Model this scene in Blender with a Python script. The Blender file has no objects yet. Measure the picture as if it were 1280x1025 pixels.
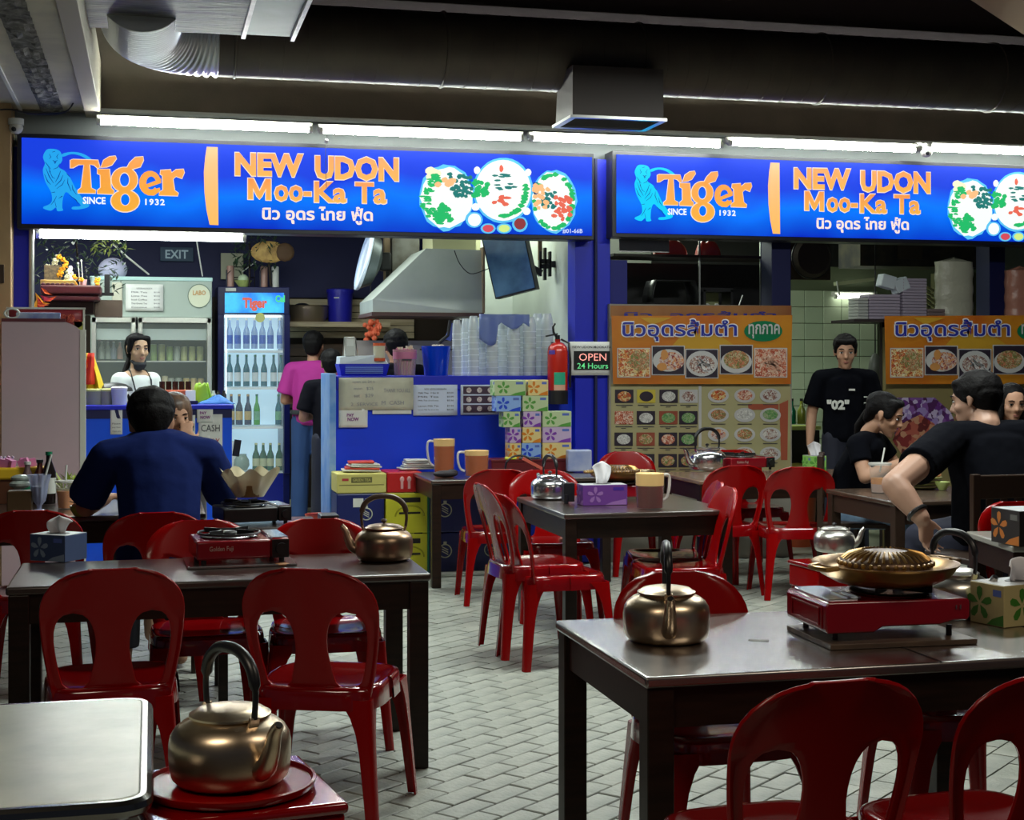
import bpy, bmesh, math, random
from mathutils import Vector, Matrix, noise
random.seed(7)
sc = bpy.context.scene
C = sc.collection
PI = math.pi
R = math.radians
# ---------------------------------------------------------------- camera
F = 1850.0; HZ = 455.0; CH = 1.45; TH = R(13.7)
CT, ST = math.cos(TH), math.sin(TH)
cd = bpy.data.cameras.new('camera'); cam = bpy.data.objects.new('camera', cd); C.objects.link(cam)
cam.location = (0, 0, CH); cam.rotation_euler = (PI/2, 0, -TH)
cd.sensor_width = 36; cd.lens = F/1280*36; cd.shift_y = -(512.5-HZ)/1280; cd.clip_end = 200
sc.camera = cam
# ---------------------------------------------------------------- world, exposure, large lights
w = bpy.data.worlds.new('world'); sc.world = w; w.use_nodes = True
w.node_tree.nodes['Background'].inputs[0].default_value = (0.55, 0.65, 0.9, 1)
w.node_tree.nodes['Background'].inputs[1].default_value = 0.03
sc.view_settings.view_transform = 'Standard'; sc.view_settings.look = 'None'
sc.view_settings.exposure = 0.0; sc.view_settings.gamma = 1.0; sc.view_settings.use_curve_mapping = False
sc.render.film_transparent = False
try:
    sc.cycles.use_denoising = True; sc.cycles.max_bounces = 6; sc.cycles.sample_clamp_indirect = 6.0
except Exception: pass
def area(name, loc, size, energy, col, rot=(0, 0, 0), sy=None, shape='RECTANGLE'):
    l = bpy.data.lights.new(name, 'AREA'); l.shape = shape; l.size = size; l.size_y = sy or size
    l.energy = energy; l.color = col
    o = bpy.data.objects.new(name, l); o.location = loc; o.rotation_euler = rot; C.objects.link(o); return o
# unseen area lights added to brighten the hall and the stall fronts
area('hall_fill', (-1.0, 1.5, 3.25), 1.4, 30, (1.0, 0.86, 0.66), (0, 0, 0), 0.5)
area('hall_fill', (2.6, 2.0, 3.25), 1.4, 26, (1.0, 0.86, 0.68), (0, 0, 0), 0.5)
area('hall_fill', (1.7, 6.5, 3.3), 1.4, 92, (0.93, 1.0, 0.92), (0, 0, 0), 0.4)
area('hall_fill', (4.2, 6.8, 3.3), 1.4, 80, (0.95, 1.0, 0.94), (0, 0, 0), 0.4)
# lamps of the kitchens behind the stall fronts
area('kitchen_lamp', (-1.6, 12.4, 2.92), 2.6, 105, (0.92, 1.0, 0.95), (0, 0, 0), 1.2)
area('kitchen_lamp', (1.0, 11.7, 2.92), 1.2, 60, (0.9, 1.0, 0.95), (0, 0, 0), 1.0)
area('kitchen_lamp', (3.6, 12.2, 2.92), 2.0, 90, (0.9, 1.0, 0.85), (0, 0, 0), 1.2)

# ---------------------------------------------------------------- pixel -> real point
def W(px, py, s):
    X = (px-640)/s; d = F/s
    return Vector((X*CT + d*ST, -X*ST + d*CT, CH - (py-HZ)/s))
def sat(px, Y):
    k = (px-640)/F; d = Y/(CT - ST*k); return F/d
def wy(px, py, Y): return W(px, py, sat(px, Y))
def wz(px, py, Z): return W(px, py, (py-HZ)/(CH-Z))
# ---------------------------------------------------------------- materials
MATS = {}
def mat(name, col, rough=0.5, metal=0.0, emit=None, es=1.0, coat=0.0, trans=0.0, alpha=1.0, bump=0.0, bscale=40.0,
        col2=None, nscale=8.0, ndetail=4.0, contrast=(0.35, 0.65), spec=None, stretch=None, sheen=0):
    if name in MATS: return MATS[name]
    m = bpy.data.materials.new(name); m.use_nodes = True; nt = m.node_tree; b = nt.nodes['Principled BSDF']
    def I(k, v):
        if k in b.inputs: b.inputs[k].default_value = v
    I('Base Color', (*col, 1)); I('Roughness', rough); I('Metallic', metal); I('Coat Weight', coat); I('Coat Roughness', 0.08)
    I('Transmission Weight', trans); I('Alpha', alpha)
    if spec is not None: I('Specular IOR Level', spec)
    if emit: I('Emission Color', (*emit, 1)); I('Emission Strength', es)
    if col2 is not None or bump:
        tc = nt.nodes.new('ShaderNodeTexCoord'); mp = nt.nodes.new('ShaderNodeMapping')
        nt.links.new(tc.outputs['Object'], mp.inputs[0])
        if stretch: mp.inputs['Scale'].default_value = stretch
    if col2 is not None:
        n = nt.nodes.new('ShaderNodeTexNoise'); n.inputs['Scale'].default_value = nscale; n.inputs['Detail'].default_value = ndetail
        nt.links.new(mp.outputs[0], n.inputs['Vector'])
        cr = nt.nodes.new('ShaderNodeValToRGB'); cr.color_ramp.elements[0].position = contrast[0]; cr.color_ramp.elements[1].position = contrast[1]
        cr.color_ramp.elements[0].color = (*col, 1); cr.color_ramp.elements[1].color = (*col2, 1)
        nt.links.new(n.outputs[0], cr.inputs[0]); nt.links.new(cr.outputs[0], b.inputs['Base Color'])
        if emit: nt.links.new(cr.outputs[0], b.inputs['Emission Color'])
    if bump:
        n2 = nt.nodes.new('ShaderNodeTexNoise'); n2.inputs['Scale'].default_value = bscale; n2.inputs['Detail'].default_value = 5
        nt.links.new(mp.outputs[0], n2.inputs['Vector'])
        bp = nt.nodes.new('ShaderNodeBump'); bp.inputs['Strength'].default_value = bump; bp.inputs['Distance'].default_value = 0.01
        nt.links.new(n2.outputs[0], bp.inputs['Height']); nt.links.new(bp.outputs[0], b.inputs['Normal'])
    MATS[name] = m; return m
def glow(name, col, es): return mat(name, tuple(c*.06 for c in col), 0.5, emit=col, es=es, spec=.2)
def foodmat(name, cols, scale=60, back=None):
    """printed food picture: voronoi cells through a colour ramp"""
    if name in MATS: return MATS[name]
    m = bpy.data.materials.new(name); m.use_nodes = True; nt = m.node_tree; b = nt.nodes['Principled BSDF']
    b.inputs['Roughness'].default_value = 0.4
    tc = nt.nodes.new('ShaderNodeTexCoord'); v = nt.nodes.new('ShaderNodeTexVoronoi'); v.inputs['Scale'].default_value = scale
    nz = nt.nodes.new('ShaderNodeTexNoise'); nz.inputs['Scale'].default_value = scale*0.6
    mx = nt.nodes.new('ShaderNodeMix'); mx.data_type = 'VECTOR'; mx.inputs[0].default_value = 0.06
    nt.links.new(tc.outputs['Object'], nz.inputs['Vector']); nt.links.new(tc.outputs['Object'], mx.inputs[4]); nt.links.new(nz.outputs['Color'], mx.inputs[5])
    nt.links.new(mx.outputs[1], v.inputs['Vector'])
    sp = nt.nodes.new('ShaderNodeSeparateColor'); nt.links.new(v.outputs['Color'], sp.inputs[0])
    cr = nt.nodes.new('ShaderNodeValToRGB'); cr.color_ramp.interpolation = 'CONSTANT'
    els = cr.color_ramp.elements
    while len(els) < len(cols): els.new(0.5)
    for i, c in enumerate(cols): els[i].position = i/len(cols); els[i].color = (*c, 1)
    nt.links.new(sp.outputs[0], cr.inputs[0]); nt.links.new(cr.outputs[0], b.inputs['Base Color'])
    MATS[name] = m; return m
# ---------------------------------------------------------------- mesh helpers
def smoothify(me, ang=35):
    me.shade_smooth(); me.set_sharp_from_angle(angle=R(ang))
def root_off(p):
    m = Matrix.Identity(4)
    while p is not None:
        m = Matrix.Translation(p.location) @ p.rotation_euler.to_matrix().to_4x4() @ m; p = p.parent
    return m
class MB:
    def __init__(s): s.v = []; s.f = []
    def add(s, vs, fs, M=None):
        n = len(s.v)
        for p in vs:
            p = Vector(p); s.v.append(M @ p if M else p)
        s.f += [[i+n for i in f] for f in fs]; return s
    def box(s, c, d, rz=0, rx=0, ry=0):
        x, y, z = d[0]/2, d[1]/2, d[2]/2
        M = Matrix.Translation(c) @ Matrix.Rotation(rz, 4, 'Z') @ Matrix.Rotation(ry, 4, 'Y') @ Matrix.Rotation(rx, 4, 'X')
        return s.add([(-x,-y,-z),(x,-y,-z),(x,y,-z),(-x,y,-z),(-x,-y,z),(x,-y,z),(x,y,z),(-x,y,z)],
              [(0,3,2,1),(4,5,6,7),(0,1,5,4),(1,2,6,5),(2,3,7,6),(3,0,4,7)], M)
    def bb(s, a, b):
        return s.box([(a[i]+b[i])/2 for i in range(3)], [abs(b[i]-a[i]) for i in range(3)])
    def lathe(s, prof, c=(0,0,0), n=24, M=None, cap=True, a0=0, a1=2*PI):
        full = abs(a1-a0-2*PI) < 1e-6; k = n if full else n+1
        vs = []; fs = []
        for r, z in prof:
            for i in range(k):
                a = a0+(a1-a0)*i/n; vs.append((r*math.cos(a), r*math.sin(a), z))
        for j in range(len(prof)-1):
            for i in range(n):
                i2 = (i+1) % k; fs.append((j*k+i, j*k+i2, (j+1)*k+i2, (j+1)*k+i))
        if cap and full:
            if prof[0][0] > 1e-4: fs.append(tuple(range(k-1, -1, -1)))
            if prof[-1][0] > 1e-4: fs.append(tuple((len(prof)-1)*k+i for i in range(k)))
        T = Matrix.Translation(c)
        return s.add(vs, fs, T @ M if M else T)
    def cyl(s, a, b, r, r2=None, n=12):
        return s.tube([a, b], [r, r if r2 is None else r2], n)
    def tube(s, pts, r, n=10, closed=False, flat=1.0):
        pts = [Vector(p) for p in pts]; m = len(pts)
        rs = r if isinstance(r, (list, tuple)) else [r]*m
        vs = []; fs = []; up = None
        for i, p in enumerate(pts):
            t = (pts[(i+1) % m]-pts[i-1]) if closed else (pts[min(i+1, m-1)]-pts[max(i-1, 0)])
            t = t.normalized() if t.length > 1e-9 else Vector((0,0,1))
            if up is None: up = Vector((0,0,1)) if abs(t.z) < 0.9 else Vector((1,0,0))
            x = up.cross(t)
            if x.length < 1e-6: x = Vector((1,0,0)).cross(t)
            x.normalize(); y = t.cross(x).normalized(); up = y
            for k in range(n):
                a = 2*PI*k/n; vs.append(p + x*math.cos(a)*rs[i] + y*math.sin(a)*rs[i]*flat)
        for i in range(m if closed else m-1):
            j = (i+1) % m
            for k in range(n):
                k2 = (k+1) % n; fs.append((i*n+k, i*n+k2, j*n+k2, j*n+k))
        if not closed: fs.append(tuple(range(n-1, -1, -1))); fs.append(tuple((m-1)*n+k for k in range(n)))
        return s.add(vs, fs)
    def ball(s, c, r, n=10, m=7):
        r = r if isinstance(r, (tuple, list)) else (r, r, r)
        vs = [(c[0], c[1], c[2]-r[2])]
        for j in range(1, m):
            b = -PI/2+PI*j/m
            for i in range(n):
                a = 2*PI*i/n; vs.append((c[0]+r[0]*math.cos(a)*math.cos(b), c[1]+r[1]*math.sin(a)*math.cos(b), c[2]+r[2]*math.sin(b)))
        vs.append((c[0], c[1], c[2]+r[2])); L = len(vs)-1; fs = []
        for i in range(n):
            fs.append((0, 1+(i+1) % n, 1+i)); fs.append((L, L-n+i, L-n+(i+1) % n))
            for j in range(m-2):
                fs.append((1+j*n+i, 1+j*n+(i+1) % n, 1+(j+1)*n+(i+1) % n, 1+(j+1)*n+i))
        return s.add(vs, fs)
    def prism(s, poly, h, M=None, ax='z'):
        n = len(poly)
        if ax == 'z': A = [(x, y, 0) for x, y in poly]; B = [(x, y, h) for x, y in poly]
        elif ax == 'y': A = [(x, 0, y) for x, y in poly]; B = [(x, h, y) for x, y in poly]
        else: A = [(0, x, y) for x, y in poly]; B = [(h, x, y) for x, y in poly]
        return s.add(A+B, [tuple(range(n-1, -1, -1)), tuple(range(n, 2*n))]+[(i, (i+1) % n, n+(i+1) % n, n+i) for i in range(n)], M)
    def grid(s, fn, nu, nv):
        vs = [fn(i/nu, j/nv) for j in range(nv+1) for i in range(nu+1)]
        fs = [(j*(nu+1)+i, j*(nu+1)+i+1, (j+1)*(nu+1)+i+1, (j+1)*(nu+1)+i) for j in range(nv) for i in range(nu)]
        return s.add(vs, fs)
    def build(s, name, m, parent=None, smooth=35, bevel=0, world=False, loc=None, solid=0, sub=0, weld=False, label=None, bseg=2, fix=True):
        me = bpy.data.meshes.new(name); me.from_pydata([tuple(v) for v in s.v], [], s.f)
        if weld or fix:
            bm = bmesh.new(); bm.from_mesh(me)
            if weld: bmesh.ops.remove_doubles(bm, verts=bm.verts, dist=1e-5)
            if fix: bmesh.ops.recalc_face_normals(bm, faces=bm.faces)
            bm.to_mesh(me); bm.free()
        if world and parent is not None: me.transform(root_off(parent).inverted())
        if smooth: smoothify(me, smooth)
        me.materials.append(m)
        o = bpy.data.objects.new(name, me); C.objects.link(o); o.parent = parent
        if loc is not None: o.location = loc
        if solid: k = o.modifiers.new('solid', 'SOLIDIFY'); k.thickness = solid; k.offset = 0
        if bevel: k = o.modifiers.new('bevel', 'BEVEL'); k.width = bevel; k.segments = bseg; k.limit_method = 'ANGLE'; k.angle_limit = R(40)
        if sub: k = o.modifiers.new('sub', 'SUBSURF'); k.levels = sub; k.render_levels = sub
        if label: o['label'] = label
        return o
def thing(name, label, cat, loc=(0,0,0), rz=0, group=None):
    o = bpy.data.objects.new(name, None); C.objects.link(o); o.location = loc; o.rotation_euler = (0, 0, rz)
    o.empty_display_size = 0.05
    o['label'] = label; o['category'] = cat
    if group: o['group'] = group
    return o
def tag(o, label, cat, group=None, kind=None):
    o['label'] = label; o['category'] = cat
    if group: o['group'] = group
    if kind: o['kind'] = kind
    return o
def struct(o): o['kind'] = 'structure'; return o
KIDS = {}
def copy_tree(o, parent=None):
    c = o.copy(); C.objects.link(c); c.parent = parent
    for ch in list(o.children): copy_tree(ch, c)
    return c
def dup(root, loc, rz=0, label=None, group=None, scale=None, name=None):
    r = copy_tree(root); r.location = loc; r.rotation_euler = (0, 0, rz)
    if label: r['label'] = label
    if group: r['group'] = group
    if scale: r.scale = (scale,)*3 if not isinstance(scale, tuple) else scale
    return r
# ---------------------------------------------------------------- flat print: polygons and letters laid on a plane y = Y (facing the hall)
def flat(name, m, polys, Y, off, parent=None, label=None):
    """polys in photo pixels, laid on the real plane y = Y - off"""
    b = MB()
    for p in polys:
        vs = [wy(x, y, Y) - Vector((0, off, 0)) for x, y in p]
        b.add(vs, [tuple(range(len(vs)))])
    o = b.build(name, m, parent, smooth=0, world=True, label=label, fix=False)
    if len(polys) > 2: o['kind'] = 'stuff'
    return o
def quadp(x0, y0, x1, y1): return [(x0, y0), (x1, y0), (x1, y1), (x0, y1)]
def ell(cx, cy, rx, ry, n=20): return [(cx+rx*math.cos(2*PI*i/n), cy+ry*math.sin(2*PI*i/n)) for i in range(n)]
def stroke(pts, ws):
    out = []; L = []; Rr = []
    for i, p in enumerate(pts):
        a = pts[max(i-1, 0)]; c = pts[min(i+1, len(pts)-1)]
        dx, dy = c[0]-a[0], c[1]-a[1]; l = math.hypot(dx, dy) or 1
        w = (ws[i] if isinstance(ws, (list, tuple)) else ws)/2
        L.append((p[0]-dy/l*w, p[1]+dx/l*w)); Rr.append((p[0]+dy/l*w, p[1]-dx/l*w))
    for i in range(len(pts)-1): out.append([L[i], L[i+1], Rr[i+1], Rr[i]])
    return out
def spline(pts, k=5, closed=False):
    n = len(pts); out = []
    rng = range(n) if closed else range(n-1)
    for i in rng:
        P = [pts[(i+j) % n] if closed else pts[min(max(i+j, 0), n-1)] for j in (-1, 0, 1, 2)]
        for t in range(k):
            t /= k
            out.append(tuple(0.5*((2*P[1][d])+(-P[0][d]+P[2][d])*t+(2*P[0][d]-5*P[1][d]+4*P[2][d]-P[3][d])*t*t+(-P[0][d]+3*P[1][d]-3*P[2][d]+P[3][d])*t**3) for d in range(len(P[0]))))
    if not closed: out.append(tuple(pts[-1]))
    return out
TXT = {}
WS = bpy.data.scenes.new('workshop')   # a scratch scene, so modifiers are evaluated without the whole place
def evaluate(ob):
    WS.collection.objects.link(ob); vl = WS.view_layers[0]; vl.update(); dg = vl.depsgraph; dg.update()
    me = bpy.data.meshes.new_from_object(ob.evaluated_get(dg), depsgraph=dg); bpy.data.objects.remove(ob); return me
def text_verts(s, bold=0.0, ls=1.0):
    key = (s, bold, ls)
    if key in TXT: return TXT[key]
    cu = bpy.data.curves.new('letters', 'FONT'); cu.body = s; cu.offset = bold; cu.resolution_u = 2; cu.space_character = ls
    ob = bpy.data.objects.new('letters', cu)
    me = evaluate(ob)
    vs = [(v.co.x, v.co.y) for v in me.vertices]; fs = [tuple(p.vertices) for p in me.polygons]
    bpy.data.meshes.remove(me)
    x0 = min(v[0] for v in vs); x1 = max(v[0] for v in vs); y0 = min(v[1] for v in vs); y1 = max(v[1] for v in vs)
    vs = [((x-x0)/(x1-x0), (y1-y)/(y1-y0)) for x, y in vs]
    TXT[key] = (vs, fs); return TXT[key]
def text(name, s, box, Y, off, m, parent=None, bold=0.0, ls=1.0, skew=0.0, label=None):
    """box = (x0, y0 at left, x1, y1) in pixels; skew = drop in pixels from left to right"""
    vs, fs = text_verts(s, bold, ls); x0, y0, x1, y1 = box
    b = MB(); b.add([wy(x0+u*(x1-x0), y0+v*(y1-y0)+skew*u, Y)-Vector((0, off, 0)) for u, v in vs], fs)
    return b.build(name, m, parent, smooth=0, world=True, label=label, fix=False)
def text_local(name, s, w, h, m, parent, M, bold=0.0):
    vs, fs = text_verts(s, bold); b = MB(); b.add([(u*w-w/2, 0, h/2-v*h) for u, v in vs], fs, M)
    return b.build(name, m, parent, smooth=0, fix=False)
# ================================================================ SETTING
m_paver = mat('paver_stone', (0.36, 0.385, 0.34), 0.34, bump=0.35, bscale=60, col2=(0.50, 0.52, 0.46), nscale=5)
m_paver2 = mat('paver_stone_grey', (0.42, 0.44, 0.39), 0.40, bump=0.35, bscale=60, col2=(0.29, 0.31, 0.28), nscale=6)
m_grout = mat('grout', (0.02, 0.018, 0.015), 0.9)
m_ktile = mat('kitchen_floor_paint', (0.42, 0.43, 0.34), 0.4, col2=(0.52, 0.52, 0.42), nscale=3)
m_dark = mat('soffit_paint', (0.20, 0.17, 0.125), 0.75, bump=0.15, bscale=90, col2=(0.24, 0.20, 0.15), nscale=4)
m_ceil = mat('ceiling_board', (0.74, 0.70, 0.54), 0.7, col2=(0.56, 0.53, 0.42), nscale=3, bump=0.1, bscale=20)
m_white = mat('white_paint', (0.72, 0.74, 0.70), 0.5, col2=(0.62, 0.64, 0.6), nscale=5)
m_trim = mat('cream_trim', (0.75, 0.76, 0.70), 0.5)
m_navy = mat('navy_paint', (0.0015, 0.004, 0.065), 0.6)
m_blue = mat('royal_blue_paint', (0.005, 0.015, 0.55), 0.45)
m_blue2 = mat('bright_blue_paint', (0.0, 0.09, 0.85), 0.4)
m_steel = mat('brushed_steel', (0.62, 0.63, 0.60), 0.28, 1.0, bump=0.05, bscale=120)
m_galv = mat('galvanised_steel', (0.55, 0.55, 0.52), 0.42, 0.9, col2=(0.38, 0.38, 0.36), nscale=9)
m_black = mat('black_plastic', (0.012, 0.012, 0.014), 0.35)
m_wood = mat('dark_wood', (0.011, 0.006, 0.004), 0.38, col2=(0.020, 0.010, 0.006), nscale=6, stretch=(1, 8, 8), spec=.25)
m_beige = mat('beige_laminate', (0.58, 0.39, 0.20), 0.5, col2=(0.42, 0.27, 0.13), nscale=5, stretch=(1, 1, .3))

fl = MB().bb((-6, -1, -0.03), (12, 10.42, -0.006)).build('floor', m_grout); struct(fl)
pm = MB().box((0, 0, 0), (0.193, 0.093, 0.014)).build('paver', m_paver, fl, smooth=0, bevel=0.003, bseg=1)
ang = R(39.8); ca, sa = math.cos(ang), math.sin(ang)
cells = []
for j in range(-75, 150):
    for i in range(-60, 90):
        u = (i + 0.5*(j % 2))*0.2; v = j*0.1
        x = u*ca - v*sa; y = u*sa + v*ca
        if not (-3.2 < x < 8 and 0.6 < y < 10.36): continue
        X = x*CT - y*ST; d = x*ST + y*CT
        px = 640+F*X/d; py = HZ+F*CH/d
        if -150 < px < 1430 and d > 1.5: cells.append((d, px, py, x, y))
cells.sort()
vis = [c for c in cells if c[2] < 1040 and (200 < c[1] < 800 or 860 < c[1] < 1010)][:300]
vs = set(id(c) for c in vis)
first = True; rest = MB(); rest2 = MB()
for c in cells:
    a = ang + random.uniform(-0.006, 0.006); h = random.uniform(-0.0015, 0.0015)
    if id(c) in vs:
        if first: o = pm; first = False
        else: o = pm.copy(); C.objects.link(o)
        o.location = (c[3], c[4], -0.008+h); o.rotation_euler = (random.uniform(-.004, .004), random.uniform(-.004, .004), a)
        if random.random() < .35:
            o.material_slots[0].link = 'OBJECT'; o.material_slots[0].material = m_paver2
    else: (rest if random.random() < .65 else rest2).box((c[3], c[4], -0.008+h), (0.193, 0.093, 0.014), rz=a)
for r_, m_ in ((rest, m_paver), (rest2, m_paver2)):
    o = r_.build('paver_field', m_, fl, smooth=0); o['kind'] = 'stuff'
kf = MB().bb((-6, 10.42, -0.03), (12, 16, 0.0)).build('floor', m_ktile); struct(kf)
gm = MB()
for i in range(12): gm.bb((-1+i*0.4, 10.45, 0.0), (-0.994+i*0.4, 15.3, 0.002))
for i in range(12): gm.bb((-1, 10.6+i*0.4, 0.0), (4, 10.606+i*0.4, 0.002))
gm.build('grout_line', m_grout, kf, smooth=0)['kind'] = 'stuff'

# kitchen walls
def wall(name, a, b, m): return struct(MB().bb(a, b).build(name, m, smooth=0))
wall('wall_back', (-3, 15.0, 2.12), (4.0, 15.1, 3.6), m_navy)
wall('wall_kitchen_left', (-2.2, 10.6, 0), (-2.1, 15.0, 3.2), mat('grimy_green_wall', (0.10, 0.14, 0.11), 0.7, col2=(0.05, 0.07, 0.06), nscale=3))
lower = wall('wall_back_lower', (-3, 15.02, 0), (4.0, 15.1, 2.12), mat('brown_backing', (0.03, 0.018, 0.010), 0.8))
m_plank = mat('pale_plank', (0.60, 0.50, 0.33), 0.5, col2=(0.42, 0.33, 0.20), nscale=4, stretch=(.6, 6, 6))
m_plank2 = mat('brown_plank', (0.10, 0.055, 0.03), 0.55, col2=(0.05, 0.03, 0.02), nscale=4, stretch=(.6, 6, 6))
for i in range(6):
    z = 2.11-0.066*(i+1)
    MB().bb((1.15, 14.98, z), (2.62, 15.02, z+0.060)).build('plank', m_plank, lower, smooth=0, bevel=0.004)
for i in range(5):
    z = 1.66-0.13*(i+1)
    MB().bb((1.0, 14.98, z), (2.9, 15.02, z+0.122)).build('plank', m_plank2, lower, smooth=0, bevel=0.004)
wall('wall_kitchen_right', (2.65, 12.9, 0), (3.72, 13.0, 3.2), mat('kitchen_white_wall', (0.50, 0.55, 0.50), 0.45, col2=(0.40, 0.44, 0.40), nscale=2))
wall('wall_divider', (3.15, 10.60, 0), (3.25, 12.90, 3.2), mat('kitchen_white_wall', (0, 0, 0)))
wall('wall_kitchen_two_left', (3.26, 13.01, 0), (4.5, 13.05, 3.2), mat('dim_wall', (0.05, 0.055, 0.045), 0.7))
# tiled wall of the second stall
tw = wall('wall_tiled', (4.5, 13.6, 0), (9.0, 13.7, 2.42), mat('tile_grout', (0.14, 0.17, 0.10), 0.8))
m_tile = mat('pale_green_tile', (0.55, 0.64, 0.47), 0.22); m_tile2 = mat('pale_green_tile_b', (0.50, 0.60, 0.44), 0.22)
t0 = MB().box((0, 0, 0), (0.192, 0.012, 0.158)).build('tile', m_tile, tw, smooth=0, bevel=0.003, bseg=1)
k = 0
for i in range(11):
    for j in range(10):
        o = t0 if k == 0 else t0.copy()
        if k: C.objects.link(o)
        o.location = (5.02+i*0.198, 13.595, 2.10-j*0.164); k += 1
        if random.random() < .4: o.material_slots[0].link = 'OBJECT'; o.material_slots[0].material = m_tile2
for (tx, tz, w_, h_) in ((5.22, 1.40, .18, .28),):
    pt = MB().prism([(0.0, 0), (.06, -.01), (.17, .03), (.16, .07), (.09, .10), (.15, .16), (.17, .2), (.1, .18), (.05, .26), (0.0, .27), (.02, .14)], 0.004, ax='y', M=Matrix.Translation((tx, 13.58, tz)))
    pt.build('peeled_patch', mat('brown_stain', (0.28, 0.20, 0.08), 0.7), tw, smooth=0)
wall('wall_back_two', (4.5, 13.8, 2.42), (12, 13.9, 3.6), mat('near_black_wall', (0.03, 0.03, 0.028), 0.8))  # upper back wall in one even near-black tone
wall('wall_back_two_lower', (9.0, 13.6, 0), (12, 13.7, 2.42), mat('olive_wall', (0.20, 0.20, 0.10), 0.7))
bs = MB().bb((4.9, 13.40, 2.17), (5.75, 13.58, 2.24)).build('trim_1', mat('teal_blue', (0.0, 0.05, 0.18), 0.5), smooth=0); struct(bs)
wall('ceiling_kitchen', (-2.2, 10.6, 3.2), (12, 15.1, 3.3), mat('kitchen_ceiling', (0.30, 0.30, 0.27), 0.8))
# fascia above the signs, ceiling over the hall
wall('wall_front_fascia', (-6, 10.42, 3.155), (12, 10.58, 4.6), m_dark)
wall('wall_front_band', (-6, 10.46, 2.90), (12, 10.58, 3.155), mat('band_paint', (.17, .185, .19), .6))
tr = MB().bb((-0.33, 10.33, 3.150), (12, 10.42, 3.172)).build('trim_2', m_trim, smooth=0, bevel=0.003); struct(tr)
wall('ceiling', (-6, -2, 3.76), (12, 10.42, 3.86), mat('upper_ceiling', (0.018, 0.011, 0.013), 0.95, spec=.1))
lc = wall('ceiling_low', (-6, 4, 3.16), (-0.43, 10.42, 3.26), m_ceil)
bx = MB().bb((-0.43, 4, 3.12), (-0.33, 10.42, 3.5)).build('trim_3', mat('aged_cream', (.50, .46, .36), .6), smooth=0, bevel=0.004); struct(bx)
MB().bb((-0.86, 4, 3.145), (-0.84, 10.42, 3.16)).build('seam_strip', m_trim, lc, smooth=0)
# rough cement joint on the low ceiling
jt = MB()
jt.grid(lambda u, v: Vector((-0.72+u*0.15, 6+v*4.4, 3.152-0.03*abs(noise.noise(Vector((u*4, v*30, 0))))-0.012*noise.noise(Vector((u*11, v*90, 3))))), 6, 110)
jt.build('cement_joint', mat('crumbling_cement', (0.30, 0.30, 0.27), 0.9, bump=1.0, bscale=35, col2=(0.08, 0.08, 0.07), nscale=14), lc, smooth=20, fix=False)
# blue columns of the stall fronts
def col(name, x0, x1, m, y0=10.38, z1=2.95, z0=0): return struct(MB().bb((x0, y0, z0), (x1, y0+0.2, z1)).build(name, m, smooth=0, bevel=0.004))
xp = lambda px, Y=10.4: wy(px, 400, Y).x
col('trim_4', xp(15), xp(37), m_blue, z1=2.9)
col('trim_5', xp(718), xp(762), m_blue)
MB().bb((xp(741), 10.345, 0), (xp(744), 10.38, 2.95)).build('groove_strip', m_navy, bpy.data.objects['trim_5'], smooth=0)
struct(MB().bb((xp(762), 10.47, 1.80), (xp(784, 10.47), 10.58, 2.22)).build('trim_11', mat('deep_blue_paint', (0.002, .006, .22), .5), smooth=0))
col('trim_6', xp(966), xp(990), m_navy, 10.42)
col('trim_7', xp(1256), xp(1276), m_navy, 10.62, z0=1.75)
struct(MB().bb((xp(745), 10.44, 2.40), (12, 10.58, 2.92)).build('trim_8', m_navy, smooth=0))
struct(MB().bb((-1.2, 10.44, 2.36), (xp(745), 10.58, 2.92)).build('trim_9', m_galv, smooth=0))
pl = MB(); pl.bb((-2.0, 10.2, 0), (xp(14, 10.2), 10.5, 3.16)); pl = struct(pl.build('trim_10', m_beige, smooth=0, bevel=0.006))
MB().bb((xp(-4, 10.2), 10.18, 1.98), (xp(5.5, 10.2), 10.2, 2.10)).build('switch_plate', mat('brown_plate', (0.06, 0.035, 0.02), 0.5), pl, smooth=0, bevel=0.003)
po = tag(MB().cyl((xp(40), 10.36, 0), (xp(40), 10.36, 2.42), 0.018, n=12).build('steel_post', m_steel), 'slim bright steel post beside the blue column at the left end of the stall', 'post')
# ================================================================ SIGNS
Y = 10.22
m_face = mat('sign_blue', (0.0, 0.004, 0.05), 0.6, emit=(0.0, 0.10, 1.0), es=1.05, spec=.12)
def grad_sign():
    m = m_face; nt = m.node_tree; b = nt.nodes['Principled BSDF']
    tc = nt.nodes.new('ShaderNodeTexCoord'); sx = nt.nodes.new('ShaderNodeSeparateXYZ'); nt.links.new(tc.outputs['Generated'], sx.inputs[0])
    n = nt.nodes.new('ShaderNodeTexNoise'); n.inputs['Scale'].default_value = 1.6; nt.links.new(tc.outputs['Object'], n.inputs['Vector'])
    ad = nt.nodes.new('ShaderNodeMath'); ad.operation = 'MULTIPLY_ADD'; ad.inputs[1].default_value = 0.6; nt.links.new(n.outputs[0], ad.inputs[0]); nt.links.new(sx.outputs[2], ad.inputs[2])
    cr = nt.nodes.new('ShaderNodeValToRGB'); e = cr.color_ramp.elements
    e[0].position = 0.22; e[0].color = (0.0, 0.012, 0.48, 1); e[1].position = 1.25; e[1].color = (0.01, 0.05, 0.72, 1)
    k = e.new(0.72); k.color = (0.0, 0.19, 1.0, 1)
    nt.links.new(ad.outputs[0], cr.inputs[0]); nt.links.new(cr.outputs[0], b.inputs['Emission Color'])
grad_sign()
bxp = lambda px, py: wy(px, py, Y)
x0 = bxp(27, 172).x; x1 = bxp(740, 198).x; zt = bxp(380, 184).z; zb = bxp(380, 287).z
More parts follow.
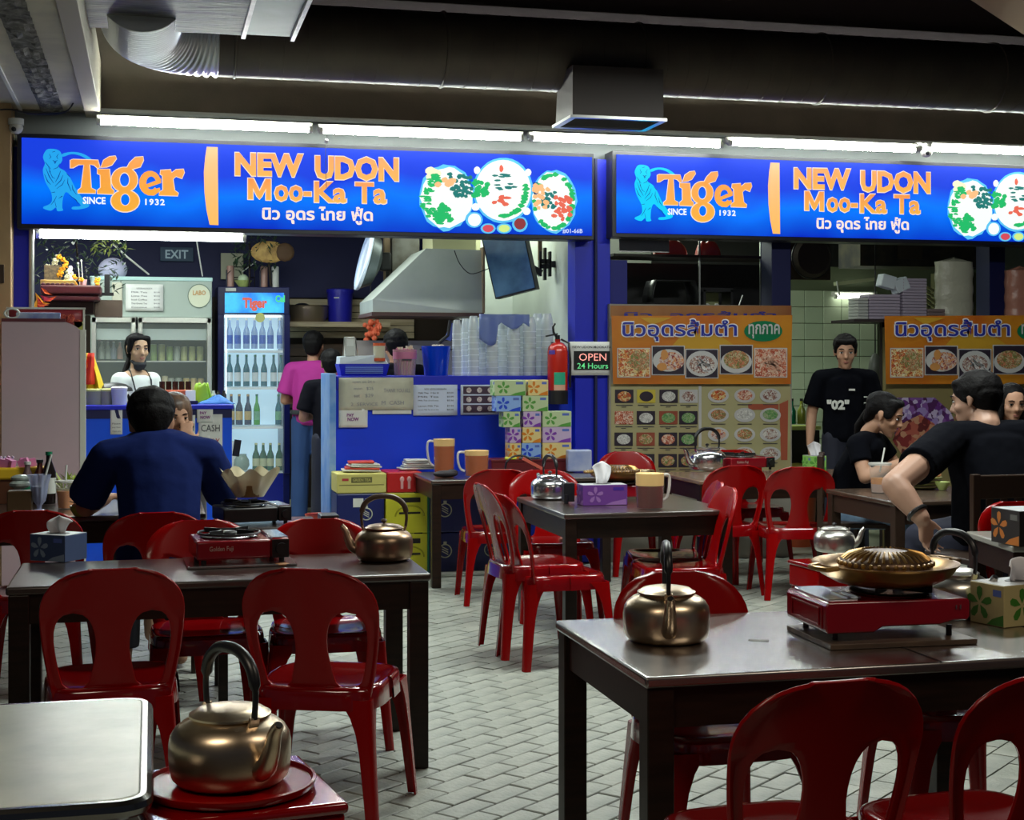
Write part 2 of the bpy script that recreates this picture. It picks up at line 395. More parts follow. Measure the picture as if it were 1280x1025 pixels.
def bgr(name, a, b, es=1.5):
    m = mat(name, a, 0.4, emit=a, es=es); nt = m.node_tree; bs_ = nt.nodes['Principled BSDF']
    tc = nt.nodes.new('ShaderNodeTexCoord'); sx = nt.nodes.new('ShaderNodeSeparateXYZ'); nt.links.new(tc.outputs['Generated'], sx.inputs[0])
    cr = nt.nodes.new('ShaderNodeValToRGB'); cr.color_ramp.elements[0].color = (*a, 1); cr.color_ramp.elements[1].color = (*b, 1)
    nt.links.new(sx.outputs[2], cr.inputs[0]); nt.links.new(cr.outputs[0], bs_.inputs['Emission Color']); bs_.inputs['Base Color'].default_value = (.05, .03, .02, 1)
    return m
e_or = bgr('sign_orange', (1.0, 0.50, 0.07), (1.0, 0.32, 0.07), .9); e_halo = glow('sign_cream_edge', (1.0, 0.78, 0.55), 1.0)
e_tor = bgr('sign_logo_orange', (1.0, 0.46, 0.03), (1.0, 0.34, 0.06), .92); e_white = glow('sign_white', (0.9, 0.97, 1.0), 1.0)
e_cy = glow('sign_cyan', (0.02, 0.42, 0.95), 0.9); e_cy2 = glow('sign_dark_stripe', (0.0, 0.04, 0.45), 0.6)
e_bar = bgr('sign_bar', (1.0, 0.50, 0.10), (1.0, 0.55, 0.25), 1.0)
def zp(pts): return [(20+x/4.923, 170+y/4.923) for x, y in pts]
def make_sign():
    t = thing('shop_sign', 'left backlit blue shop sign with orange lettering and three bowls of food', 'sign', (x0, Y, zb), 0, 'backlit blue shop signs over the stalls')
    h = MB().bb((x0-.03, Y+.012, zb-.03), (x1+.02, Y+.20, zt+.03)).build('housing', mat('sign_frame', (0.015, 0.015, 0.02), 0.4), t, smooth=0, world=True, bevel=0.004)
    MB().bb((x0, Y, zb), (x1, Y+.012, zt)).build('face', m_face, t, smooth=0, world=True)
    # skew keeps print level with the panel: pixels already follow the panel perspective
    T_ = [(335,150),(350,145),(505,150),(515,192),(505,200),(480,178),(452,176),(462,320),(490,335),(490,352),(380,350),(382,335),(402,318),(420,178),(385,176),(352,195),(335,198)]
    i_ = [(500,205),(575,205),(585,320),(603,338),(600,358),(500,354),(502,335),(522,318),(520,240),(502,232)]
    iacc = [(522,195),(540,150),(575,128),(612,124),(618,140),(590,178),(560,190)]
    r_ = [(890,212),(952,208),(958,228),(985,208),(1030,205),(1035,225),(1020,262),(985,248),(965,265),(975,335),(998,352),(996,368),(880,364),(884,345),(905,332),(902,245),(888,236)]
    gacc = [(672,215),(700,165),(735,132),(782,128),(784,150),(765,190),(715,205),(690,225)]
    def ringz(cx, cy, ro, ri, n=22, off=(0, 0)):
        ps = []
        for i in range(n):
            a, b_ = 2*PI*i/n, 2*PI*(i+1)/n
            ps.append(zp([(cx+ro[0]*math.cos(a), cy+ro[1]*math.sin(a)), (cx+ro[0]*math.cos(b_), cy+ro[1]*math.sin(b_)), (cx+off[0]+ri[0]*math.cos(b_), cy+off[1]+ri[1]*math.sin(b_)), (cx+off[0]+ri[0]*math.cos(a), cy+off[1]+ri[1]*math.sin(a))]))
        return ps
    g_up = ringz(668, 270, (80, 76), (32, 46)); g_lo = ringz(672, 400, (86, 66), (30, 38), off=(0, -8))
    e_c = []; n = 20
    ec = [(825+68*math.cos(R(a)), 290+76*math.sin(R(a))) for a in range(40, 361, 20)]; ei = [(832+30*math.cos(R(a)), 290+40*math.sin(R(a))) for a in range(40, 361, 20)]
    for i in range(len(ec)-1): e_c.append(zp([ec[i], ec[i+1], ei[i+1], ei[i]]))
    e_c.append(zp([(795, 300), (893, 262), (893, 290), (800, 322)]))
    e_c.append(zp([(790, 345), (885, 318), (888, 340), (850, 368), (810, 366)]))
    LP = [zp(T_), zp(i_), zp(iacc), zp(r_), zp(gacc)] + g_up + g_lo + e_c
    def grow(p, k=1.12, d=.9):
        cx = sum(q[0] for q in p)/len(p); cy = sum(q[1] for q in p)/len(p); out = []
        for i in range(len(p)):
            a = p[i-1]; c = p[(i+1) % len(p)]; dx, dy = c[0]-a[0], c[1]-a[1]; l = math.hypot(dx, dy) or 1
            out.append((p[i][0]+dy/l*d, p[i][1]-dx/l*d))
        return out
    halo = [grow(zp(q)) for q in (T_, i_, iacc, r_, gacc)] + ringz(668, 270, (85, 81), (28, 40)) + ringz(672, 400, (92, 72), (26, 34), off=(0, -8))
    flat('logo_edge', e_halo, halo, Y, 0.003, t)
    flat('logo_lettering', e_tor, LP, Y, 0.006, t)
    # sitting tiger emblem
    body = spline([(180,95),(200,80),(245,82),(275,100),(285,150),(262,190),(300,215),(335,260),(360,310),(385,350),(420,395),(450,420),(440,440),(385,452),(345,450),(350,435),(400,428),(350,380),(310,345),(290,380),(285,440),(290,458),(255,462),(245,440),(215,460),(172,448),(170,435),(205,420),(222,395),(215,345),(180,280),(165,210),(178,170),(166,130)], 3, True)
    tail = zp(spline([(285,110),(340,98),(400,105),(450,130),(475,155),(460,160),(430,140),(390,120),(340,112),(290,128)], 3, True))
    flat('tiger_emblem', e_cy, [zp(body), tail], Y, 0.002, t)
    st = []
    for p, w_ in (([(185,200),(205,250),(232,290)],5),([(175,235),(195,280),(215,300)],5),([(205,215),(225,255),(240,262)],4),([(275,215),(262,250),(242,285)],5),([(290,240),(275,275),(240,310)],5),([(300,270),(285,300),(250,325)],4),
        ([(320,260),(318,290),(340,340)],5),([(345,300),(350,330),(372,360)],5),([(250,370),(235,400),(215,425)],4),([(262,385),(285,370)],5),([(330,365),(370,395),(385,420)],5),([(205,110),(215,130),(205,140)],4),([(262,110),(250,128),(258,142)],4),
        ([(226,150),(240,158),(255,150)],6),([(234,160),(240,168),(248,160)],8),([(180,160),(195,180),(215,205)],4),([(270,170),(255,195),(230,205)],4),([(200,190),(212,225)],4),([(310,230),(330,250)],4),([(215,350),(240,345)],4),([(222,100),(240,95)],4),([(240,405),(248,440)],3)):
        st += stroke(zp(p), [.4, w_/4.923, .4] if len(p) == 3 else [.4, w_/4.923])
    flat('tiger_stripe', e_cy2, st, Y, 0.004, t)
    text('since_lettering', 'SINCE', (103.5, 246, 132, 255), Y, 0.006, e_white, t, 0.03, skew=.5)
    text('year_lettering', '1932', (181.5, 248.5, 206, 256.5), Y, 0.006, e_white, t, 0.03, ls=1.2, skew=.5)
    flat('curved_bar', e_bar, [[(258.5,183.5),(272.2,184),(273,281.5),(262,281),(258,262),(255.5,240),(254.8,215),(256.5,196)]], Y, 0.003, t)
    for (s_, box, sk, bo, nm) in (('NEW', (294, 191, 379, 219.5), 2, .048, 'name_lettering'), ('UDON', (394, 194.5, 498, 224), 3, .048, 'name_lettering'),
                          ('oo-', (343, 231.5, 389, 251.5), 1, .03, 'name_lettering'), ('Ka', (393, 227, 433, 253), 1, .03, 'name_lettering'), ('Ta', (444, 228, 483, 254), 1, .03, 'name_lettering')):
        text('letter_edge', s_, (box[0]-1, box[1]-1.2, box[2]+1, box[3]+1.2), Y, 0.003, e_halo, t, bo+.010, skew=sk)
        text(nm, s_, box, Y, 0.006, e_or, t, bo, skew=sk)
    mpoly = lambda e: [[(310-e, 223-e), (316+e, 223-e), (316+e, 249.3+e), (310-e, 249+e)], [(332.5-e, 224-e), (338.5+e, 224-e), (338.5+e, 250.3+e), (332.5-e, 250+e)], [(310-e, 223-e), (316.5+e, 223-e), (326.5+e, 243), (324.3, 249+e), (321.5-e, 246)], [(332-e, 224-e), (338.5+e, 224-e), (327+e, 246), (324.3, 249+e), (322.5-e, 243)]]
    flat('letter_edge', e_halo, mpoly(1.0), Y, .003, t); flat('name_lettering', e_or, mpoly(0), Y, .006, t)
    text('thai_lettering', 'นิว อุดร ไทย ฟู้ด', (327.5, 257, 466, 279.5), Y, 0.005, glow('sign_peach', (1.0, .80, .72), 1.0), t, 0.03, skew=2)
    text('unit_lettering', '#01-66B', (703, 286, 728, 292), Y, 0.005, glow('sign_pale', (.6, .7, 1.0), 1.0), t, 0.02)
    # bowls of food
    def fp(pts): return [(510+x/5.565, 185+y/5.565) for x, y in pts]
    def blob(cx, cy, rx, ry, n=26, j=.06, seed=0):
        rr = random.Random(seed); return fp([(cx+rx*(1+rr.uniform(-j, j))*math.cos(2*PI*i/n), cy+ry*(1+rr.uniform(-j, j))*math.sin(2*PI*i/n)) for i in range(n)])
    flat('food_glow', glow('sign_glow_cyan', (.12, .62, 1.0), .9), [blob(265, 345, 192, 228, 30, .05, 1), blob(1015, 372, 158, 218, 30, .04, 2), blob(660, 295, 208, 228, 30, .01, 3), blob(460, 500, 60, 55, 16, .02), blob(557, 560, 52, 36, 16, .02), blob(668, 560, 52, 36, 16, .02), blob(778, 530, 54, 55, 16, .02)], Y, 0.002, t)
    flat('food_bowl', glow('sign_bowl_white', (.93, 1.0, .96), 1.0), [blob(268, 345, 178, 212, 30, .05, 5), blob(1012, 372, 146, 204, 30, .05, 6), blob(660, 295, 195, 212, 32, 0, 7), blob(462, 500, 45, 45, 16, .02), blob(480, 155, 22, 26), blob(835, 170, 22, 26), blob(470, 410, 28, 26), blob(825, 440, 26, 26)], Y, 0.003, t)
    flat('handle_print', glow('sign_handle', (.02, .10, .25), .8), [fp([(870, 240), (905, 238), (908, 310), (880, 338), (868, 300)])], Y, 0.004, t)
    rr = random.Random(4)
    gr = []; dk = []; orr = []; red = []; cream = []
    for i in range(60):
        a = rr.uniform(R(100), R(255)); q = rr.uniform(.62, .98); gr.append(blob(262+172*q*math.cos(a), 350+195*q*math.sin(a), rr.uniform(12, 30), rr.uniform(6, 14), 7, .4, i))
    for i in range(34): dk.append(blob(rr.uniform(285, 440), rr.uniform(180, 340), 17, 15, 7, .35, i)); 
    for i in range(14): gr.append(blob(rr.uniform(200, 290), rr.uniform(395, 510), 24, 20, 8, .35, i+90))
    for i in range(30): gr.append(blob(rr.uniform(455, 560), 225+rr.uniform(0, 110), 18, 15, 7, .35, i+40))
    for i in range(26):
        a = rr.uniform(R(-15), R(95)); gr.append(blob(660+158*math.cos(a), 295+178*math.sin(a), 24, 14, 7, .4, i+140))
    for i in range(9): red.append(blob(rr.uniform(590, 690), rr.uniform(320, 400), 24, 14, 7, .4, i+10))
    for i in range(16): dk.append(blob(rr.uniform(570, 740), rr.uniform(185, 290), 24, 7, 7, .3, i+50))
    red.append(blob(648, 145, 14, 26, 8, .2)); 
    for i in range(6): orr.append(blob(rr.uniform(205, 320), rr.uniform(215, 260), 24, 20, 9, .1, i))
    for i in range(6): cream.append(blob(rr.uniform(150, 290), rr.uniform(145, 200), 36, 28, 9, .1, i))
    for i in range(46):
        a = rr.uniform(0, 2*PI); gr.append(blob(1012+132*math.cos(a), 372+188*math.sin(a), 20, 15, 7, .4, i+240))
    for i in range(22): orr.append(blob(rr.uniform(870, 980), rr.uniform(260, 420), 18, 16, 7, .35, i+20))
    for i in range(26): red.append(blob(rr.uniform(1010, 1130), rr.uniform(340, 500), 18, 16, 7, .35, i+30))
    for i in range(24): dk.append(blob(rr.uniform(930, 1020), rr.uniform(310, 420), 15, 13, 7, .35, i+70)); 
    flat('salad_leaves', glow('sign_green', (.02, .55, .16), .9), gr, Y, 0.004, t)
    flat('greens', glow('sign_darkgreen', (.02, .24, .22), .8), dk, Y, 0.0045, t)
    flat('carrot_print', glow('sign_salmon', (1.0, .52, .24), 1.0), orr, Y, 0.005, t)
    flat('egg_print', glow('sign_cream', (1.0, .92, .6), 1.0), cream, Y, 0.0035, t)
    flat('meat_print', glow('sign_red', (.9, .16, .10), .9), red, Y, 0.005, t)
    flat('dip_print', glow('sign_dip_red', (.75, .08, .12), .9), [blob(557, 560, 38, 26, 16, .05)], Y, 0.005, t)
    flat('dip_print', glow('sign_dip_yellow', (.65, .85, .25), 1.0), [blob(668, 560, 38, 26, 16, .05)], Y, 0.005, t)
    flat('dip_print', glow('sign_dip_brown', (.30, .04, .05), .9), [blob(778, 528, 40, 40, 16, .05)], Y, 0.005, t)
    return t
sg = make_sign()
s2 = dup(sg, (bxp(771, 192).x, Y, bxp(900, 296).z+.013), 0, 'right backlit blue shop sign, cut off by the right edge of the picture')
for c in s2.children:
    if c.name.startswith('tiger_emblem'):
        c.data = c.data.copy(); c.data.materials[0] = glow('sign_cyan_bright', (0.0, 0.62, .98), 1.0)
# ================================================================ TUBES
m_tube = glow('tube_light', (0.93, 1.0, 0.90), 75.0)
def tube_lamp(px0, px1, py, Yt, label, group='fluorescent tubes above the signs', m=m_tube, r=.020, es=None):
    a = wy(px0, py, Yt); b = wy(px1, py, Yt); z = (a.z+b.z)/2; c = Vector(((a.x+b.x)/2, Yt, z)); L = b.x-a.x
    t = thing('tube_lamp', label, 'lamp', c, 0, group)
    MB().bb((-L/2-.03, .02, -.0), (L/2+.03, .065, .05)).build('batten', m_trim, t, smooth=0, bevel=.004)
    MB().cyl((-L/2, 0, 0), (L/2, 0, 0), r, n=12).build('glass_tube', m, t)
    for s in (-1, 1): MB().cyl((s*(L/2+.0), 0, 0), (s*(L/2+.025), 0, 0), r*1.1, n=12).build('end_cap', m_trim, t)
    return t
YT = 10.12
for (a, b, py, l) in ((126, 386, 157, 'first fluorescent tube from the left, above the tiger emblem of the left sign'), (404, 650, 168, 'second fluorescent tube from the left, above the food bowls of the left sign'),
                  (667, 899, 177, 'third fluorescent tube, spanning the gap between the two signs'), (915, 1143, 183, 'fourth fluorescent tube, above the lettering of the right sign'), (1152, 1340, 189, 'fluorescent tube cut off by the right edge of the picture')):
    tube_lamp(a, b, py, YT, l)
tube_lamp(50, 303, 296, 10.55, 'fluorescent tube under the left sign, over the altar shelf', 'tubes under the signs', r=.022)
tube_lamp(1046, 1092, 371, 13.53, 'short fluorescent tube lamp on the tiled wall of the right stall', 'tubes under the signs', glow('tube_light_dim', (0.95, 1, .85), 7))
# ================================================================ DUCTS
m_duct = mat('painted_duct', (0.15, 0.128, 0.098), 0.5, 0.2, bump=0.05, bscale=30, col2=(0.115, 0.095, 0.078), nscale=3)
t = thing('spiral_duct', 'long round brown painted air duct hung in front of the dark fascia', 'duct', (4.4, 9.3, 3.46))
Rd = 0.235
MB().tube([(-4.0+i*.8, 0, .0) for i in range(16)], Rd, n=40).build('pipe', m_duct, t)
for i in range(90):
    x = -3.9+i*.145
    if x < 6: MB().tube([(x+.0, Rd*1.004*math.cos(a), Rd*1.004*math.sin(a)) for a in [2*PI*k/28 for k in range(28)]], .0028 if i % 9 else .011, n=5, closed=True).build('seam_ring', m_duct, t)
m_flex = mat('bright_flex_duct', (0.80, 0.83, 0.86), 0.36, .9)
cv = []; rr_ = []; n_ = 170
for i in range(n_):
    q = i*.0085; La = .45*PI/2
    if q < La: a = q/.45; cv.append((-4.0-.45*math.sin(a), -.45+.45*math.cos(a), 0))
    else: cv.append((-4.45, -.45-(q-La), .0))
    rr_.append(Rd*(1.0+.035*math.sin(i*2*PI/6)))
MB().tube(cv, rr_, n=40).build('flexible_elbow', m_flex, t, smooth=60)
# grille box
g = thing('supply_grille_box', 'square metal air outlet box with grille under the round duct', 'vent', wy(765, 120, 9.0))
gx0, gx1 = wy(716, 100, 8.95).x, wy(829, 100, 8.95).x
zt_, zb_ = wy(770, 84, 8.95).z, wy(770, 148, 8.95).z
b = MB(); b.add([(gx0, 8.95, zb_), (gx1, 8.95, zb_), (gx1, 9.35, zb_), (gx0-.0, 9.35, zb_), (gx0, 8.95, zt_), (gx1, 8.95, zt_), (gx1, 9.3, zt_), (gx0, 9.3, zt_)], [(4,5,6,7),(0,1,5,4),(1,2,6,5),(2,3,7,6),(3,0,4,7)])
b.build('box', mat('duct_box_paint', (0.10, 0.085, 0.08), 0.5, 0.2), g, smooth=0, world=True, solid=.004)
b = MB(); 
for (a_, c_) in (((gx0-.02, 8.93, zb_-.008), (gx1+.02, 8.965, zb_+.01)), ((gx0-.02, 9.33, zb_-.008), (gx1+.02, 9.37, zb_+.01)), ((gx0-.02, 8.965, zb_-.008), (gx0+.02, 9.33, zb_+.01)), ((gx1-.02, 8.965, zb_-.008), (gx1+.02, 9.33, zb_+.01))): b.bb(a_, c_)
b.build('rim', m_steel, g, smooth=0, world=True)
for i in range(12):
    y = 8.98+i*.03; MB().box(((gx0+gx1)/2, y, zb_+.006), (gx1-gx0-.04, .018, .002), rx=R(35)).build('vane', mat('vane_grey', (.2, .21, .22), .5, .5), g, smooth=0, world=True)
# foil-faced rectangular duct
m_foil = mat('crinkled_foil', (0.10, 0.105, 0.085), 0.5, 0.3, bump=0.6, bscale=14, col2=(0.02, 0.02, 0.03), nscale=6, contrast=(.4, .6), stretch=(.5, 2, 1))
fx0, fx1 = wz(95, 32, 3.3).x, wz(368, 50, 3.3).x
t = thing('rectangular_duct', 'foil wrapped rectangular metal duct crossing the top left corner', 'duct', ((fx0+fx1)/2, 8.0, 3.3))
MB().bb((fx0, 7.3, 3.3), (fx1-.28, 8.46, 3.75)).build('duct_body', m_foil, t, smooth=0, world=True, bevel=.006)
MB().bb((fx1-.28, 7.3, 3.305), (fx1-.03, 8.45, 3.75)).build('duct_end', mat('plain_sheet_metal', (.12, .16, .15), .45, .5, col2=(.07, .10, .095), nscale=4), t, smooth=0, world=True)
for xx in (fx0+.04, fx1-.29, fx1-.015): MB().bb((xx-.012, 7.3, 3.285), (xx+.012, 8.48, 3.77)).build('flange', m_galv, t, smooth=0, world=True)
t = tag(MB().bb((-3.2, 7.0, 3.3), (fx0-.01, 8.2, 3.7)).build('duct_box', mat('painted_timber', (.36, .27, .18), .6, col2=(.10, .10, .22), nscale=2.2), smooth=0, bevel=.01), 'painted box section at the extreme top left, beside the foil duct', 'duct')
# beige beam end, top right
tb = MB().prism([(0, 0), (.9, 0), (.9, .7), (-.35, .22), (-.2, .1)], .3, ax='y', M=Matrix.Translation(wy(1255, 22, 7.4)))
cb = wy(1258, 18, 7.4)
tag(MB().box((cb.x+.22, 7.5, cb.z+.22), (.6, .8, .16), rz=0, ry=R(28)).build('ceiling_panel', mat('beige_panel', (.45, .32, .2), .7)), 'beige ceiling panel corner at the extreme top right', 'panel')
# small things by the tubes
def cctv(px, py, Yc, label):
    t = thing('security_camera', label, 'camera', wy(px, py, Yc), 0, 'ceiling cameras')
    MB().ball((0, 0, 0), (.045, .045, .04), 14, 8).build('dome', mat('cream_plastic', (.7, .68, .6), .4), t)
    MB().cyl((0, 0, .02), (0, 0, .06), .05, n=16).build('mount', m_trim, t); MB().ball((-.01, -.035, -.012), (.018, .014, .018), 10, 6).build('lens', m_black, t)
cctv(20, 160, 10.2, 'small cream security camera at the left edge above the left sign'); cctv(1158, 190, 10.15, 'small cream security camera between the tubes above the right sign')
h = thing('wire_hook', 'thin wire hook hanging from the tube joint in front of the left sign', 'wire', wy(408, 176, 10.1))
MB().tube(spline([(0, 0, .07), (.006, 0, .02), (0, 0, -.02), (-.006, 0, -.1), (0, 0, -.32)], 5), .002, n=5).build('wire', mat('dull_wire', (.12, .12, .13), .6), h)
MB().ball((0, 0, .0), .014, 8, 6).build('bead', m_steel, h)
tag(MB().tube(spline([wy(0, 137, 10.1), wy(15, 137, 10.1), wy(40, 142, 10.1), wy(80, 140, 10.1), wy(92, 128, 10.1)], 6), .006, n=5).build('ceiling_cable', m_black), 'black cable sagging across the low ceiling at the left', 'cable')
# ================================================================ FURNITURE
m_red = mat('red_plastic', (0.27, 0.0006, 0.001), 0.27, coat=0.2, bump=0.03, bscale=14, spec=.2)
m_reds = mat('red_plastic_worn_shiny', (0.22, 0.0006, 0.002), 0.16, coat=1.0, bump=0.10, bscale=10, spec=.6)
m_tabletop = mat('dark_laminate_top', (0.045, 0.030, 0.024), 0.3, col2=(0.030, 0.020, 0.017), nscale=5, stretch=(1, 6, 1), spec=.6, coat=.8)
m_tabletop.node_tree.nodes['Principled BSDF'].inputs['Coat Roughness'].default_value = .16
m_topd = mat('varnished_dark_top', (0.06, 0.035, 0.024), 0.26, col2=(0.04, 0.024, 0.018), nscale=5, stretch=(1, 6, 1), spec=1.0, coat=1.0)
for k_, v_ in (('Coat Roughness', .27), ('Coat IOR', 2.0), ('IOR', 1.8)): m_topd.node_tree.nodes['Principled BSDF'].inputs[k_].default_value = v_
def make_chair(label):
    t = thing('plastic_chair', label, 'chair', (0, 0, 0), 0, 'red plastic chairs around the tables')
    def Wd(z):
        base = 0.178+0.042*math.sin(min(1, max(0, (z-.40)/.34))*PI/2)
        q = (z-.66)/.162
        return base if q <= 0 else base*max(0.0, 1-min(1, q)**2.6)**(1/2.6)
    def yb(x, z): return -0.175-0.20*(z-.40)-0.12*max(0, z-.40)**2+0.55*x*x
    zb, zt = .435, .685
    zs = [.375, .40, .42, .435, .442, .455, .475, .50, .53, .56, .59, .62, .645, .665, .678, .685, .70, .72, .745, .77, .79, .803, .812, .818, .822]
    b = MB(); rows = []
    for z in zs:
        w = Wd(min(z, .8205)); w = max(w, .07) if z > .82 else w
        cx = .54*w; q = (z-zb)/(zt-zb)
        if q <= 0 or q >= 1: h = 0
        elif q > .55: h = .30*w*(1-((q-.55)/.45)**2.4)**(1/2.4)
        else: h = .30*w*(1-.16*((.55-q)/.55)**2)*min(1, math.sqrt(max(0, 1-(1-min(1, q/.08))**2)))
        sp = cx-h+(.13*w*((.55-q)/.55)**1.3 if 0 < q < .55 else 0); sp = min(sp, cx+h)
        xs = [-w, -w+(w-cx-h)*.33, -w+(w-cx-h)*.67, -cx-h, -sp, -sp*.66, -sp*.33, 0, sp*.33, sp*.66, sp, cx+h, w-(w-cx-h)*.67, w-(w-cx-h)*.33, w]
        rows.append(([(x, yb(x, z)+(-.012 if abs(x) >= w*.985 else 0), z) for x in xs], h))
    vs = []; fs = []
    for r_, h in rows: vs += r_
    n = 15
    for j in range(len(rows)-1):
        for i in range(n-1):
            if i in (3, 10) and (rows[j][1] > 0 or rows[j+1][1] > 0): continue
            if i in (3, 10): continue
            fs.append((j*n+i, j*n+i+1, (j+1)*n+i+1, (j+1)*n+i))
    b.add(vs, fs)
    b.build('backrest', m_red, t, smooth=50, solid=.009, bevel=.0025, weld=True)
    # seat: dished rounded square with a skirt
    def se(u, rr, z, k=.0):
        a = 2*PI*u; c, s = math.cos(a), math.sin(a); p = 2/4.2
        x = math.copysign(abs(c)**p, c)*rr*(1.0-.04*(s < 0)); y = math.copysign(abs(s)**p, s)*rr
        return Vector((x, y+.0, z))
    prof = [(0.0, .428), (.06, .429), (.12, .431), (.16, .435), (.185, .441), (.198, .442), (.207, .437), (.211, .425), (.214, .40), (.216, .372), (.211, .372), (.206, .40)]
    b = MB(); b.grid(lambda u, v: se(u, prof[round(v*(len(prof)-1))][0], prof[round(v*(len(prof)-1))][1]), 40, len(prof)-1)
    b.build('seat', m_reds, t, smooth=60, weld=True)
    for sx in (-1, 1):
        for sy in (-1, 1):
            b = MB(); lv = []; zsl = [.405, .38, .35, .30, .24, .17, .10, .05, .0]
            for z in zsl:
                q = z/.405; wl = .034+.016*q+.055*q**7
                ox = sx*(.214+.030*(1-q)-(.028 if sy < 0 else 0)*1); oy = sy*(.205+.032*(1-q))
                pts = [(ox-sx*wl, oy), (ox-sx*.012, oy), (ox, oy-sy*.012), (ox, oy-sy*wl), (ox-sx*.007, oy-sy*wl), (ox-sx*.008, oy-sy*.016), (ox-sx*.016, oy-sy*.008), (ox-sx*wl, oy-sy*.007)]
                lv.append([(x, y, z) for x, y in pts])
            vv = [p for r_ in lv for p in r_]; ff = [(j*8+i, j*8+(i+1) % 8, (j+1)*8+(i+1) % 8, (j+1)*8+i) for j in range(8) for i in range(8)]
            ff += [tuple(range(8)), tuple(64+i for i in range(7, -1, -1))]
            b.add(vv, ff); b.build('leg', m_red, t, smooth=50)
    return t
def cpos(x, y, face):   # chair origin from the top middle of its back, facing angle (0 = away from the camera, into the stall)
    return (x-math.sin(-face)*-.0+math.sin(-face)*.25, y+math.cos(face)*.25, 0)
def make_table(name, x0, x1, y0, y1, label, top=None, leg=.06, mt=None, group=None, apron=.10, z=.70, rz=0, th=.028):
    cx, cy = (x0+x1)/2, (y0+y1)/2; w_, d_ = x1-x0, y1-y0
    t = thing('dining_table', label, 'table', (cx, cy, 0), rz, group)
    mt = mt or m_wood
    MB().box((0, 0, z-th/2), (w_, d_, th)).build('tabletop', top or m_tabletop, t, smooth=30, bevel=.008, bseg=3)
    for sy in (-1, 1): MB().box((0, sy*(d_/2-.03), z-th-apron/2), (w_-.08, .022, apron)).build('apron', mt, t, smooth=0)
    for sx in (-1, 1): MB().box((sx*(w_/2-.03), 0, z-th-apron/2), (.022, d_-.08, apron)).build('apron', mt, t, smooth=0)
    for sx in (-1, 1):
        for sy in (-1, 1): MB().box((sx*(w_/2-leg/2-.008), sy*(d_/2-leg/2-.008), (z-th)/2), (leg, leg, z-th)).build('leg', mt, t, smooth=0, bevel=.004)
    return t
G4 = 'dark wooden dining tables'
tD = make_table('t', 1.148, 2.42, 3.36, 4.18, 'dark table in the right foreground carrying a kettle, red gas stove and grill pan', group=G4, leg=.068, top=m_topd)
tA = make_table('t', -.475, .975, 5.22, 5.86, 'long dark table at left with the copper toned kettle on its right end', group=G4, leg=.068)
tC = make_table('t', 2.005, 2.915, 7.12, 8.12, 'dark table in the middle with purple tissue box and beer jug', group=G4)
tM = make_table('t', 1.755, 2.98, 9.40, 10.15, 'dark table with three orange jugs in front of the stall counter', group=G4)
tE = make_table('t', 3.42, 4.95, 8.95, 9.72, 'dark brown table in front of the menu board with kettle and stove', group=G4, top=mat('brown_laminate_top', (.22, .14, .09), .22, col2=(.16, .10, .07), nscale=5), leg=.06)
tF = make_table('t', 3.93, 4.95, 7.33, 8.18, 'brown table where the woman in black eats beside the plastic cup', group=G4, mt=mat('brown_wood', (.035, .020, .013), .4, spec=.25), top=mat('brown_table_top', (.06, .038, .026), .25))
tB = make_table('t', -1.6, .25, 7.08, 7.95, 'dark table with drinks and green bowl in front of the man in blue', group=G4, z=.75)
tS = make_table('t', .27, .72, 6.40, 6.84, 'small dark table under the stove with the crumpled food bag', group=G4, z=.75, leg=.04)
tG = make_table('t', 3.49, 4.59, 5.33, 5.87, 'dark table at the right edge under the black box with a tissue', group=G4, top=mat('grey_table_top', (.30, .29, .26), .2), rz=R(-11))
m_greytop = mat('pale_grey_laminate', (.56, .62, .54), .26, col2=(.44, .50, .44), nscale=5, bump=.05, bscale=30)
t = thing('dining_table', 'pale grey metal rimmed table corner at the bottom left', 'table', (-.44, 3.02, 0))
def rr_pts(a, b, r, n=6):
    return [(sx*(a-r)+r*math.cos(R(q0+90*i/n)), sy*(b-r)+r*math.sin(R(q0+90*i/n))) for sx, sy, q0 in ((1, 1, 0), (-1, 1, 90), (-1, -1, 180), (1, -1, 270)) for i in range(n+1)]
MB().prism(rr_pts(.435, .395, .045), .022, M=Matrix.Translation((0, 0, .679))).build('tabletop', m_greytop, t, smooth=30, bevel=.002)
b = MB(); r0, r1 = .43, .38
b.tube([(x, y, .684) for x, y in rr_pts(.442, .402, .050)], .017, n=10, closed=True)
b.build('metal_rim', mat('dark_chrome', (.25, .25, .24), .2, 1.0), t)
MB().box((0, 0, .655), (.80, .70, .05)).build('under_frame', m_wood, t, smooth=0)
for sx in (-1, 1):
    for sy in (-1, 1): MB().cyl((sx*.33, sy*.28, 0), (sx*.33, sy*.28, .64), .02, n=10).build('leg', m_steel, t)
MB().bb((-.22, -.365, .7012), (-.20, -.36, .7022)).build('scratch', m_black, t, smooth=0)
t.location = (-.045-.44+.03, 3.03, 0)
tag(MB().box((1.60, 3.74, .701), (.055, .022, .0012), rz=R(-30)).build('paper_strip', mat('grey_paper', (.25, .25, .25), .6), smooth=0), 'small grey strip of tape on the right foreground table beside the kettle', 'tape')
tag(MB().bb((1.93, 3.36, .7002), (1.934, 4.18, .7012)).build('table_joint', m_black, smooth=0), 'thin dark joint line across the right foreground tabletop', 'joint')

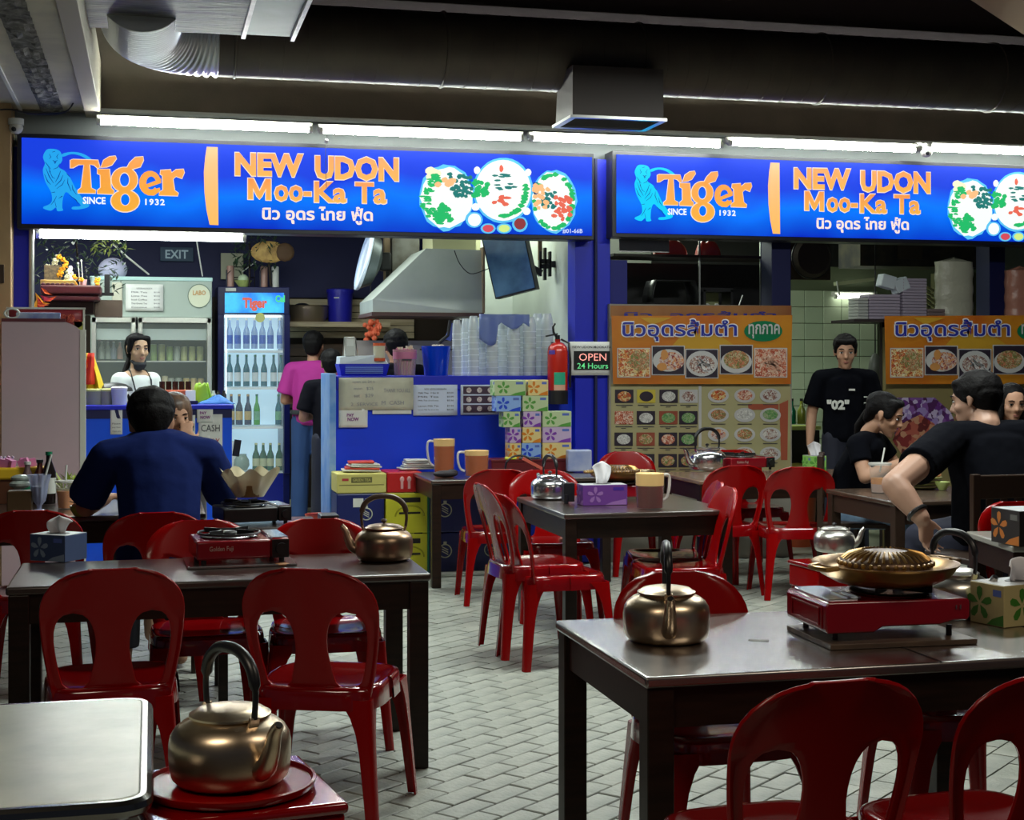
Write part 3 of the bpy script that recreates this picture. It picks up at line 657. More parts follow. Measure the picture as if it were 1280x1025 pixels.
ch = make_chair('red plastic chair at the left table, seen from behind, directly above the pale table corner')
chairs = [
 (-.115, 4.73, R(2), None),
 (.47, 4.587, R(-22), 'red plastic chair at the left table, seen from behind, beside the front kettle handle'),
 (.02, 6.47, R(3), 'red plastic chair on which the man in the blue shirt sits'),
 (-.50, 6.68, R(-4), 'red plastic chair at the far left edge behind the blue tissue box'),
 (.66, 5.99, R(178), 'red plastic chair showing between the stove and the kettle on the left table'),
 (.19, 6.05, R(183), 'red plastic chair on the far side of the left table behind the stove'),
 (2.027, 8.617, R(-8), 'red plastic chair pulled up to the table with three orange jugs'),
 (3.53, 8.60, R(4), 'red plastic chair facing the table with the silver kettle, menu board behind'),
 (3.86, 8.38, R(-12), 'red plastic chair between the menu board table and the wooden chair'),
 (2.84, 6.93+.15, R(86), 'glossy red plastic chair at the right side of the middle table, nearer one'),
 (2.92, 7.33+.1, R(80), 'glossy red plastic chair at the right side of the middle table, farther one'),
 (1.328, 2.728, R(4), 'red plastic chair in the bottom foreground, seen from behind at the right table'),
 (1.80, 2.70, R(6), 'red plastic chair cut off at the bottom right corner of the picture'),
 (1.54, 4.20, R(183), 'red plastic chair behind the foreground kettle, facing the camera'),
 (2.36, 4.26, R(176), 'red plastic chair on the far side of the right table behind the grill pan'),
 (3.83, 5.99, R(180), 'red plastic chair behind the black tissue holder at the right edge'),
 (1.80, 7.75, R(-86), 'red plastic chair at the left side of the middle table, behind the stacked pair'),
 (2.52, 6.86, R(178+180), 'red plastic chair tucked under the near side of the middle table'),
 (4.50, 8.02+.0, R(10), 'red plastic chair behind the wooden chair under the woman'),
 (3.30, 10.1, R(180), 'red plastic chair against the menu board, left of the silver kettle'),
 (4.13, 10.12, R(184), 'red plastic chair against the menu board, right of the far stove'),
]
chairs = [c for c in chairs if c[3] is None or ('under the near side' not in c[3] and 'under the woman' not in c[3] and 'behind the stacked pair' not in c[3])]
for i, (x, y, f, l) in enumerate(chairs):
    loc = (x-math.sin(f)*.25, y+math.cos(f)*.25, 0)
    if i == 0: ch.location = loc; ch.rotation_euler = (0, 0, f)
    else: dup(ch, loc, f, l)
# seats seen under the middle table and the stacked pair at its left side
dup(ch, (2.25, 8.22, 0), R(178), 'red plastic chair tucked under the far side of the middle table')
st1 = dup(ch, (1.665+.25, 6.98, 0), R(-84), 'lower red plastic chair of the nested pair left of the middle table')
st2 = dup(ch, (1.60+.235, 7.04, .045), R(-86), 'upper red plastic chair of the nested pair left of the middle table')
# wooden chairs at the right
m_bwood = MATS['brown_wood']
def wooden_chair(loc, rz, label):
    t = thing('wooden_chair', label, 'chair', loc, rz, 'brown wooden chairs at the right')
    for sx in (-1, 1):
        MB().box((sx*.20, -.21, .43), (.042, .035, .86)).build('back_post', m_bwood, t, smooth=0, bevel=.004)
        MB().box((sx*.20, .20, .22), (.042, .042, .44)).build('leg', m_bwood, t, smooth=0, bevel=.004)
    MB().box((0, 0, .45), (.44, .44, .03)).build('seat', m_bwood, t, smooth=0, bevel=.006)
    MB().box((0, -.21, .80), (.42, .028, .11)).build('top_rail', m_bwood, t, smooth=0, bevel=.006)
    MB().box((0, -.21, .56), (.40, .022, .04)).build('lower_rail', m_bwood, t, smooth=0, bevel=.004)
    for i in range(4): MB().box((-.12+i*.08, -.21, .67), (.035, .012, .20)).build('slat', m_bwood, t, smooth=0)
    return t
wcp = W(1041, 600, 222); wooden_chair((4.27, 8.47, 0), R(-117), 'brown wooden chair whose post shows left of the seated woman').scale = (1, 1, 1.03)
wooden_chair((4.10, 6.70, 0), R(2), 'brown wooden chair on which the large man in black sits').scale = (1, 1, 1.06)
# ================================================================ KETTLES
m_alu = mat('warm_aluminium', (.80, .66, .48), .31, 1.0, bump=.10, bscale=9, col2=(.50, .38, .26), nscale=7, contrast=(.3, .75))
m_alu2 = mat('cool_aluminium', (.72, .70, .66), .3, 1.0, bump=.08, bscale=9, col2=(.58, .56, .50), nscale=7)
m_alu3 = mat('copper_tarnished_aluminium', (.50, .34, .23), .33, 1.0, bump=.10, bscale=9, col2=(.30, .22, .15), nscale=7)
def kettle(loc, rz, label, m=None, s=1.0, handle='up', mh=None, knob=True):
    m = m or m_alu
    t = thing('kettle', label, 'kettle', loc, rz, 'metal kettles on tables and stools'); t.scale = (s, s, s)
    prof = [(.0, .0), (.092, .0), (.102, .003), (.111, .012), (.1155, .028), (.1175, .050), (.1175, .076), (.1145, .092), (.106, .106), (.092, .117), (.076, .124), (.073, .127)]
    MB().lathe(prof, n=48, cap=False).build('body', m, t, smooth=40)
    MB().lathe([(.073, .126), (.079, .128), (.079, .132), (.073, .135), (.064, .141), (.045, .145), (.018, .147), (.0, .148)], n=40, cap=False).build('lid', m, t, smooth=40)
    MB().lathe([(.004, .147), (.005, .152), (.011, .155), (.013, .160), (.009, .166), (.0, .168)], n=16, cap=False).build('lid_knob', mh or m_black, t)
    # spout along +x
    sp = spline([(.098, 0, .040), (.128, 0, .052), (.147, 0, .085), (.158, 0, .118), (.172, 0, .138)], 5)
    MB().tube(sp, [.024-.014*i/(len(sp)-1) for i in range(len(sp))], n=16).build('spout', m, t, smooth=60)
    MB().cyl((.1705, 0, .1365), (.1735, 0, .1405), .0075, n=12).build('spout_opening', m_black, t)
    for sx in (-1, 1): MB().box((sx*.086, 0, .128), (.008, .022, .022), ry=sx*.3).build('handle_lug', m, t, smooth=0, bevel=.002)
    hp = spline([(-.088, 0, .135), (-.092, 0, .18), (-.080, 0, .225), (-.045, 0, .252), (0, 0, .259), (.045, 0, .252), (.080, 0, .225), (.092, 0, .18), (.088, 0, .135)], 5)
    MB().tube(hp, [.0115 if 6 < i < len(hp)-7 else .006 for i in range(len(hp))], n=10, flat=1.0).build('handle', mh or m_black, t, smooth=60)
    if not knob: bpy.data.objects.remove([c for c in t.children if c.name.startswith('lid_knob')][0])
    return t
kD = wz(833, 800, .70)
kettle((kD.x, kD.y, .701), R(-106), 'dented aluminium kettle alone on the left half of the right foreground table', s=1.0, knob=False)
kA = wz(480, 700, .70); kettle((kA.x, kA.y, .701), R(165), 'copper toned kettle on the right corner of the left table', m_alu3, s=.94, mh=mat('brown_bakelite', (.10, .065, .045), .35))
# stool with the nearest kettle
def stool(loc, rz, label, h=.45, w_=.33, disc=False):
    t = thing('plastic_stool', label, 'stool', loc, rz, 'red plastic stools')
    MB().box((0, 0, h-.012), (w_, w_, .024)).build('seat', m_reds, t, smooth=30, bevel=.010, bseg=3)
    MB().box((0, 0, h-.075), (w_-.012, w_-.012, .11)).build('skirt', m_red, t, smooth=30, bevel=.010, bseg=3)
    for sx in (-1, 1):
        for sy in (-1, 1):
            a = w_/2-.02
            MB().add([(sx*(a-.05), sy*a, h-.12), (sx*a, sy*a, h-.12), (sx*a, sy*(a-.05), h-.12), (sx*(a-.012), sy*(a-.05), h-.12), (sx*(a-.012), sy*(a-.012), h-.12), (sx*(a-.05), sy*(a-.012), h-.12),
                      (sx*(a-.02), sy*(a+.03), 0), (sx*(a+.03), sy*(a+.03), 0), (sx*(a+.03), sy*(a-.02), 0), (sx*(a+.018), sy*(a-.02), 0), (sx*(a+.018), sy*(a+.018), 0), (sx*(a-.02), sy*(a+.018), 0)],
                     [(0,1,7,6),(1,2,8,7),(2,3,9,8),(3,4,10,9),(4,5,11,10),(5,0,6,11),(6,7,8,9,10,11)]).build('leg', m_red, t, smooth=30)
    if disc:
        pass
    return t
s0 = W(288, 960, 645); s0z = .655
ks = stool((s0.x, s0.y+.02, 0), R(9), 'tall red plastic stool under the nearest kettle at the bottom left', h=.625, w_=.375)
md = thing('round_tray', 'round red plastic tray between the stool and the nearest kettle', 'tray', (s0.x, s0.y+.01, .626))
MB().lathe([(0, 0), (.150, 0), (.162, .004), (.166, .012), (.166, .018), (.160, .019), (.156, .012), (.0, .012)], n=48, cap=False).build('disc', m_red, md)
tag(MB().prism([(-.05, -.012), (-.02, -.02), (.0, -.008), (.03, -.018), (.055, .0), (.05, .014), (.02, .01), (-.01, .018), (-.045, .012)], .001, ax='y', M=Matrix.Translation((s0.x+.03, s0.y+.02-.189, .57)) @ Matrix.Rotation(R(9), 4, 'Z')).build('burn_mark', mat('burn_brown', (.06, .02, .01), .7)), 'dark brown burn mark on the front of the red stool', 'mark')
kettle((s0.x, s0.y+.01, .640), R(-62), 'nearest kettle, brass toned, on the red stool in the bottom left foreground', m_alu, s=1.0, knob=False)
s1 = wz(1036, 704, .45); stool((s1.x+.02, s1.y+.05, 0), R(5), 'low red plastic stool with a small kettle beside the grill pan', h=.45, w_=.30)
k3 = wz(1045, 690, .45); k3 = kettle((k3.x, k3.y+.02, .451), R(-18), 'small dull kettle on the low red stool behind the grill pan', m_alu2, s=.92); bpy.data.objects.remove([c for c in k3.children if c.name.split('.')[0] == 'handle'][0])
k4 = W(1192, 745, 417); kettle((k4.x, k4.y, .701), R(-75), 'kettle standing behind the grill pan, mostly hidden by it', m_alu2, s=.95)
k5 = wz(884, 588, .70); kettle((k5.x, k5.y, .701), R(195), 'bright silver kettle on the table before the menu board', mat('bright_aluminium', (.82, .84, .88), .2, 1.0, bump=.06, bscale=9), s=1.13)
k6 = wz(693, 624, .70); kettle((k6.x-.02, k6.y+.02, .701), R(100), 'silver kettle at the far left of the middle table, behind the black clip', MATS['bright_aluminium'], s=.93)
# ================================================================ STOVES
m_rs = mat('red_enamel', (.24, .004, .012), .22, coat=.6); m_iron = mat('black_iron', (.010, .010, .011), .4, .3)
def stove(loc, rz, label, s=1.0, brandtxt=None, group='portable gas stoves'):
    t = thing('gas_stove', label, 'stove', loc, rz, group); t.scale = (s, s, s)
    for sx in (-1, 1):
        for sy in (-1, 1): MB().cyl((sx*.14, sy*.11, 0), (sx*.14, sy*.11, .016), .010, n=10).build('foot', m_black, t)
    MB().box((-.035, 0, .050), (.265, .262, .068)).build('body', m_rs, t, smooth=30, bevel=.008, bseg=3)
    MB().box((.132, 0, .052), (.066, .262, .072)).build('cartridge_bay', m_rs, t, smooth=30, bevel=.010, bseg=3)
    MB().box((.132, -.002, .0895), (.058, .24, .004)).build('cartridge_lid', mat('stove_chrome', (.75, .78, .85), .2, .9), t, smooth=0, bevel=.001)
    MB().box((.132, -.1325, .050), (.062, .004, .066)).build('control_panel', m_black, t, smooth=0, bevel=.001)
    MB().cyl((.134, -.134, .05), (.134, -.152, .05), .021, n=20).build('knob', m_black, t)
    MB().lathe([(0, .084), (.095, .084), (.105, .089), (.100, .092), (.06, .088), (.0, .088)], c=(-.035, 0, 0), n=32, cap=False).build('drip_plate', mat('drip_steel', (.35, .35, .36), .25, 1.0), t)
    MB().lathe([(0, .088), (.03, .088), (.032, .100), (.022, .106), (0, .106)], c=(-.035, 0, 0), n=24, cap=False).build('burner', m_iron, t)
    for k in range(4):
        a = PI/4+k*PI/2; c, s_ = math.cos(a), math.sin(a)
        MB().box((-.035+c*.075, s_*.075, .104), (.075, .006, .018), rz=a).build('pan_support', m_iron, t, smooth=0)
    MB().tube([(-.035+.112*math.cos(2*PI*i/32), .112*math.sin(2*PI*i/32), .1) for i in range(32)], .0045, n=6, closed=True).build('support_ring', m_iron, t)
    if brandtxt: text_local('lettering', brandtxt, .085, .022, mat('silver_print', (.55, .42, .38), .4), t, Matrix.Translation((-.08, -.1325, .054)))
    return t
sA = wz(300, 706, .70)
tb_ = thing('serving_board', 'shiny board under the stove on the left table', 'board', (sA.x+.0, sA.y+.06, .701), R(2))
MB().box((0, 0, .004), (.40, .30, .008)).build('plate', mat('shiny_board', (.30, .28, .28), .15, .6), tb_, smooth=0, bevel=.002)
stove((sA.x, sA.y+.09, .710), R(5), 'red portable gas stove on the left table beside the copper toned kettle', 1.03, 'Golden Fuji')
# right foreground stove: its broad side to the camera, cartridge bay at the left end
bl = wz(982, 792, .70); br = wz(1236, 812, .70)
bl = wz(1040, 814, .70); sc_ = Vector((bl.x+.205, bl.y+.17, .70))
tb_ = thing('wooden_board', 'thin wooden board under the right foreground gas stove', 'board', (sc_.x+.01, sc_.y-.02, .701), R(-2))
MB().box((0, 0, .007), (.42, .30, .014)).build('board', mat('worn_board', (.10, .065, .04), .45, col2=(.05, .03, .02), nscale=6, stretch=(1, 7, 1)), tb_, smooth=0, bevel=.002)
t = thing('gas_stove', 'large dark red gas stove carrying the round grill pan in the right foreground', 'stove', (sc_.x+.005, sc_.y-.01, .716), R(-2), 'portable gas stoves'); t.scale = (1.0, 1.08, 1.1)
for sx in (-1, 1):
    for sy in (-1, 1): MB().cyl((sx*.165, sy*.09, 0), (sx*.165, sy*.09, .026), .008, n=10).build('foot', m_black, t)
b = MB(); b.prism([(-.20, .02), (-.07, .02), (-.045, .033), (.12, .033), (.16, .042), (.20, .042), (.207, .05), (.207, .088), (.200, .095), (-.20, .095), (-.207, .085), (-.207, .03)], .25, ax='y', M=Matrix.Translation((0, -.125, 0)))
b.build('body', m_rs, t, smooth=30, bevel=.004)
MB().box((-.208, -.005, .058), (.004, .20, .058)).build('end_panel', m_rs, t, smooth=0, bevel=.0015)
for dz in (-.02, .02): MB().box((-.2115, -.005, .058+dz), (.003, .17, .004)).build('panel_rib', m_rs, t, smooth=0, bevel=.001)
for dy in (-.085, .085): MB().box((-.2115, -.005+dy, .058), (.003, .004, .044)).build('panel_rib', m_rs, t, smooth=0, bevel=.001)
MB().box((-.15, 0, .098), (.085, .22, .006)).build('cartridge_lid', MATS['stove_chrome'], t, smooth=0, bevel=.003)
for i in range(2): MB().box((-.135+i*.03, -.06, .103), (.008, .10, .004)).build('lid_rib', m_steel, t, smooth=0)
MB().lathe([(0, .096), (.105, .096), (.112, .101), (.104, .103), (.06, .10), (.0, .10)], c=(.04, 0, 0), n=32, cap=False).build('drip_plate', MATS['drip_steel'], t)
for k in range(4):
    a = PI/4+k*PI/2; MB().box((.04+math.cos(a)*.075, math.sin(a)*.075, .116), (.08, .007, .026), rz=a).build('pan_support', m_iron, t, smooth=0)
for dx in (0, .012): MB().box((.165+dx, -.127, .075), (.003, .004, .010)).build('rivet_glint', m_steel, t, smooth=0)
m_brass = mat('seasoned_brass', (.42, .25, .07), .3, .75, bump=.12, bscale=25, col2=(.22, .12, .04), nscale=9)
def grill_pan(loc, rz, label, s=1.0, g='domed grill pans'):
    t = thing('grill_pan', label, 'pan', loc, rz, g); t.scale = (s, s, s)
    MB().lathe([(0, .0), (.085, .0), (.110, .006), (.140, .022), (.152, .040), (.157, .044), (.158, .048), (.150, .047), (.138, .034), (.112, .022), (.096, .020)], n=64, cap=False).build('moat_dish', m_brass, t, smooth=50)
    b = MB(); n = 64; prof = [(.098, .020), (.101, .034), (.101, .046), (.096, .054), (.080, .063), (.055, .070), (.028, .074), (.0, .075)]
    b.lathe(prof, n=64, cap=False); b.build('dome', mat('charred_dome', (.12, .07, .04), .35, .6, bump=.2, bscale=30), t, smooth=50)
    for k in range(36):
        a = 2*PI*k/36; c_, s_ = math.cos(a), math.sin(a)
        MB().tube([(c_*.094, s_*.094, .054), (c_*.078, s_*.078, .066), (c_*.050, s_*.050, .0735)], [.0035, .0035, .002], n=5).build('rib', m_brass, t)
    for k in range(36):
        a = 2*PI*(k+.5)/36; MB().ball((.101*math.cos(a), .101*math.sin(a), .047), (.0055, .0055, .006), 6, 4).build('rim_scallop', m_brass, t)
    for sx in (-1, 1):
        MB().tube([(sx*.150, -.035, .045), (sx*.176, -.030, .043), (sx*.182, 0, .043), (sx*.176, .030, .043), (sx*.150, .035, .045)], .006, n=8).build('handle', m_brass, t)
    return t
gp = grill_pan((sc_.x+.035, sc_.y-.005, .845), R(10), 'large brass grill pan with ribbed dome on the right foreground stove', 1.26)
# middle table: pan on stove at the back, clip, tissue, jug
m_gp2 = wz(752, 622, .70)
stove((2.56, 7.86, .702), R(8), 'black and red stove under the wide shallow pan at the back of the middle table', .95)
grill_pan((2.53, 7.86, .805), 0, 'wide shallow grill pan behind the purple tissue box', 1.10)
sE = wz(938, 588, .70); stove((sE.x, sE.y+.12, .702), R(6), 'dark red gas stove on the table before the menu board', 1.05, 'Golden Fuji')
sB = wz(303, 668, .70)
for c in stove((.43, 6.60, .752), R(10), 'black stove under the crumpled food bag, right of the man in blue', .9).children:
    if c.active_material == m_rs: c.data = c.data.copy(); c.data.materials[0] = m_black
# ================================================================ TISSUE BOXES
def tissue_box(loc, rz, size, label, base, flower, accent, tissue=True, group='printed tissue boxes', th=.05, name='tissue_box', stacked=False):
    t = thing(name, label, 'tissue box', loc, rz, group); a, d, h = size
    MB().box((0, 0, h/2), (a, d, h)).build('carton', base, t, smooth=0, bevel=.0015, bseg=1)
    rr = random.Random(hash(label) % 1000 if False else len(label)*7+int(a*100))
    def petals(cx, cz, r, n, q, off):
        out = []
        for k in range(n):
            a0 = 2*PI*k/n+q; pts = []
            for (rad, da) in ((.12, 0), (.6, -.38), (.95, -.22), (1.05, 0), (.95, .22), (.6, .38)):
                pts.append((cx+r*rad*math.cos(a0+da), -off, cz+r*rad*math.sin(a0+da)))
            out.append(pts)
        return out
    def face(M, wd):
        b = MB()
        for pts in petals(-wd*.22, h*.5, h*.40, 5, .3, .0006): b.add(pts, [tuple(range(6))], M)
        b.build('flower_print', flower, t, smooth=0, fix=False)['kind'] = 'stuff'
        MB().add([(wd*.18, -.0006, h*.72), (wd*.42, -.0006, h*.72), (wd*.42, -.0006, h*.88), (wd*.18, -.0006, h*.88)], [(0, 1, 2, 3)], M).build('logo_print', accent, t, smooth=0, fix=False)
        MB().add([(wd*.0, -.0005, 0.002), (wd*.48, -.0005, .002), (wd*.48, -.0005, h*.3), (wd*.15, -.0005, h*.16)], [(0, 1, 2, 3)], M).build('wave_print', flower, t, smooth=0, fix=False)
    face(Matrix.Translation((0, -d/2, 0)), a)
    face(Matrix.Translation((-a/2, 0, 0)) @ Matrix.Rotation(-PI/2, 4, 'Z'), d)
    if tissue:
        MB().box((0, 0, h+.0004), (a*.98, d*.98, .001)).build('top_panel', mat('tissue_box_top', (.52, .54, .56), .4), t, smooth=0)
        MB().lathe([(0, .001), (.05, .001), (.05, .002), (0, .002)], n=20, M=Matrix.Translation((0, 0, h)) @ Matrix.Scale(.5, 4, (0, 1, 0))).build('slot', m_black, t)
        b = MB(); ph = rr.uniform(0, 6)
        def fn(u, v):
            w0 = .030+.022*v; x = (u-.5)*2*w0+.006*math.sin(v*4+ph)
            y = .010*math.sin(u*9+v*2+ph)+.018*(v-.3)*math.sin(v*3+ph)
            return Vector((x, y, h-.005+th*1.5*v*(1-.18*(2*u-1)**2)-(.02*max(0, v-.75)*4*abs(u-.5))))
        b.grid(fn, 16, 12); b.build('tissue', mat('tissue_paper', (.80, .80, .84), .8), t, smooth=80, solid=.001, fix=False)
    return t
def cm(n, c): return mat(n, c, .45)
pr = dict(g=(cm('box_pale_green', (.50, .62, .35)), cm('flower_green', (.09, .32, .05))), o=(cm('box_pale_yellow', (.75, .60, .25)), cm('flower_orange', (.65, .20, .01))),
          b=(cm('box_pale_blue', (.25, .42, .80)), cm('flower_blue', (.01, .06, .60))), p=(cm('box_pale_lilac', (.55, .42, .62)), cm('flower_purple', (.20, .04, .38))),
          n=(cm('box_navy', (.05, .08, .18)), cm('flower_greyblue', (.25, .33, .45))), G=(cm('box_cream', (.52, .44, .20)), cm('flower_deep_green', (.05, .20, .02))))
acc = cm('logo_blue', (.10, .16, .50))
tA_ = wz(72, 702, .70)
tissue_box((tA_.x, tA_.y+.06, .701), R(-36), (.165, .13, .100), 'navy and white tissue box at the left end of the left table', *pr['n'], acc)
tcx = wz(762, 632, .70)
tissue_box((tcx.x-.02, tcx.y+.07, .701), R(-1), (.245, .12, .108), 'deep purple tissue box with tall white tissue on the middle table', cm('box_purple', (.14, .04, .26)), cm('flower_violet', (.30, .14, .42)), cm('logo_violet', (.05, .02, .3)), th=.085)
tissue_box((2.455, 3.84, .701), R(14), (.25, .13, .118), 'cream tissue box with big green leaf print at the right edge', *pr['G'], acc)
te = wz(1022, 590, .70); tissue_box((te.x, te.y+.05, .701), R(4), (.12, .12, .11), 'small bright green tissue box on the far end of the menu board table', cm('box_green', (.25, .55, .12)), cm('flower_green', (0, 0, 0)), acc, th=.07)
tg = wz(1254, 702, .70)
tissue_box((3.62, 5.50, .701), R(2), (.34, .20, .145), 'black tissue holder with orange flowered side at the right edge', cm('holder_black', (.016, .013, .012)), cm('flower_rust', (.45, .14, .02)), cm('holder_grey', (.12, .12, .11)), th=.05)
for c in list(bpy.data.objects):
    pass
tpk = tM
# wall of stacked tissue boxes on the maroon crate
Ys = 10.02
m_mar = mat('maroon_plastic', (.13, .008, .012), .4)
cr0, cr1 = wy(613, 590, 9.95).x, wy(715, 590, 9.95).x
t = thing('maroon_crate', 'long maroon plastic tray under the wall of tissue boxes', 'tray', ((cr0+cr1)/2, 10.02, .702))
MB().box((0, 0, .045), (cr1-cr0, .22, .09)).build('tray', m_mar, t, smooth=0, bevel=.006); MB().box((0, -.112, .082), (cr1-cr0+.01, .01, .016)).build('lip', m_mar, t, smooth=0, bevel=.002)
zt0 = .793
rows_ = [((631, 'o', .60), (659, 'b', 1), (677, 'o2', 1), (697, 'o', 1)), ((638, 'p', .60), (665, 'o', 1), (697, 'p', 1)), ((641, 'g', .60), (667, 'p', 1), (697, 'g', 1)), ((640, 'b', 1), (668, 'g', 1)), ((640, 'g', 1), (674, 'o', 1))]
names = {'g': 'green', 'o': 'orange', 'b': 'blue', 'p': 'purple'}
spec_ = [  # (px0, px1, py0, py1, colour)
 (637, 652, 547, 568, 'o'), (652, 677, 549, 568, 'b'), (678, 715, 548, 568, 'o'),
 (637, 652, 528, 547, 'p'), (653, 677, 530, 549, 'o'), (678, 715, 530, 548, 'p'),
 (629, 651, 510, 528, 'g'), (654, 677, 510, 530, 'p'), (678, 715, 510, 530, 'g'),
 (620, 652, 491, 510, 'b'), (653, 686, 491, 510, 'g'),
 (618, 658, 471, 491, 'g'), (660, 686, 471, 490, 'o')]
rown = ['bottom row', 'second row', 'middle row', 'fourth row', 'top row']
posn = {2: ['left', 'right'], 3: ['left', 'middle', 'right']}
cnt = {}
zrow = [.793+i*.1095 for i in range(5)]; per = [3, 3, 3, 2, 2]; k = 0
for r_ in range(5):
    for q in range(per[r_]):
        a_, b_, y0_, y1_, c_ = spec_[k]; k += 1
        xa, xb = wy(a_, 500, 9.94).x, wy(b_, 500, 9.94).x
        tissue_box(((xa+xb)/2, 9.94+.075, zrow[r_]), 0, (xb-xa-.006, .14, .108), f'{names[c_]} flowered tissue box, {posn[per[r_]][q]} one in the {rown[r_]} of the stack', *pr[c_], acc, tissue=False, group='stacked tissue boxes')
MB_ = None
ORD = ['first', 'second', 'third', 'fourth', 'fifth', 'sixth', 'seventh', 'eighth']
# ================================================================ KITCHEN OF THE LEFT STALL
def thingw(name, label, cat, loc, rz=0, group=None): return thing(name, label, cat, loc, rz, group)
# --- left counter
ya = 10.46
a, b_ = wy(101, 507, ya), wy(290, 507, ya)
t = thing('counter', 'bright blue left counter with cash only notices behind the man in blue', 'counter', ((a.x+b_.x)/2, ya+.3, 0))
MB().bb((a.x, ya, 0), (b_.x, ya+.6, a.z-.03)).build('front', m_blue2, t, smooth=0, world=True, bevel=.004)
MB().bb((a.x-.02, ya-.02, a.z-.03), (b_.x+.01, ya+.62, a.z)).build('worktop', m_blue, t, smooth=0, world=True, bevel=.006)
MB().bb((a.x, ya-.006, a.z-.09), (b_.x, ya, a.z-.03)).build('edge_band', m_navy, t, smooth=0, world=True)
zc1 = a.z
m_paper = mat('white_paper', (.74, .76, .74), .7, col2=(.66, .68, .64), nscale=6); m_ink = mat('dark_ink', (.03, .03, .05), .6); m_rink = mat('red_ink', (.45, .03, .04), .6)
m_buff = mat('buff_paper', (.62, .62, .50), .7, col2=(.50, .50, .40), nscale=7)
def paper(name, box, Yp, label, m=None, off=.004, group='paper notices taped to the counters', rot=0):
    x0, y0, x1, y1 = box; pA = wy(x0, y0, Yp); pB = wy(x1, y1, Yp)
    t = thing(name, label, 'notice', ((pA.x+pB.x)/2, Yp-off-.002, (pA.z+pB.z)/2), 0, group)
    w_, h_ = abs(pB.x-pA.x), abs(pA.z-pB.z)
    b = MB(); b.grid(lambda u, v: Vector(((u-.5)*w_, .0015*math.sin(u*7+v*5), (v-.5)*h_)), 6, 6); b.build('sheet', m or m_paper, t, smooth=80, solid=.0012, fix=False)
    t['w'] = w_; t['h'] = h_
    return t, w_, h_
def tline(t, s_, cx, cz, w_, h_, m=None, bold=.0, nm='lettering'):
    return text_local(nm, s_, w_, h_, m or m_ink, t, Matrix.Translation((cx, -.004, cz)), bold)
t, w_, h_ = paper('cash_notice', (248, 518, 278, 579), ya, 'cash only notice at the right end of the left counter', off=.004)
tline(t, 'CASH', 0, h_*.22, w_*.78, h_*.14); tline(t, 'ONLY', 0, -h_*.06, w_*.78, h_*.14, m_rink)
t, w_, h_ = paper('cash_notice', (222, 519, 244, 545), ya, 'half hidden cash notice beside the head of the man in blue')
tline(t, 'CASH', .005, -.01, w_*.8, h_*.35)
t, w_, h_ = paper('pay_notice', (246, 510, 266, 528), ya, 'small pay now card at the top of the left counter', off=.010)
tline(t, 'PAY', -w_*.1, h_*.16, w_*.42, h_*.20, mat('purple_ink', (.22, .02, .22), .6), .03); tline(t, 'NOW', w_*.03, -h_*.14, w_*.62, h_*.22, MATS['purple_ink'], .03)
t, w_, h_ = paper('price_notice', (138, 509, 153, 543), ya, 'white price notice left of the head of the man in blue')
for i, s_ in enumerate(('Please', 'pay first', 'thank you')): tline(t, s_, 0, h_*(-.1-.14*i), w_*.7, h_*.06)
t, w_, h_ = paper('small_notice', (246, 545, 262, 560), ya, 'tiny white slip behind the cash only notice'); 
# --- items on left counter
def on(px, Yp, z): return (wy(px, 400, Yp).x, Yp, z)
m_lid = mat('greenish_clear_plastic', (.52, .58, .36), .25, trans=.3)
def tub(px, Yp, z, r, h, m, label, cat='tub', group='tubs on the left counter', lid=None, r2=None):
    t = thing('plastic_tub', label, cat, on(px, Yp, z), 0, group)
    MB().lathe([(0, 0), (r*.85, 0), (r2 or r, h), ((r2 or r)-.004, h), (r*.82, .004), (0, .004)], n=28, cap=False).build('tub_wall', m, t)
    if lid: MB().lathe([(0, h+.012), (r*.8, h+.012), (r*1.03, h+.004), (r*1.03, h-.008), (r, h-.008)], n=28, cap=False).build('tub_lid', lid, t)
    return t
tub(119, 10.75, zc1, .10, .10, m_lid, 'clear tub with pale yellow green lid at the left end of the counter', lid=mat('lime_lid', (.62, .68, .25), .4))
tub(134, 10.7, zc1, .06, .10, m_lid, 'small clear tub with yellow green lid beside the white tub', lid=MATS['lime_lid'])
tub(149, 10.62, zc1, .055, .115, mat('white_bucket', (.55, .62, .70), .4), 'white tub with white lid just left of the head', lid=mat('white_lid', (.80, .82, .85), .4))
t = thing('takeaway_hat', 'black rounded lid lying on the tubs of the left counter', 'lid', on(141, 10.85, zc1+.09)); MB().lathe([(.14, 0), (.13, .025), (.09, .05), (.04, .06), (0, .062)], n=28, cap=False).build('dome', m_black, t)
t = thing('condiment_tray', 'orange tray of small dark jars on the left counter', 'tray', on(219, 10.75, zc1)); 
MB().box((0, 0, .05), (.24, .2, .10)).build('tray', mat('orange_tray', (.60, .12, .05), .4), t, smooth=0, bevel=.01)
for i in range(5): MB().cyl((-.09+i*.045, -.03+.04*(i % 2), .10), (-.09+i*.045, -.03+.04*(i % 2), .16), .02, n=12).build('jar', mat('dark_glass', (.05, .02, .015), .2), t)
t = thing('card_reader', 'white and blue card holder beside the orange tray on the counter', 'holder', on(238, 10.66, zc1)); MB().box((0, 0, .05), (.07, .05, .09), rx=R(-14)).build('case', mat('pale_card', (.7, .75, .8), .4), t, smooth=0, bevel=.004); MB().box((0, 0, .012), (.1, .08, .024)).build('foot', m_navy, t, smooth=0)
t = thing('lime_bag', 'lime green plastic bag on the left counter by the chiller frame', 'bag', on(252, 10.85, zc1))
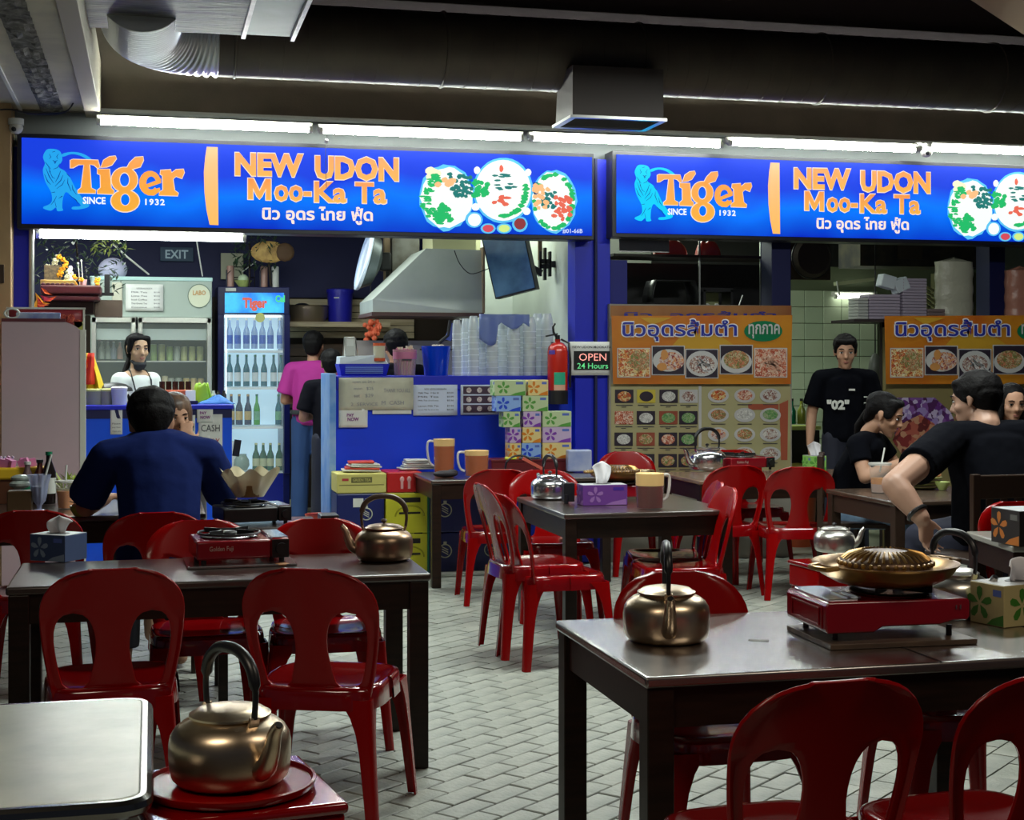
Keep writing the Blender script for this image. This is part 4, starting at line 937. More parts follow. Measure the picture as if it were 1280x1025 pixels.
b = MB(); b.grid(lambda u, v: Vector(((.07-.03*v)*math.cos(2*PI*u)*(1+.2*math.sin(u*31)), (.05)*math.sin(2*PI*u), v*.14+.01*math.sin(u*25))), 24, 5); b.build('crumpled_bag', mat('lime_plastic', (.35, .62, .05), .35), t, smooth=80, solid=.002, fix=False)
t = thing('blue_cloth', 'blue cloth heap at the right end of the left counter', 'cloth', on(270, 10.75, zc1))
MB().grid(lambda u, v: Vector(((u-.5)*.26, (v-.5)*.2, .05*math.sin(PI*u)*math.sin(PI*v)*(1+.3*math.sin(u*9+v*5)))), 12, 8).build('folded_cloth', mat('blue_cloth_mat', (.02, .16, .55), .7), t, smooth=80, fix=False, solid=.003)
for i, px in enumerate((267, 273, 280)):
    t = thing('spice_bottle', ['small dark spice bottle, left one by the drinks fridge', 'small white spice bottle, middle one by the drinks fridge', 'small white spice bottle, right one by the drinks fridge'][i], 'bottle', on(px, 10.9, zc1), 0, 'spice bottles by the drinks fridge')
    MB().lathe([(0, 0), (.018, 0), (.018, .06), (.010, .075), (.010, .09), (0, .09)], n=12, cap=False).build('glass', m_black if i else m_white, t)
# --- red and yellow flag bag
fb = wy(118, 430, 10.75)
t = thing('hanging_flag', 'red and yellow cloth flag hanging behind the pinkish board', 'flag', (fb.x, 10.75, zc1))
def cl(u, v): return Vector((-.12+.05*v+(u)*(.06+.16*(1-v)) , .03*math.sin(u*14), .02+.34*v))
MB().grid(cl, 14, 8).build('yellow_part', mat('flag_yellow', (.85, .60, .02), .7), t, smooth=80, solid=.002, fix=False)
MB().grid(lambda u, v: Vector((-.09+.05*v+u*(.04+.055*(1-v)), -.045+.02*math.sin(u*8), .14+.22*v)), 8, 6).build('red_part', mat('flag_red', (.72, .04, .01), .7), t, smooth=80, solid=.002, fix=False)
# --- altar shelf
t = thing('altar_shelf', 'dark red carved altar shelf at the upper left with flowers on it', 'shelf', wy(90, 366, 10.9))
p0, p1 = wy(50, 362, 10.7), wy(126, 362, 10.7)
MB().bb((p0.x, 10.7, p1.z-.035), (p1.x, 11.1, p1.z+.03)).build('upper_ledge', mat('carved_redwood', (.07, .012, .014), .35), t, smooth=0, world=True, bevel=.012)
MB().bb((p0.x+.01, 10.71, p1.z-.08), (p1.x-.01, 11.1, p1.z-.04)).build('lower_ledge', MATS['carved_redwood'], t, smooth=0, world=True, bevel=.012)
MB().bb((p0.x+.03, 10.75, p1.z-.17), (p1.x-.05, 11.1, p1.z-.08)).build('bracket', m_wood, t, smooth=0, world=True)
MB().bb((p0.x+.0, 10.72, p1.z+.03), (p0.x+.23, 11.05, p1.z+.065)).build('gold_step', mat('gold_paint', (.45, .28, .07), .35, .4), t, smooth=0, world=True, bevel=.004)
for i in range(7): MB().ball((p0.x+.02+i*.032, 10.715, p1.z+.033), (.016, .01, .012), 8, 5).build('scallop', MATS['carved_redwood'], t, world=True)
zs_ = p1.z+.03
def marigold(px, dz, Yp, label, m, n=5, r=.022):
    t = thing('marigold_garland', label, 'flowers', (wy(px, 360, Yp).x, Yp, zs_+dz), 0, 'marigold garlands on the altar')
    rr = random.Random(px)
    for i in range(n):
        b = MB(); c = (rr.uniform(-.04, .04), rr.uniform(-.02, .02), .02+i*.022)
        for k in range(14): b.ball((c[0]+rr.uniform(-.014, .014), c[1]+rr.uniform(-.014, .014), c[2]+rr.uniform(-.012, .012)), (.009, .009, .007), 6, 4)
        b.build('flower_head', m, t)
m_mg = mat('marigold', (.85, .38, .01), .7); m_mg2 = mat('cream_flower', (.75, .72, .50), .7)
marigold(76, .055, 10.86, 'orange marigold garland at the middle of the altar shelf', m_mg, 7)
marigold(96, 0, 10.8, 'orange marigold garland right of the middle of the altar shelf', m_mg, 3)
marigold(118, 0, 10.78, 'orange marigold garland at the right end of the altar shelf', m_mg, 2)
marigold(66, .12, 10.9, 'cream flower garland above the incense box on the altar', m_mg2, 4)
marigold(83, .02, 10.80, 'cream flower garland below the orange marigolds on the altar', m_mg2, 4)
t = thing('incense_box', 'brown textured urn box at the left of the altar shelf', 'box', (wy(66, 340, 10.92).x, 10.92, zs_+.037)); MB().box((0, 0, .055), (.11, .08, .11)).build('box', mat('textured_brown', (.16, .11, .05), .6, col2=(.06, .04, .02), nscale=60), t, smooth=0)
for i, (px, h_, m_) in enumerate(((100, .11, m_white), (104, .13, m_white), (109, .08, m_black))):
    t = thing('incense_stick', ['thin white incense stick left of the pink cup on the altar', 'tall white incense stick standing in the pink cup on the altar', 'thin dark incense stick right of the pink cup on the altar'][i], 'incense stick', (wy(px, 340, 10.93).x, 10.93, zs_), 0, 'incense sticks on the altar'); MB().tube([(0, 0, 0), (-.012, 0, h_+.05)], .003, n=6).build('stick', m_, t); MB().ball((-.013, 0, h_+.055), .008, 8, 5).build('tip', m_, t)
t = thing('pink_cup', 'small pink decorated cup on the altar shelf', 'cup', (wy(104, 350, 10.82).x, 10.82, zs_)); MB().lathe([(0, 0), (.02, 0), (.026, .045), (.022, .045), (.018, .005), (0, .005)], n=18, cap=False).build('cup_wall', mat('pink_ceramic', (.70, .38, .42), .3), t)
t = thing('glass_tumbler', 'small clear glass at the right part of the altar shelf', 'glass', (wy(117, 345, 10.98).x, 10.98, zs_)); MB().lathe([(0, 0), (.02, 0), (.024, .075), (.022, .075), (.018, .004), (0, .004)], n=18, cap=False).build('glass_wall', mat('pale_glass', (.6, .75, .72), .1, trans=.5), t)
t = thing('altar_figure', 'pink and white small standing figurine between the marigolds', 'figurine', (wy(88, 350, 10.95).x, 10.95, zs_)); MB().lathe([(0, 0), (.03, 0), (.026, .03), (.018, .06), (.024, .085), (.02, .1), (.008, .11), (.014, .12), (.016, .135), (.010, .148), (0, .15)], n=18, cap=False).build('figure', mat('pink_white', (.72, .55, .58), .5), t)
t = thing('black_speaker', 'tall narrow black box right of the altar shelf', 'speaker', wy(134, 359, 10.95)); MB().box((0, 0, .025), (.038, .05, .13)).build('case', m_black, t, smooth=0, bevel=.003)
MB().box((0, 0, -.05), (.09, .08, .02)).build('base', m_black, t, smooth=0)
t = thing('wall_bracket_shelf', 'small brown bracket shelf under the black box by the altar', 'shelf', wy(136, 386, 11.0)); MB().box((.0, 0, -.0), (.19, .16, .12)).build('shelf_box', mat('dusty_brown', (.08, .055, .04), .7), t, smooth=0, bevel=.004)
t = thing('altar_foliage', 'dark green leafy branches behind the altar flowers', 'plant', (wy(95, 330, 11.3).x, 11.3, zs_+.05), 0)
def leaves(t, n, bx, m, seed, ln=.07, nm='leaf_mass'):
    rr = random.Random(seed); b = MB()
    for i in range(n):
        c = Vector((rr.uniform(*bx[0]), rr.uniform(*bx[1]), rr.uniform(*bx[2])))
        M = Matrix.Translation(c) @ Matrix.Rotation(rr.uniform(0, 6.3), 4, 'Z') @ Matrix.Rotation(rr.uniform(-1, 1), 4, 'Y')
        l = ln*rr.uniform(.6, 1.2); b.add([(0, 0, 0), (l*.4, l*.18, .006), (l, 0, 0), (l*.4, -l*.18, .006)], [(0, 1, 2), (0, 2, 3)], M)
    o = b.build(nm, m, t, smooth=0, fix=False); o['kind'] = 'stuff'; return o
leaves(t, 260, ((-.28, .34), (-.1, .1), (-.06, .30)), mat('dark_leaf', (.03, .065, .035), .5), 3)
leaves(t, 50, ((.12, .36), (-.12, .05), (.22, .34)), mat('yellow_leaf', (.30, .36, .09), .5), 5)
MB().tube([(0, 0, -.1), (.02, 0, .1), (.0, 0, .3)], .008, n=6).build('stem', m_wood, t)
for i, (sx, mm) in enumerate(((-.02, m_mg), (.03, mat('crimson_cloth', (.55, .03, .05), .6)))):
    pass
t = thing('silk_flowers', 'red and orange silk flowers hanging left under the altar shelf', 'flowers', wy(51, 372, 10.66))
rr = random.Random(8)
for k in range(9):
    MB().add([(0, 0, 0), (.02, -.01, -.02), (.05+.02*rr.random(), -.01, -.06-.03*rr.random()), (.01, -.01, -.05)], [(0, 1, 2, 3)], Matrix.Translation((rr.uniform(-.05, .02), rr.uniform(-.03, .02), rr.uniform(-.04, .09))) @ Matrix.Rotation(rr.uniform(-1.4, .6), 4, 'Y')).build('petal', [m_mg, MATS['crimson_cloth'], mat('vermilion', (.8, .12, .01), .6)][k % 3], t, smooth=0, solid=.003, fix=False)
# --- pinkish board and menu card at left edge
pb0, pb1 = wy(2, 400, 9.9), wy(96, 400, 9.9)
t = thing('standing_board', 'large plain pinkish grey board standing at the left edge', 'board', ((pb0.x+pb1.x)/2, 9.9, 0), 0)
w2 = (pb1.x-pb0.x)/2; zt2 = wy(40, 402, 9.9).z
MB().prism([(-w2, .0), (w2+.02, .0), (w2+.02, zt2-.05), (w2-.02, zt2-.02), (w2-.07, zt2), (-w2, zt2)], .03, ax='y').build('panel', mat('pinkish_board', (.60, .42, .47), .55, col2=(.52, .40, .44), nscale=2), t, smooth=0)
MB().bb((w2+.02, -.005, 0), (w2+.055, .04, zt2-.05)).build('edge_strip', mat('cream_edge', (.68, .68, .60), .5), t, smooth=0)
MB().bb((-w2, -.006, zt2), (w2-.07, .036, zt2+.02)).build('top_strip', mat('maroon_edge', (.12, .02, .03), .5), t, smooth=0)
t, w_, h_ = paper('menu_board', (10, 385, 105, 448), 10.02, 'framed red and green picture menu behind the pinkish board', mat('menu_red', (.30, .03, .04), .4), off=.0, group=None)
MB().box((.1, .03, -.95), (.04, .03, 1.5)).build('post', m_wood, t, smooth=0)
for (x, z, ww, hh) in ((0, h_/2, w_+.02, .012), (0, -h_/2, w_+.02, .012), (-w_/2, 0, .012, h_), (w_/2, 0, .012, h_)): MB().box((x, -.003, z), (ww, .014, hh)).build('frame_bar', MATS['cream_edge'], t, smooth=0)
MB().box((w_*.43, -.005, -h_*.12), (w_*.12, .002, h_*.72)).build('green_print', mat('menu_green', (.25, .40, .10), .5, col2=(.5, .5, .08), nscale=9), t, smooth=0)
for i in range(3): MB().lathe([(0, 0), (.028, 0)], n=14, M=Matrix.Translation((w_*(.22+.1*i), -.006, h_*.30-(.1*h_ if i == 2 else 0))) @ Matrix.Rotation(PI/2, 4, 'X'), cap=False).build('dish_print', foodmat('dish_red', [(.55, .08, .05), (.7, .2, .1), (.3, .03, .02)], 80), t, smooth=0, fix=False)
t = thing('paper_roll', 'white roll and blue packet lying on top of the pinkish board', 'packet', wy(42, 398, 9.93)); MB().box((.03, 0, .012), (.27, .05, .05)).build('packet', mat('blue_white_pack', (.50, .58, .70), .4, col2=(.15, .2, .5), nscale=7), t, smooth=0, bevel=.004)
MB().tube([(-.13+.045*math.cos(a), -.02, .03+.03*math.sin(a)) for a in [2*PI*i/20 for i in range(20)]], .007, n=7, closed=True).build('ring', m_white, t)
# --- chiller
yc = 13.7
A, B = wy(113, 345, yc), wy(265, 345, yc)
t = thing('display_chiller', 'tall white two door glass chiller behind the woman in the apron', 'fridge', ((A.x+B.x)/2, yc+.35, 0))
m_chw = mat('chiller_white', (.36, .44, .39), .3); m_chal = mat('chiller_aluminium', (.62, .66, .60), .3, .8)
zh = wy(190, 397, yc).z; z0_ = .18
MB().bb((A.x, yc, zh), (B.x, yc+.7, A.z-.02)).build('header', m_chw, t, smooth=0, world=True, bevel=.01)
MB().bb((A.x-.005, yc-.01, A.z-.035), (B.x+.005, yc+.7, A.z)).build('top_cover', mat('pale_cyan_plastic', (.45, .68, .66), .3), t, smooth=0, world=True, bevel=.006)
MB().bb((A.x, yc+.66, z0_), (B.x, yc+.7, zh)).build('rear_panel', mat('chiller_inside', (.10, .13, .12), .5), t, smooth=0, world=True)
for x in (A.x, B.x-.03): MB().bb((x, yc+.02, z0_), (x+.03, yc+.7, zh)).build('side_panel', m_chw, t, smooth=0, world=True)
MB().bb((A.x, yc, 0), (B.x, yc+.7, z0_)).build('plinth', m_chw, t, smooth=0, world=True)
xm = wy(171, 400, yc).x
for (xa, xb) in ((A.x+.01, xm-.01), (xm+.01, B.x-.005)):
    d = MB().bb((xa, yc-.03, zh-.045), (xb, yc, zh)).build('door', m_chal, t, smooth=0, world=True)
    for q in ((xa, z0_, xa+.04, zh), (xb-.04, z0_, xb, zh), (xa, z0_, xb, z0_+.05)): MB().bb((q[0], yc-.03, q[1]), (q[2], yc, q[3])).build('door_rail', m_chal, d, smooth=0, world=True, bevel=.003)
    MB().bb((xa+.04, yc-.018, z0_+.05), (xb-.04, yc-.014, zh-.045)).build('door_glass', mat('chiller_glass', (.8, .9, .85), .05, trans=0.0, alpha=.05), d, smooth=0, world=True)
shz = [wy(200, 451, yc+.3).z, wy(200, 500, yc+.3).z, .75, .45]
for z in shz: MB().bb((A.x+.03, yc+.03, z-.012), (B.x-.03, yc+.6, z)).build('wire_shelf', m_chal, t, smooth=0, world=True)
MB().box(((A.x+B.x)/2, yc+.1, zh-.15), (B.x-A.x-.08, .12, .10)).build('evaporator_cover', mat('evap_grey', (.30, .36, .34), .4), t, smooth=0, world=True)
flat('round_logo', mat('logo_disc', (.62, .66, .50), .5), [ell(249, 370, 14, 15, 28)], yc, .006, t); flat('logo_ring', mat('logo_ring_green', (.10, .16, .12), .5), [[(249+r1_*math.cos(a), 370+r1_*1.04*math.sin(a)) for r1_, a in ((13.6, a0), (13.6, a1), (14.5, a1), (14.5, a0))] for a0, a1 in [(2*PI*i/28, 2*PI*(i+1)/28) for i in range(28)]], yc, .009, t)
text('logo_lettering', 'LABO', (241, 363, 257, 369), yc, .01, mat('logo_orange', (.55, .30, .10), .5), t, .02)
t2, w_, h_ = paper('price_list', (157, 355, 204, 389), yc-.012, 'white printed price list taped to the chiller header')
for i, (s_, s2_) in enumerate((('UDON MOOKATA', ''), ('Milk Tea', '$3.00'), ('Lime Tea', '$3.00'), ('Iced Coffee', '$3.50'), ('Thai Green Tea', '$4.00'), ('Coconut', '$4.50'))):
    z = h_*(.34-.14*i); tline(t2, s_, -w_*.14 if s2_ else 0, z, w_*.42, h_*.055)
    if s2_: tline(t2, s2_, w_*.33, z, w_*.16, h_*.055)
t2, w_, h_ = paper('sticker_sheet', (140, 353, 153, 378), yc-.012, 'pale photo sheet taped at the left end of the chiller header', m_buff)
t = tag(MB().tube([wy(141, 305, 13.2), wy(160, 322, 13.3), wy(186, 343, 13.5)], .008, n=6).build('white_cable', m_white), 'white cable running down to the top of the chiller', 'cable')
t = tag(MB().tube([wy(246, 302, 13.2), wy(253, 345, 13.5)], .006, n=6).build('thin_cable', m_white), 'thin pale cable hanging right of the exit sign', 'cable')
t = thing('white_bag', 'lilac white plastic bag on top of the chiller', 'bag', wy(141, 344, 14.0))
b = MB(); b.ball((0, 0, .05), (.13, .09, .11), 18, 10); b.build('bag_skin', mat('lilac_bag', (.50, .50, .68), .5), t)
# cans and bottles in the chiller
def can(px, py, Yp, r, h, m, top, label, group, name='drink_can', cat='can', bottle=False):
    p = wy(px, py, Yp); t = thing(name, label, cat, (p.x, Yp, p.z+.001), 0, group)
    if bottle: MB().lathe([(0, 0), (r, 0), (r, h*.55), (r*.42, h*.78), (r*.38, h*.97), (0, h*.97)], n=14, cap=False).build('glass', m, t); MB().cyl((0, 0, h*.95), (0, 0, h), r*.42, n=10).build('cap', top, t)
    else: MB().lathe([(0, 0), (r*.9, 0), (r, .008), (r, h-.01), (r*.85, h), (0, h)], n=16, cap=False).build('can_wall', m, t); MB().cyl((0, 0, h-.002), (0, 0, h+.001), r*.8, n=14).build('can_top', top, t)
    return t
cc = [mat('can_green', (.20, .30, .10), .35), mat('can_olive', (.30, .32, .14), .35), mat('can_grey', (.26, .30, .26), .35), mat('can_gold', (.42, .32, .12), .35), mat('can_cream', (.50, .45, .30), .35), mat('can_pink', (.42, .24, .20), .35)]
for i, px in enumerate((192, 202, 212, 221, 230, 240, 250)): can(px, 451, yc+.25, .030, .15 if i < 2 else .13, cc[(0, 1, 0, 2, 1, 1, 1)[i]], m_steel, f'greenish can, {ORD[i]} from the left in the upper row behind the right chiller door', 'cans on the upper chiller shelf')
for i, px in enumerate((188, 196, 206, 214, 223, 233, 242, 251)): can(px, 500, yc+.25, .030, .22 if i < 3 else .20, cc[(5, 5, 4, 2, 2, 3, 3, 3)[i]], m_steel, f'brownish can, {ORD[i]} from the left in the lower row behind the right chiller door', 'cans on the lower chiller shelf')
for i, px in enumerate((127, 135, 142, 150)): can(px, 449, yc+.25, .026, .16, (cc[2], cc[2], mat('can_blueish', (.20, .24, .30), .35), cc[5])[i], m_steel, f'grey bottle, {ORD[i]} from the left behind the left chiller door', 'bottles behind the left chiller door', 'drink_bottle', 'bottle', True)
# --- exit sign
t = thing('exit_sign', 'faint grey exit sign on the navy back wall', 'sign', wy(221, 318, 14.98)); MB().box((0, 0, 0), (.32, .03, .14)).build('sign_box', mat('exit_grey_blue', (.02, .06, .12), .5), t, smooth=0, bevel=.004)
text_local('lettering', 'EXIT', .22, .085, mat('exit_letters', (.30, .42, .48), .5, emit=(.3, .42, .48), es=.25), t, Matrix.Translation((0, -.018, 0)), .02)
# --- tiger fridge
yf = 14.1
A, B = wy(272, 358, yf), wy(362, 358, yf); zf0 = .0
t = thing('drinks_fridge', 'blue glass door beer fridge with lit shelves of bottles', 'fridge', ((A.x+B.x)/2, yf+.33, 0))
m_fb = mat('fridge_blue', (.001, .004, .075), .3); m_lit = mat('glowing_lining', (.75, .88, .95), .4, emit=(.55, .85, 1.0), es=.6)  # the lining's own glow stands in for light from the strips
zhd = wy(318, 393, yf).z; zhb = wy(318, 366, yf).z; zbt = wy(318, 592, yf).z
MB().bb((A.x, yf, zhd), (B.x, yf+.66, A.z)).build('header_box', m_fb, t, smooth=0, world=True, bevel=.006)
for x in (A.x, B.x-.06): MB().bb((x, yf-.01, .08), (x+.06, yf+.66, zhd+.001)).build('side_wall', m_fb, t, smooth=0, world=True, bevel=.004)
MB().bb((A.x+.06, yf+.60, .3), (B.x-.06, yf+.66, zhd)).build('back_wall', m_lit, t, smooth=0, world=True)
MB().bb((A.x+.003, yf+.0, .08), (B.x-.003, yf+.66, zbt)).build('kick_box', mat('fridge_blue_base', (.002, .01, .22), .35), t, smooth=0, world=True, bevel=.004)
MB().bb((A.x+.02, yf+.05, 0), (B.x-.02, yf+.62, .08)).build('foot_plinth', m_black, t, smooth=0, world=True)
flat('energy_sticker', mat('olive_sticker', (.30, .30, .14), .6), [quadp(358, 624, 369, 641)], yf, .004, t)
m_hd = mat('fridge_header_light', (.0, .10, .7), .3, emit=(.0, .14, .85), es=.9, col2=(.05, .45, .9), nscale=5)
flat('header_panel', m_hd, [quadp(281, 366, 355, 391)], yf, .004, t)
text('header_lettering', 'Tiger', (303, 372, 334, 389), yf, .008, glow('header_letter', (.85, .18, .12), .8), t, .05)
text('green_lettering', 'Cal', (344, 369, 356, 378), yf, .008, glow('header_green', (.1, .8, .3), .9), t, .05)
flat('round_sticker', mat('yellow_disc', (.65, .65, .12), .5), [ell(325, 397, 6, 6)], yf, .012, t)
flat('label_plate', m_white, [quadp(282, 360, 295, 364)], yf, .006, t)
m_led = glow('fridge_led', (.80, .95, 1.0), 7.0)
xl = wy(357, 400, yf).x
MB().bb((xl-.022, yf+.03, zbt+.02), (xl-.006, yf+.06, zhd-.02)).build('led_strip', m_led, t, smooth=0, world=True)
MB().bb((A.x+.075, yf+.03, zbt+.02), (A.x+.085, yf+.06, zhd-.02)).build('led_strip', glow('fridge_led_dim', (.75, .9, 1.0), 2.0), t, smooth=0, world=True)
MB().bb((A.x+.07, yf+.05, zhd-.02), (B.x-.07, yf+.3, zhd-.008)).build('led_panel', glow('fridge_led_top', (.8, .95, 1.0), 2.0), t, smooth=0, world=True)
shp = [438, 484, 533, 590]
for py in shp:
    z = wy(318, py, yf+.1).z; MB().bb((A.x+.06, yf+.05, z-.022), (B.x-.06, yf+.58, z)).build('shelf', mat('fridge_shelf', (.85, .92, .95), .35), t, smooth=0, world=True)
d = MB().bb((A.x+.0, yf-.045, zbt), (A.x+.055, yf-.012, zhd)).build('glass_door', m_fb, t, smooth=0, world=True, bevel=.004)
MB().bb((B.x-.055, yf-.045, zbt), (B.x, yf-.012, zhd)).build('door_stile', m_fb, d, smooth=0, world=True, bevel=.004)
MB().bb((A.x+.055, yf-.03, zbt), (B.x-.055, yf-.026, zhd)).build('door_pane', mat('fridge_glass', (.8, .95, 1), .04, alpha=.08), d, smooth=0, world=True)
def fbottle(px, py, m, capm, lab, labm, h=.235, r=.030, grp=''):
    Yp = yf+.12; p = wy(px, py, Yp); t = thing('beer_bottle', lab, 'bottle', (p.x, Yp, p.z+.001), 0, grp)
    MB().lathe([(0, 0), (r, 0), (r, h*.52), (r*.86, h*.60), (r*.42, h*.74), (r*.36, h*.95), (0, h*.95)], n=16, cap=False).build('glass', m, t)
    MB().lathe([(r*1.02, h*.16), (r*1.02, h*.44)], n=16, cap=False).build('paper_label', labm, t, fix=False)
    MB().cyl((0, 0, h*.93), (0, 0, h), r*.42, n=10).build('cap', capm, t)
bl_, gn, br_ = mat('blue_label', (.02, .10, .55), .4), mat('green_bottle', (.01, .22, .10), .15, trans=.2), mat('brown_bottle', (.12, .05, .015), .15)
wl = mat('white_label', (.75, .82, .85), .5); cl2 = mat('cream_label', (.62, .66, .38), .5); tq = mat('teal_bottle', (.01, .14, .20), .15)
for i, px in enumerate((287, 297, 308, 318, 328, 338, 350)): fbottle(px, 436, mat('frost_bottle', (.30, .45, .75), .2), m_white, f'blue labelled frosted bottle, {ORD[i]} from the left on the top fridge shelf', bl_, .29, grp='bottles on the top fridge shelf')
for i, px in enumerate((287, 297, 308, 319, 330, 342, 351)): fbottle(px, 483, tq, gn, f'teal bottle with white label, {ORD[i]} from the left on the second fridge shelf', wl, .30, grp='bottles on the second fridge shelf')
for i, px in enumerate((289, 299, 310)): fbottle(px, 531, mat('dark_navy_bottle', (.01, .03, .10), .2), mat('amber_cap', (.55, .32, .10), .4), f'dark bottle with amber cap, {ORD[i]} from the left on the third fridge shelf', mat('amber_label', (.55, .40, .15), .5), .29, .034, grp='amber capped bottles on the third shelf')
fbottle(321, 531, mat('bright_green_bottle', (.05, .40, .04), .15), gn, 'bright green bottle in the middle of the third fridge shelf', mat('green_label', (.15, .45, .25), .5), .29, .030)
fbottle(348, 531, tq, gn, 'dark green bottle alone at the right of the third fridge shelf', MATS['green_label'], .29, .030)
for i, px in enumerate((320, 329, 338, 349)): fbottle(px, 588, mat('deep_green_bottle', (.01, .12, .05), .2), mat('pale_gold_cap', (.6, .6, .3), .4), f'stubby green bottle, {ORD[i]} from the left on the bottom fridge shelf', cl2, .26, .034, grp='stubby bottles on the bottom fridge shelf')
t = thing('glass_jug', 'rounded glass jug of ice in the bottom of the fridge', 'jug', (wy(302, 588, yf+.14).x, yf+.14, wy(302, 588, yf+.14).z)); MB().lathe([(0, 0), (.05, 0), (.075, .05), (.07, .10), (.045, .14), (.05, .155), (.04, .155), (.06, .09), (.04, .01), (0, .01)], n=20, cap=False).build('jug_wall', mat('jug_glass', (.45, .60, .50), .1, trans=.4), t)
t = thing('milk_carton', 'white carton at the left of the bottom fridge shelf', 'carton', (wy(290, 588, yf+.2).x, yf+.2, wy(302, 588, yf+.2).z)); MB().box((0, 0, .14), (.08, .08, .28)).build('carton', m_white, t, smooth=0, bevel=.01)
t = thing('black_menu_folder', 'dark folder leaning at the right end of the left counter', 'folder', wy(296, 560, 10.9)); MB().box((0, 0, 0), (.05, .012, .12), ry=.15).build('cover', m_black, t, smooth=0)
# on top of the fridge
zt3 = wy(318, 358, yf).z
t = thing('woven_fan', 'round golden woven fan leaning above the blue fridge', 'fan', wy(336, 315, yf+.0))
MB().ball((0, 0, 0), (.17, .02, .105), 20, 8).build('fan_blade', mat('straw_gold', (.62, .40, .12), .6, col2=(.38, .22, .06), nscale=18), t)
MB().ball((.15, -.01, .0), (.09, .02, .09), 14, 6).build('fan_back', mat('brown_feather', (.10, .05, .02), .7), t); MB().cyl((0, 0, -.10), (.02, 0, -.32), .012, n=8).build('fan_handle', m_wood, t)
t = thing('leafy_branch', 'dark leafy artificial branch above the blue fridge', 'plant', wy(312, 318, yf+.05)); leaves(t, 170, ((-.16, .25), (-.1, .1), (-.15, .22)), MATS['dark_leaf'], 9, .09); MB().tube([(0, 0, -.3), (0, 0, .1)], .01, n=6).build('stem', m_wood, t)
t = thing('electrical_box', 'cream electrical box on the navy wall above the fridge', 'box', wy(290, 333, 14.96)); MB().box((0, 0, 0), (.22, .06, .26)).build('case', mat('cream_box', (.45, .45, .33), .5), t, smooth=0, bevel=.005)
for i, (px, hh, m_, l) in enumerate(((288, .20, cc[5], 'brown printed can on the fridge, leftmost'), (330, .20, cc[5], 'brown printed can on the fridge, third'), (344, .20, m_white, 'white printed tin at the right end of the fridge top'))):
    t = thing('tin', l, 'tin', (wy(px, 350, yf+.15).x, yf+.15, zt3)); MB().lathe([(0, 0), (.035, 0), (.035, hh-.01), (.03, hh), (0, hh)], n=16, cap=False).build('tin_wall', m_, t); MB().box((-.036, 0, .08), (.01, .05, .16)).build('print_stripe', m_ink, t, smooth=0)
t = thing('sauce_dish', 'yellow green bowl on top of the blue fridge', 'bowl', (wy(304, 350, yf+.12).x, yf+.12, zt3)); MB().lathe([(0, 0), (.04, 0), (.085, .06), (.08, .06), (.035, .006), (0, .006)], n=24, cap=False).build('bowl_wall', mat('lime_bowl', (.45, .55, .18), .4), t); MB().ball((0, 0, .075), (.05, .05, .045), 12, 7).build('pale_heap', mat('pale_lime', (.60, .75, .50), .6), t)
t = thing('small_crate_frame', 'dark wire frame with a white straw behind the bowl on the fridge', 'rack', (wy(305, 340, yf+.3).x, yf+.3, zt3))
for (p, q) in (((-.1, 0, 0), (-.1, 0, .2)), ((.1, 0, 0), (.1, 0, .2)), ((-.1, 0, .2), (.1, 0, .2)), ((-.1, 0, .1), (.1, 0, .1))): MB().cyl(p, q, .006, n=6).build('rod', m_black, t)
MB().cyl((-.02, -.05, .15), (.11, -.05, .25), .006, n=6).build('straw', m_white, t)
# --- shelf, pot, blue barrel on the back wall
s0_, s1_ = wy(361, 402, 14.6), wy(462, 402, 14.6)
t = thing('wall_shelf', 'pale long wooden shelf on the back wall right of the fridge', 'shelf', ((s0_.x+s1_.x)/2, 14.8, s0_.z)); MB().bb((s0_.x, 14.55, s0_.z-.05), (s1_.x+.2, 14.98, s0_.z)).build('shelf_board', m_plank, t, smooth=0, world=True)
zsh = s0_.z
t = thing('steel_basin', 'wide brownish steel basin on the wall shelf', 'basin', (wy(384, 398, 14.75).x, 14.75, zsh)); MB().lathe([(0, 0), (.17, 0), (.20, .05), (.205, .15), (.215, .16), (.20, .155), (.165, .01), (0, .01)], n=32, cap=False).build('basin_wall', mat('tarnished_steel', (.36, .28, .2), .35, .7), t); MB().ball((-.05, 0, .15), (.09, .08, .04), 12, 6).build('dark_ladle', m_black, t)
t = thing('blue_barrel', 'royal blue plastic bucket with lid on the wall shelf', 'bucket', (wy(425, 398, 14.75).x, 14.75, zsh)); m_bb = mat('barrel_blue', (.02, .02, .45), .35)
MB().lathe([(0, 0), (.115, 0), (.128, .30), (.122, .30), (0, .29)], n=30, cap=False).build('barrel_wall', m_bb, t); MB().lathe([(.135, .29), (.135, .325), (.10, .335), (0, .335)], n=30, cap=False).build('barrel_lid', m_bb, t); MB().box((-.05, -.125, .24), (.05, .006, .012)).build('handle_label', m_white, t, smooth=0)
t = thing('red_net_bag', 'red and white net bag hanging under the shelf by the hood', 'bag', wy(466, 405, 13.6)); rr = random.Random(2); b = MB()
for k in range(26): b.ball((rr.uniform(-.09, .07)*(1-.25*k/26), rr.uniform(-.05, .05), .02-.006*k+rr.uniform(-.03, .03)), rr.uniform(.02, .03), 7, 5)
b.build('contents', mat('red_orange_net', (.75, .14, .06), .6), t)['kind'] = 'stuff'
MB().ball((-.02, 0, .09), (.075, .05, .05), 12, 6).build('bag_top', m_white, t); MB().cyl((-.02, 0, .1), (-.02, 0, 1.45), .004, n=5).build('string', m_black, t)
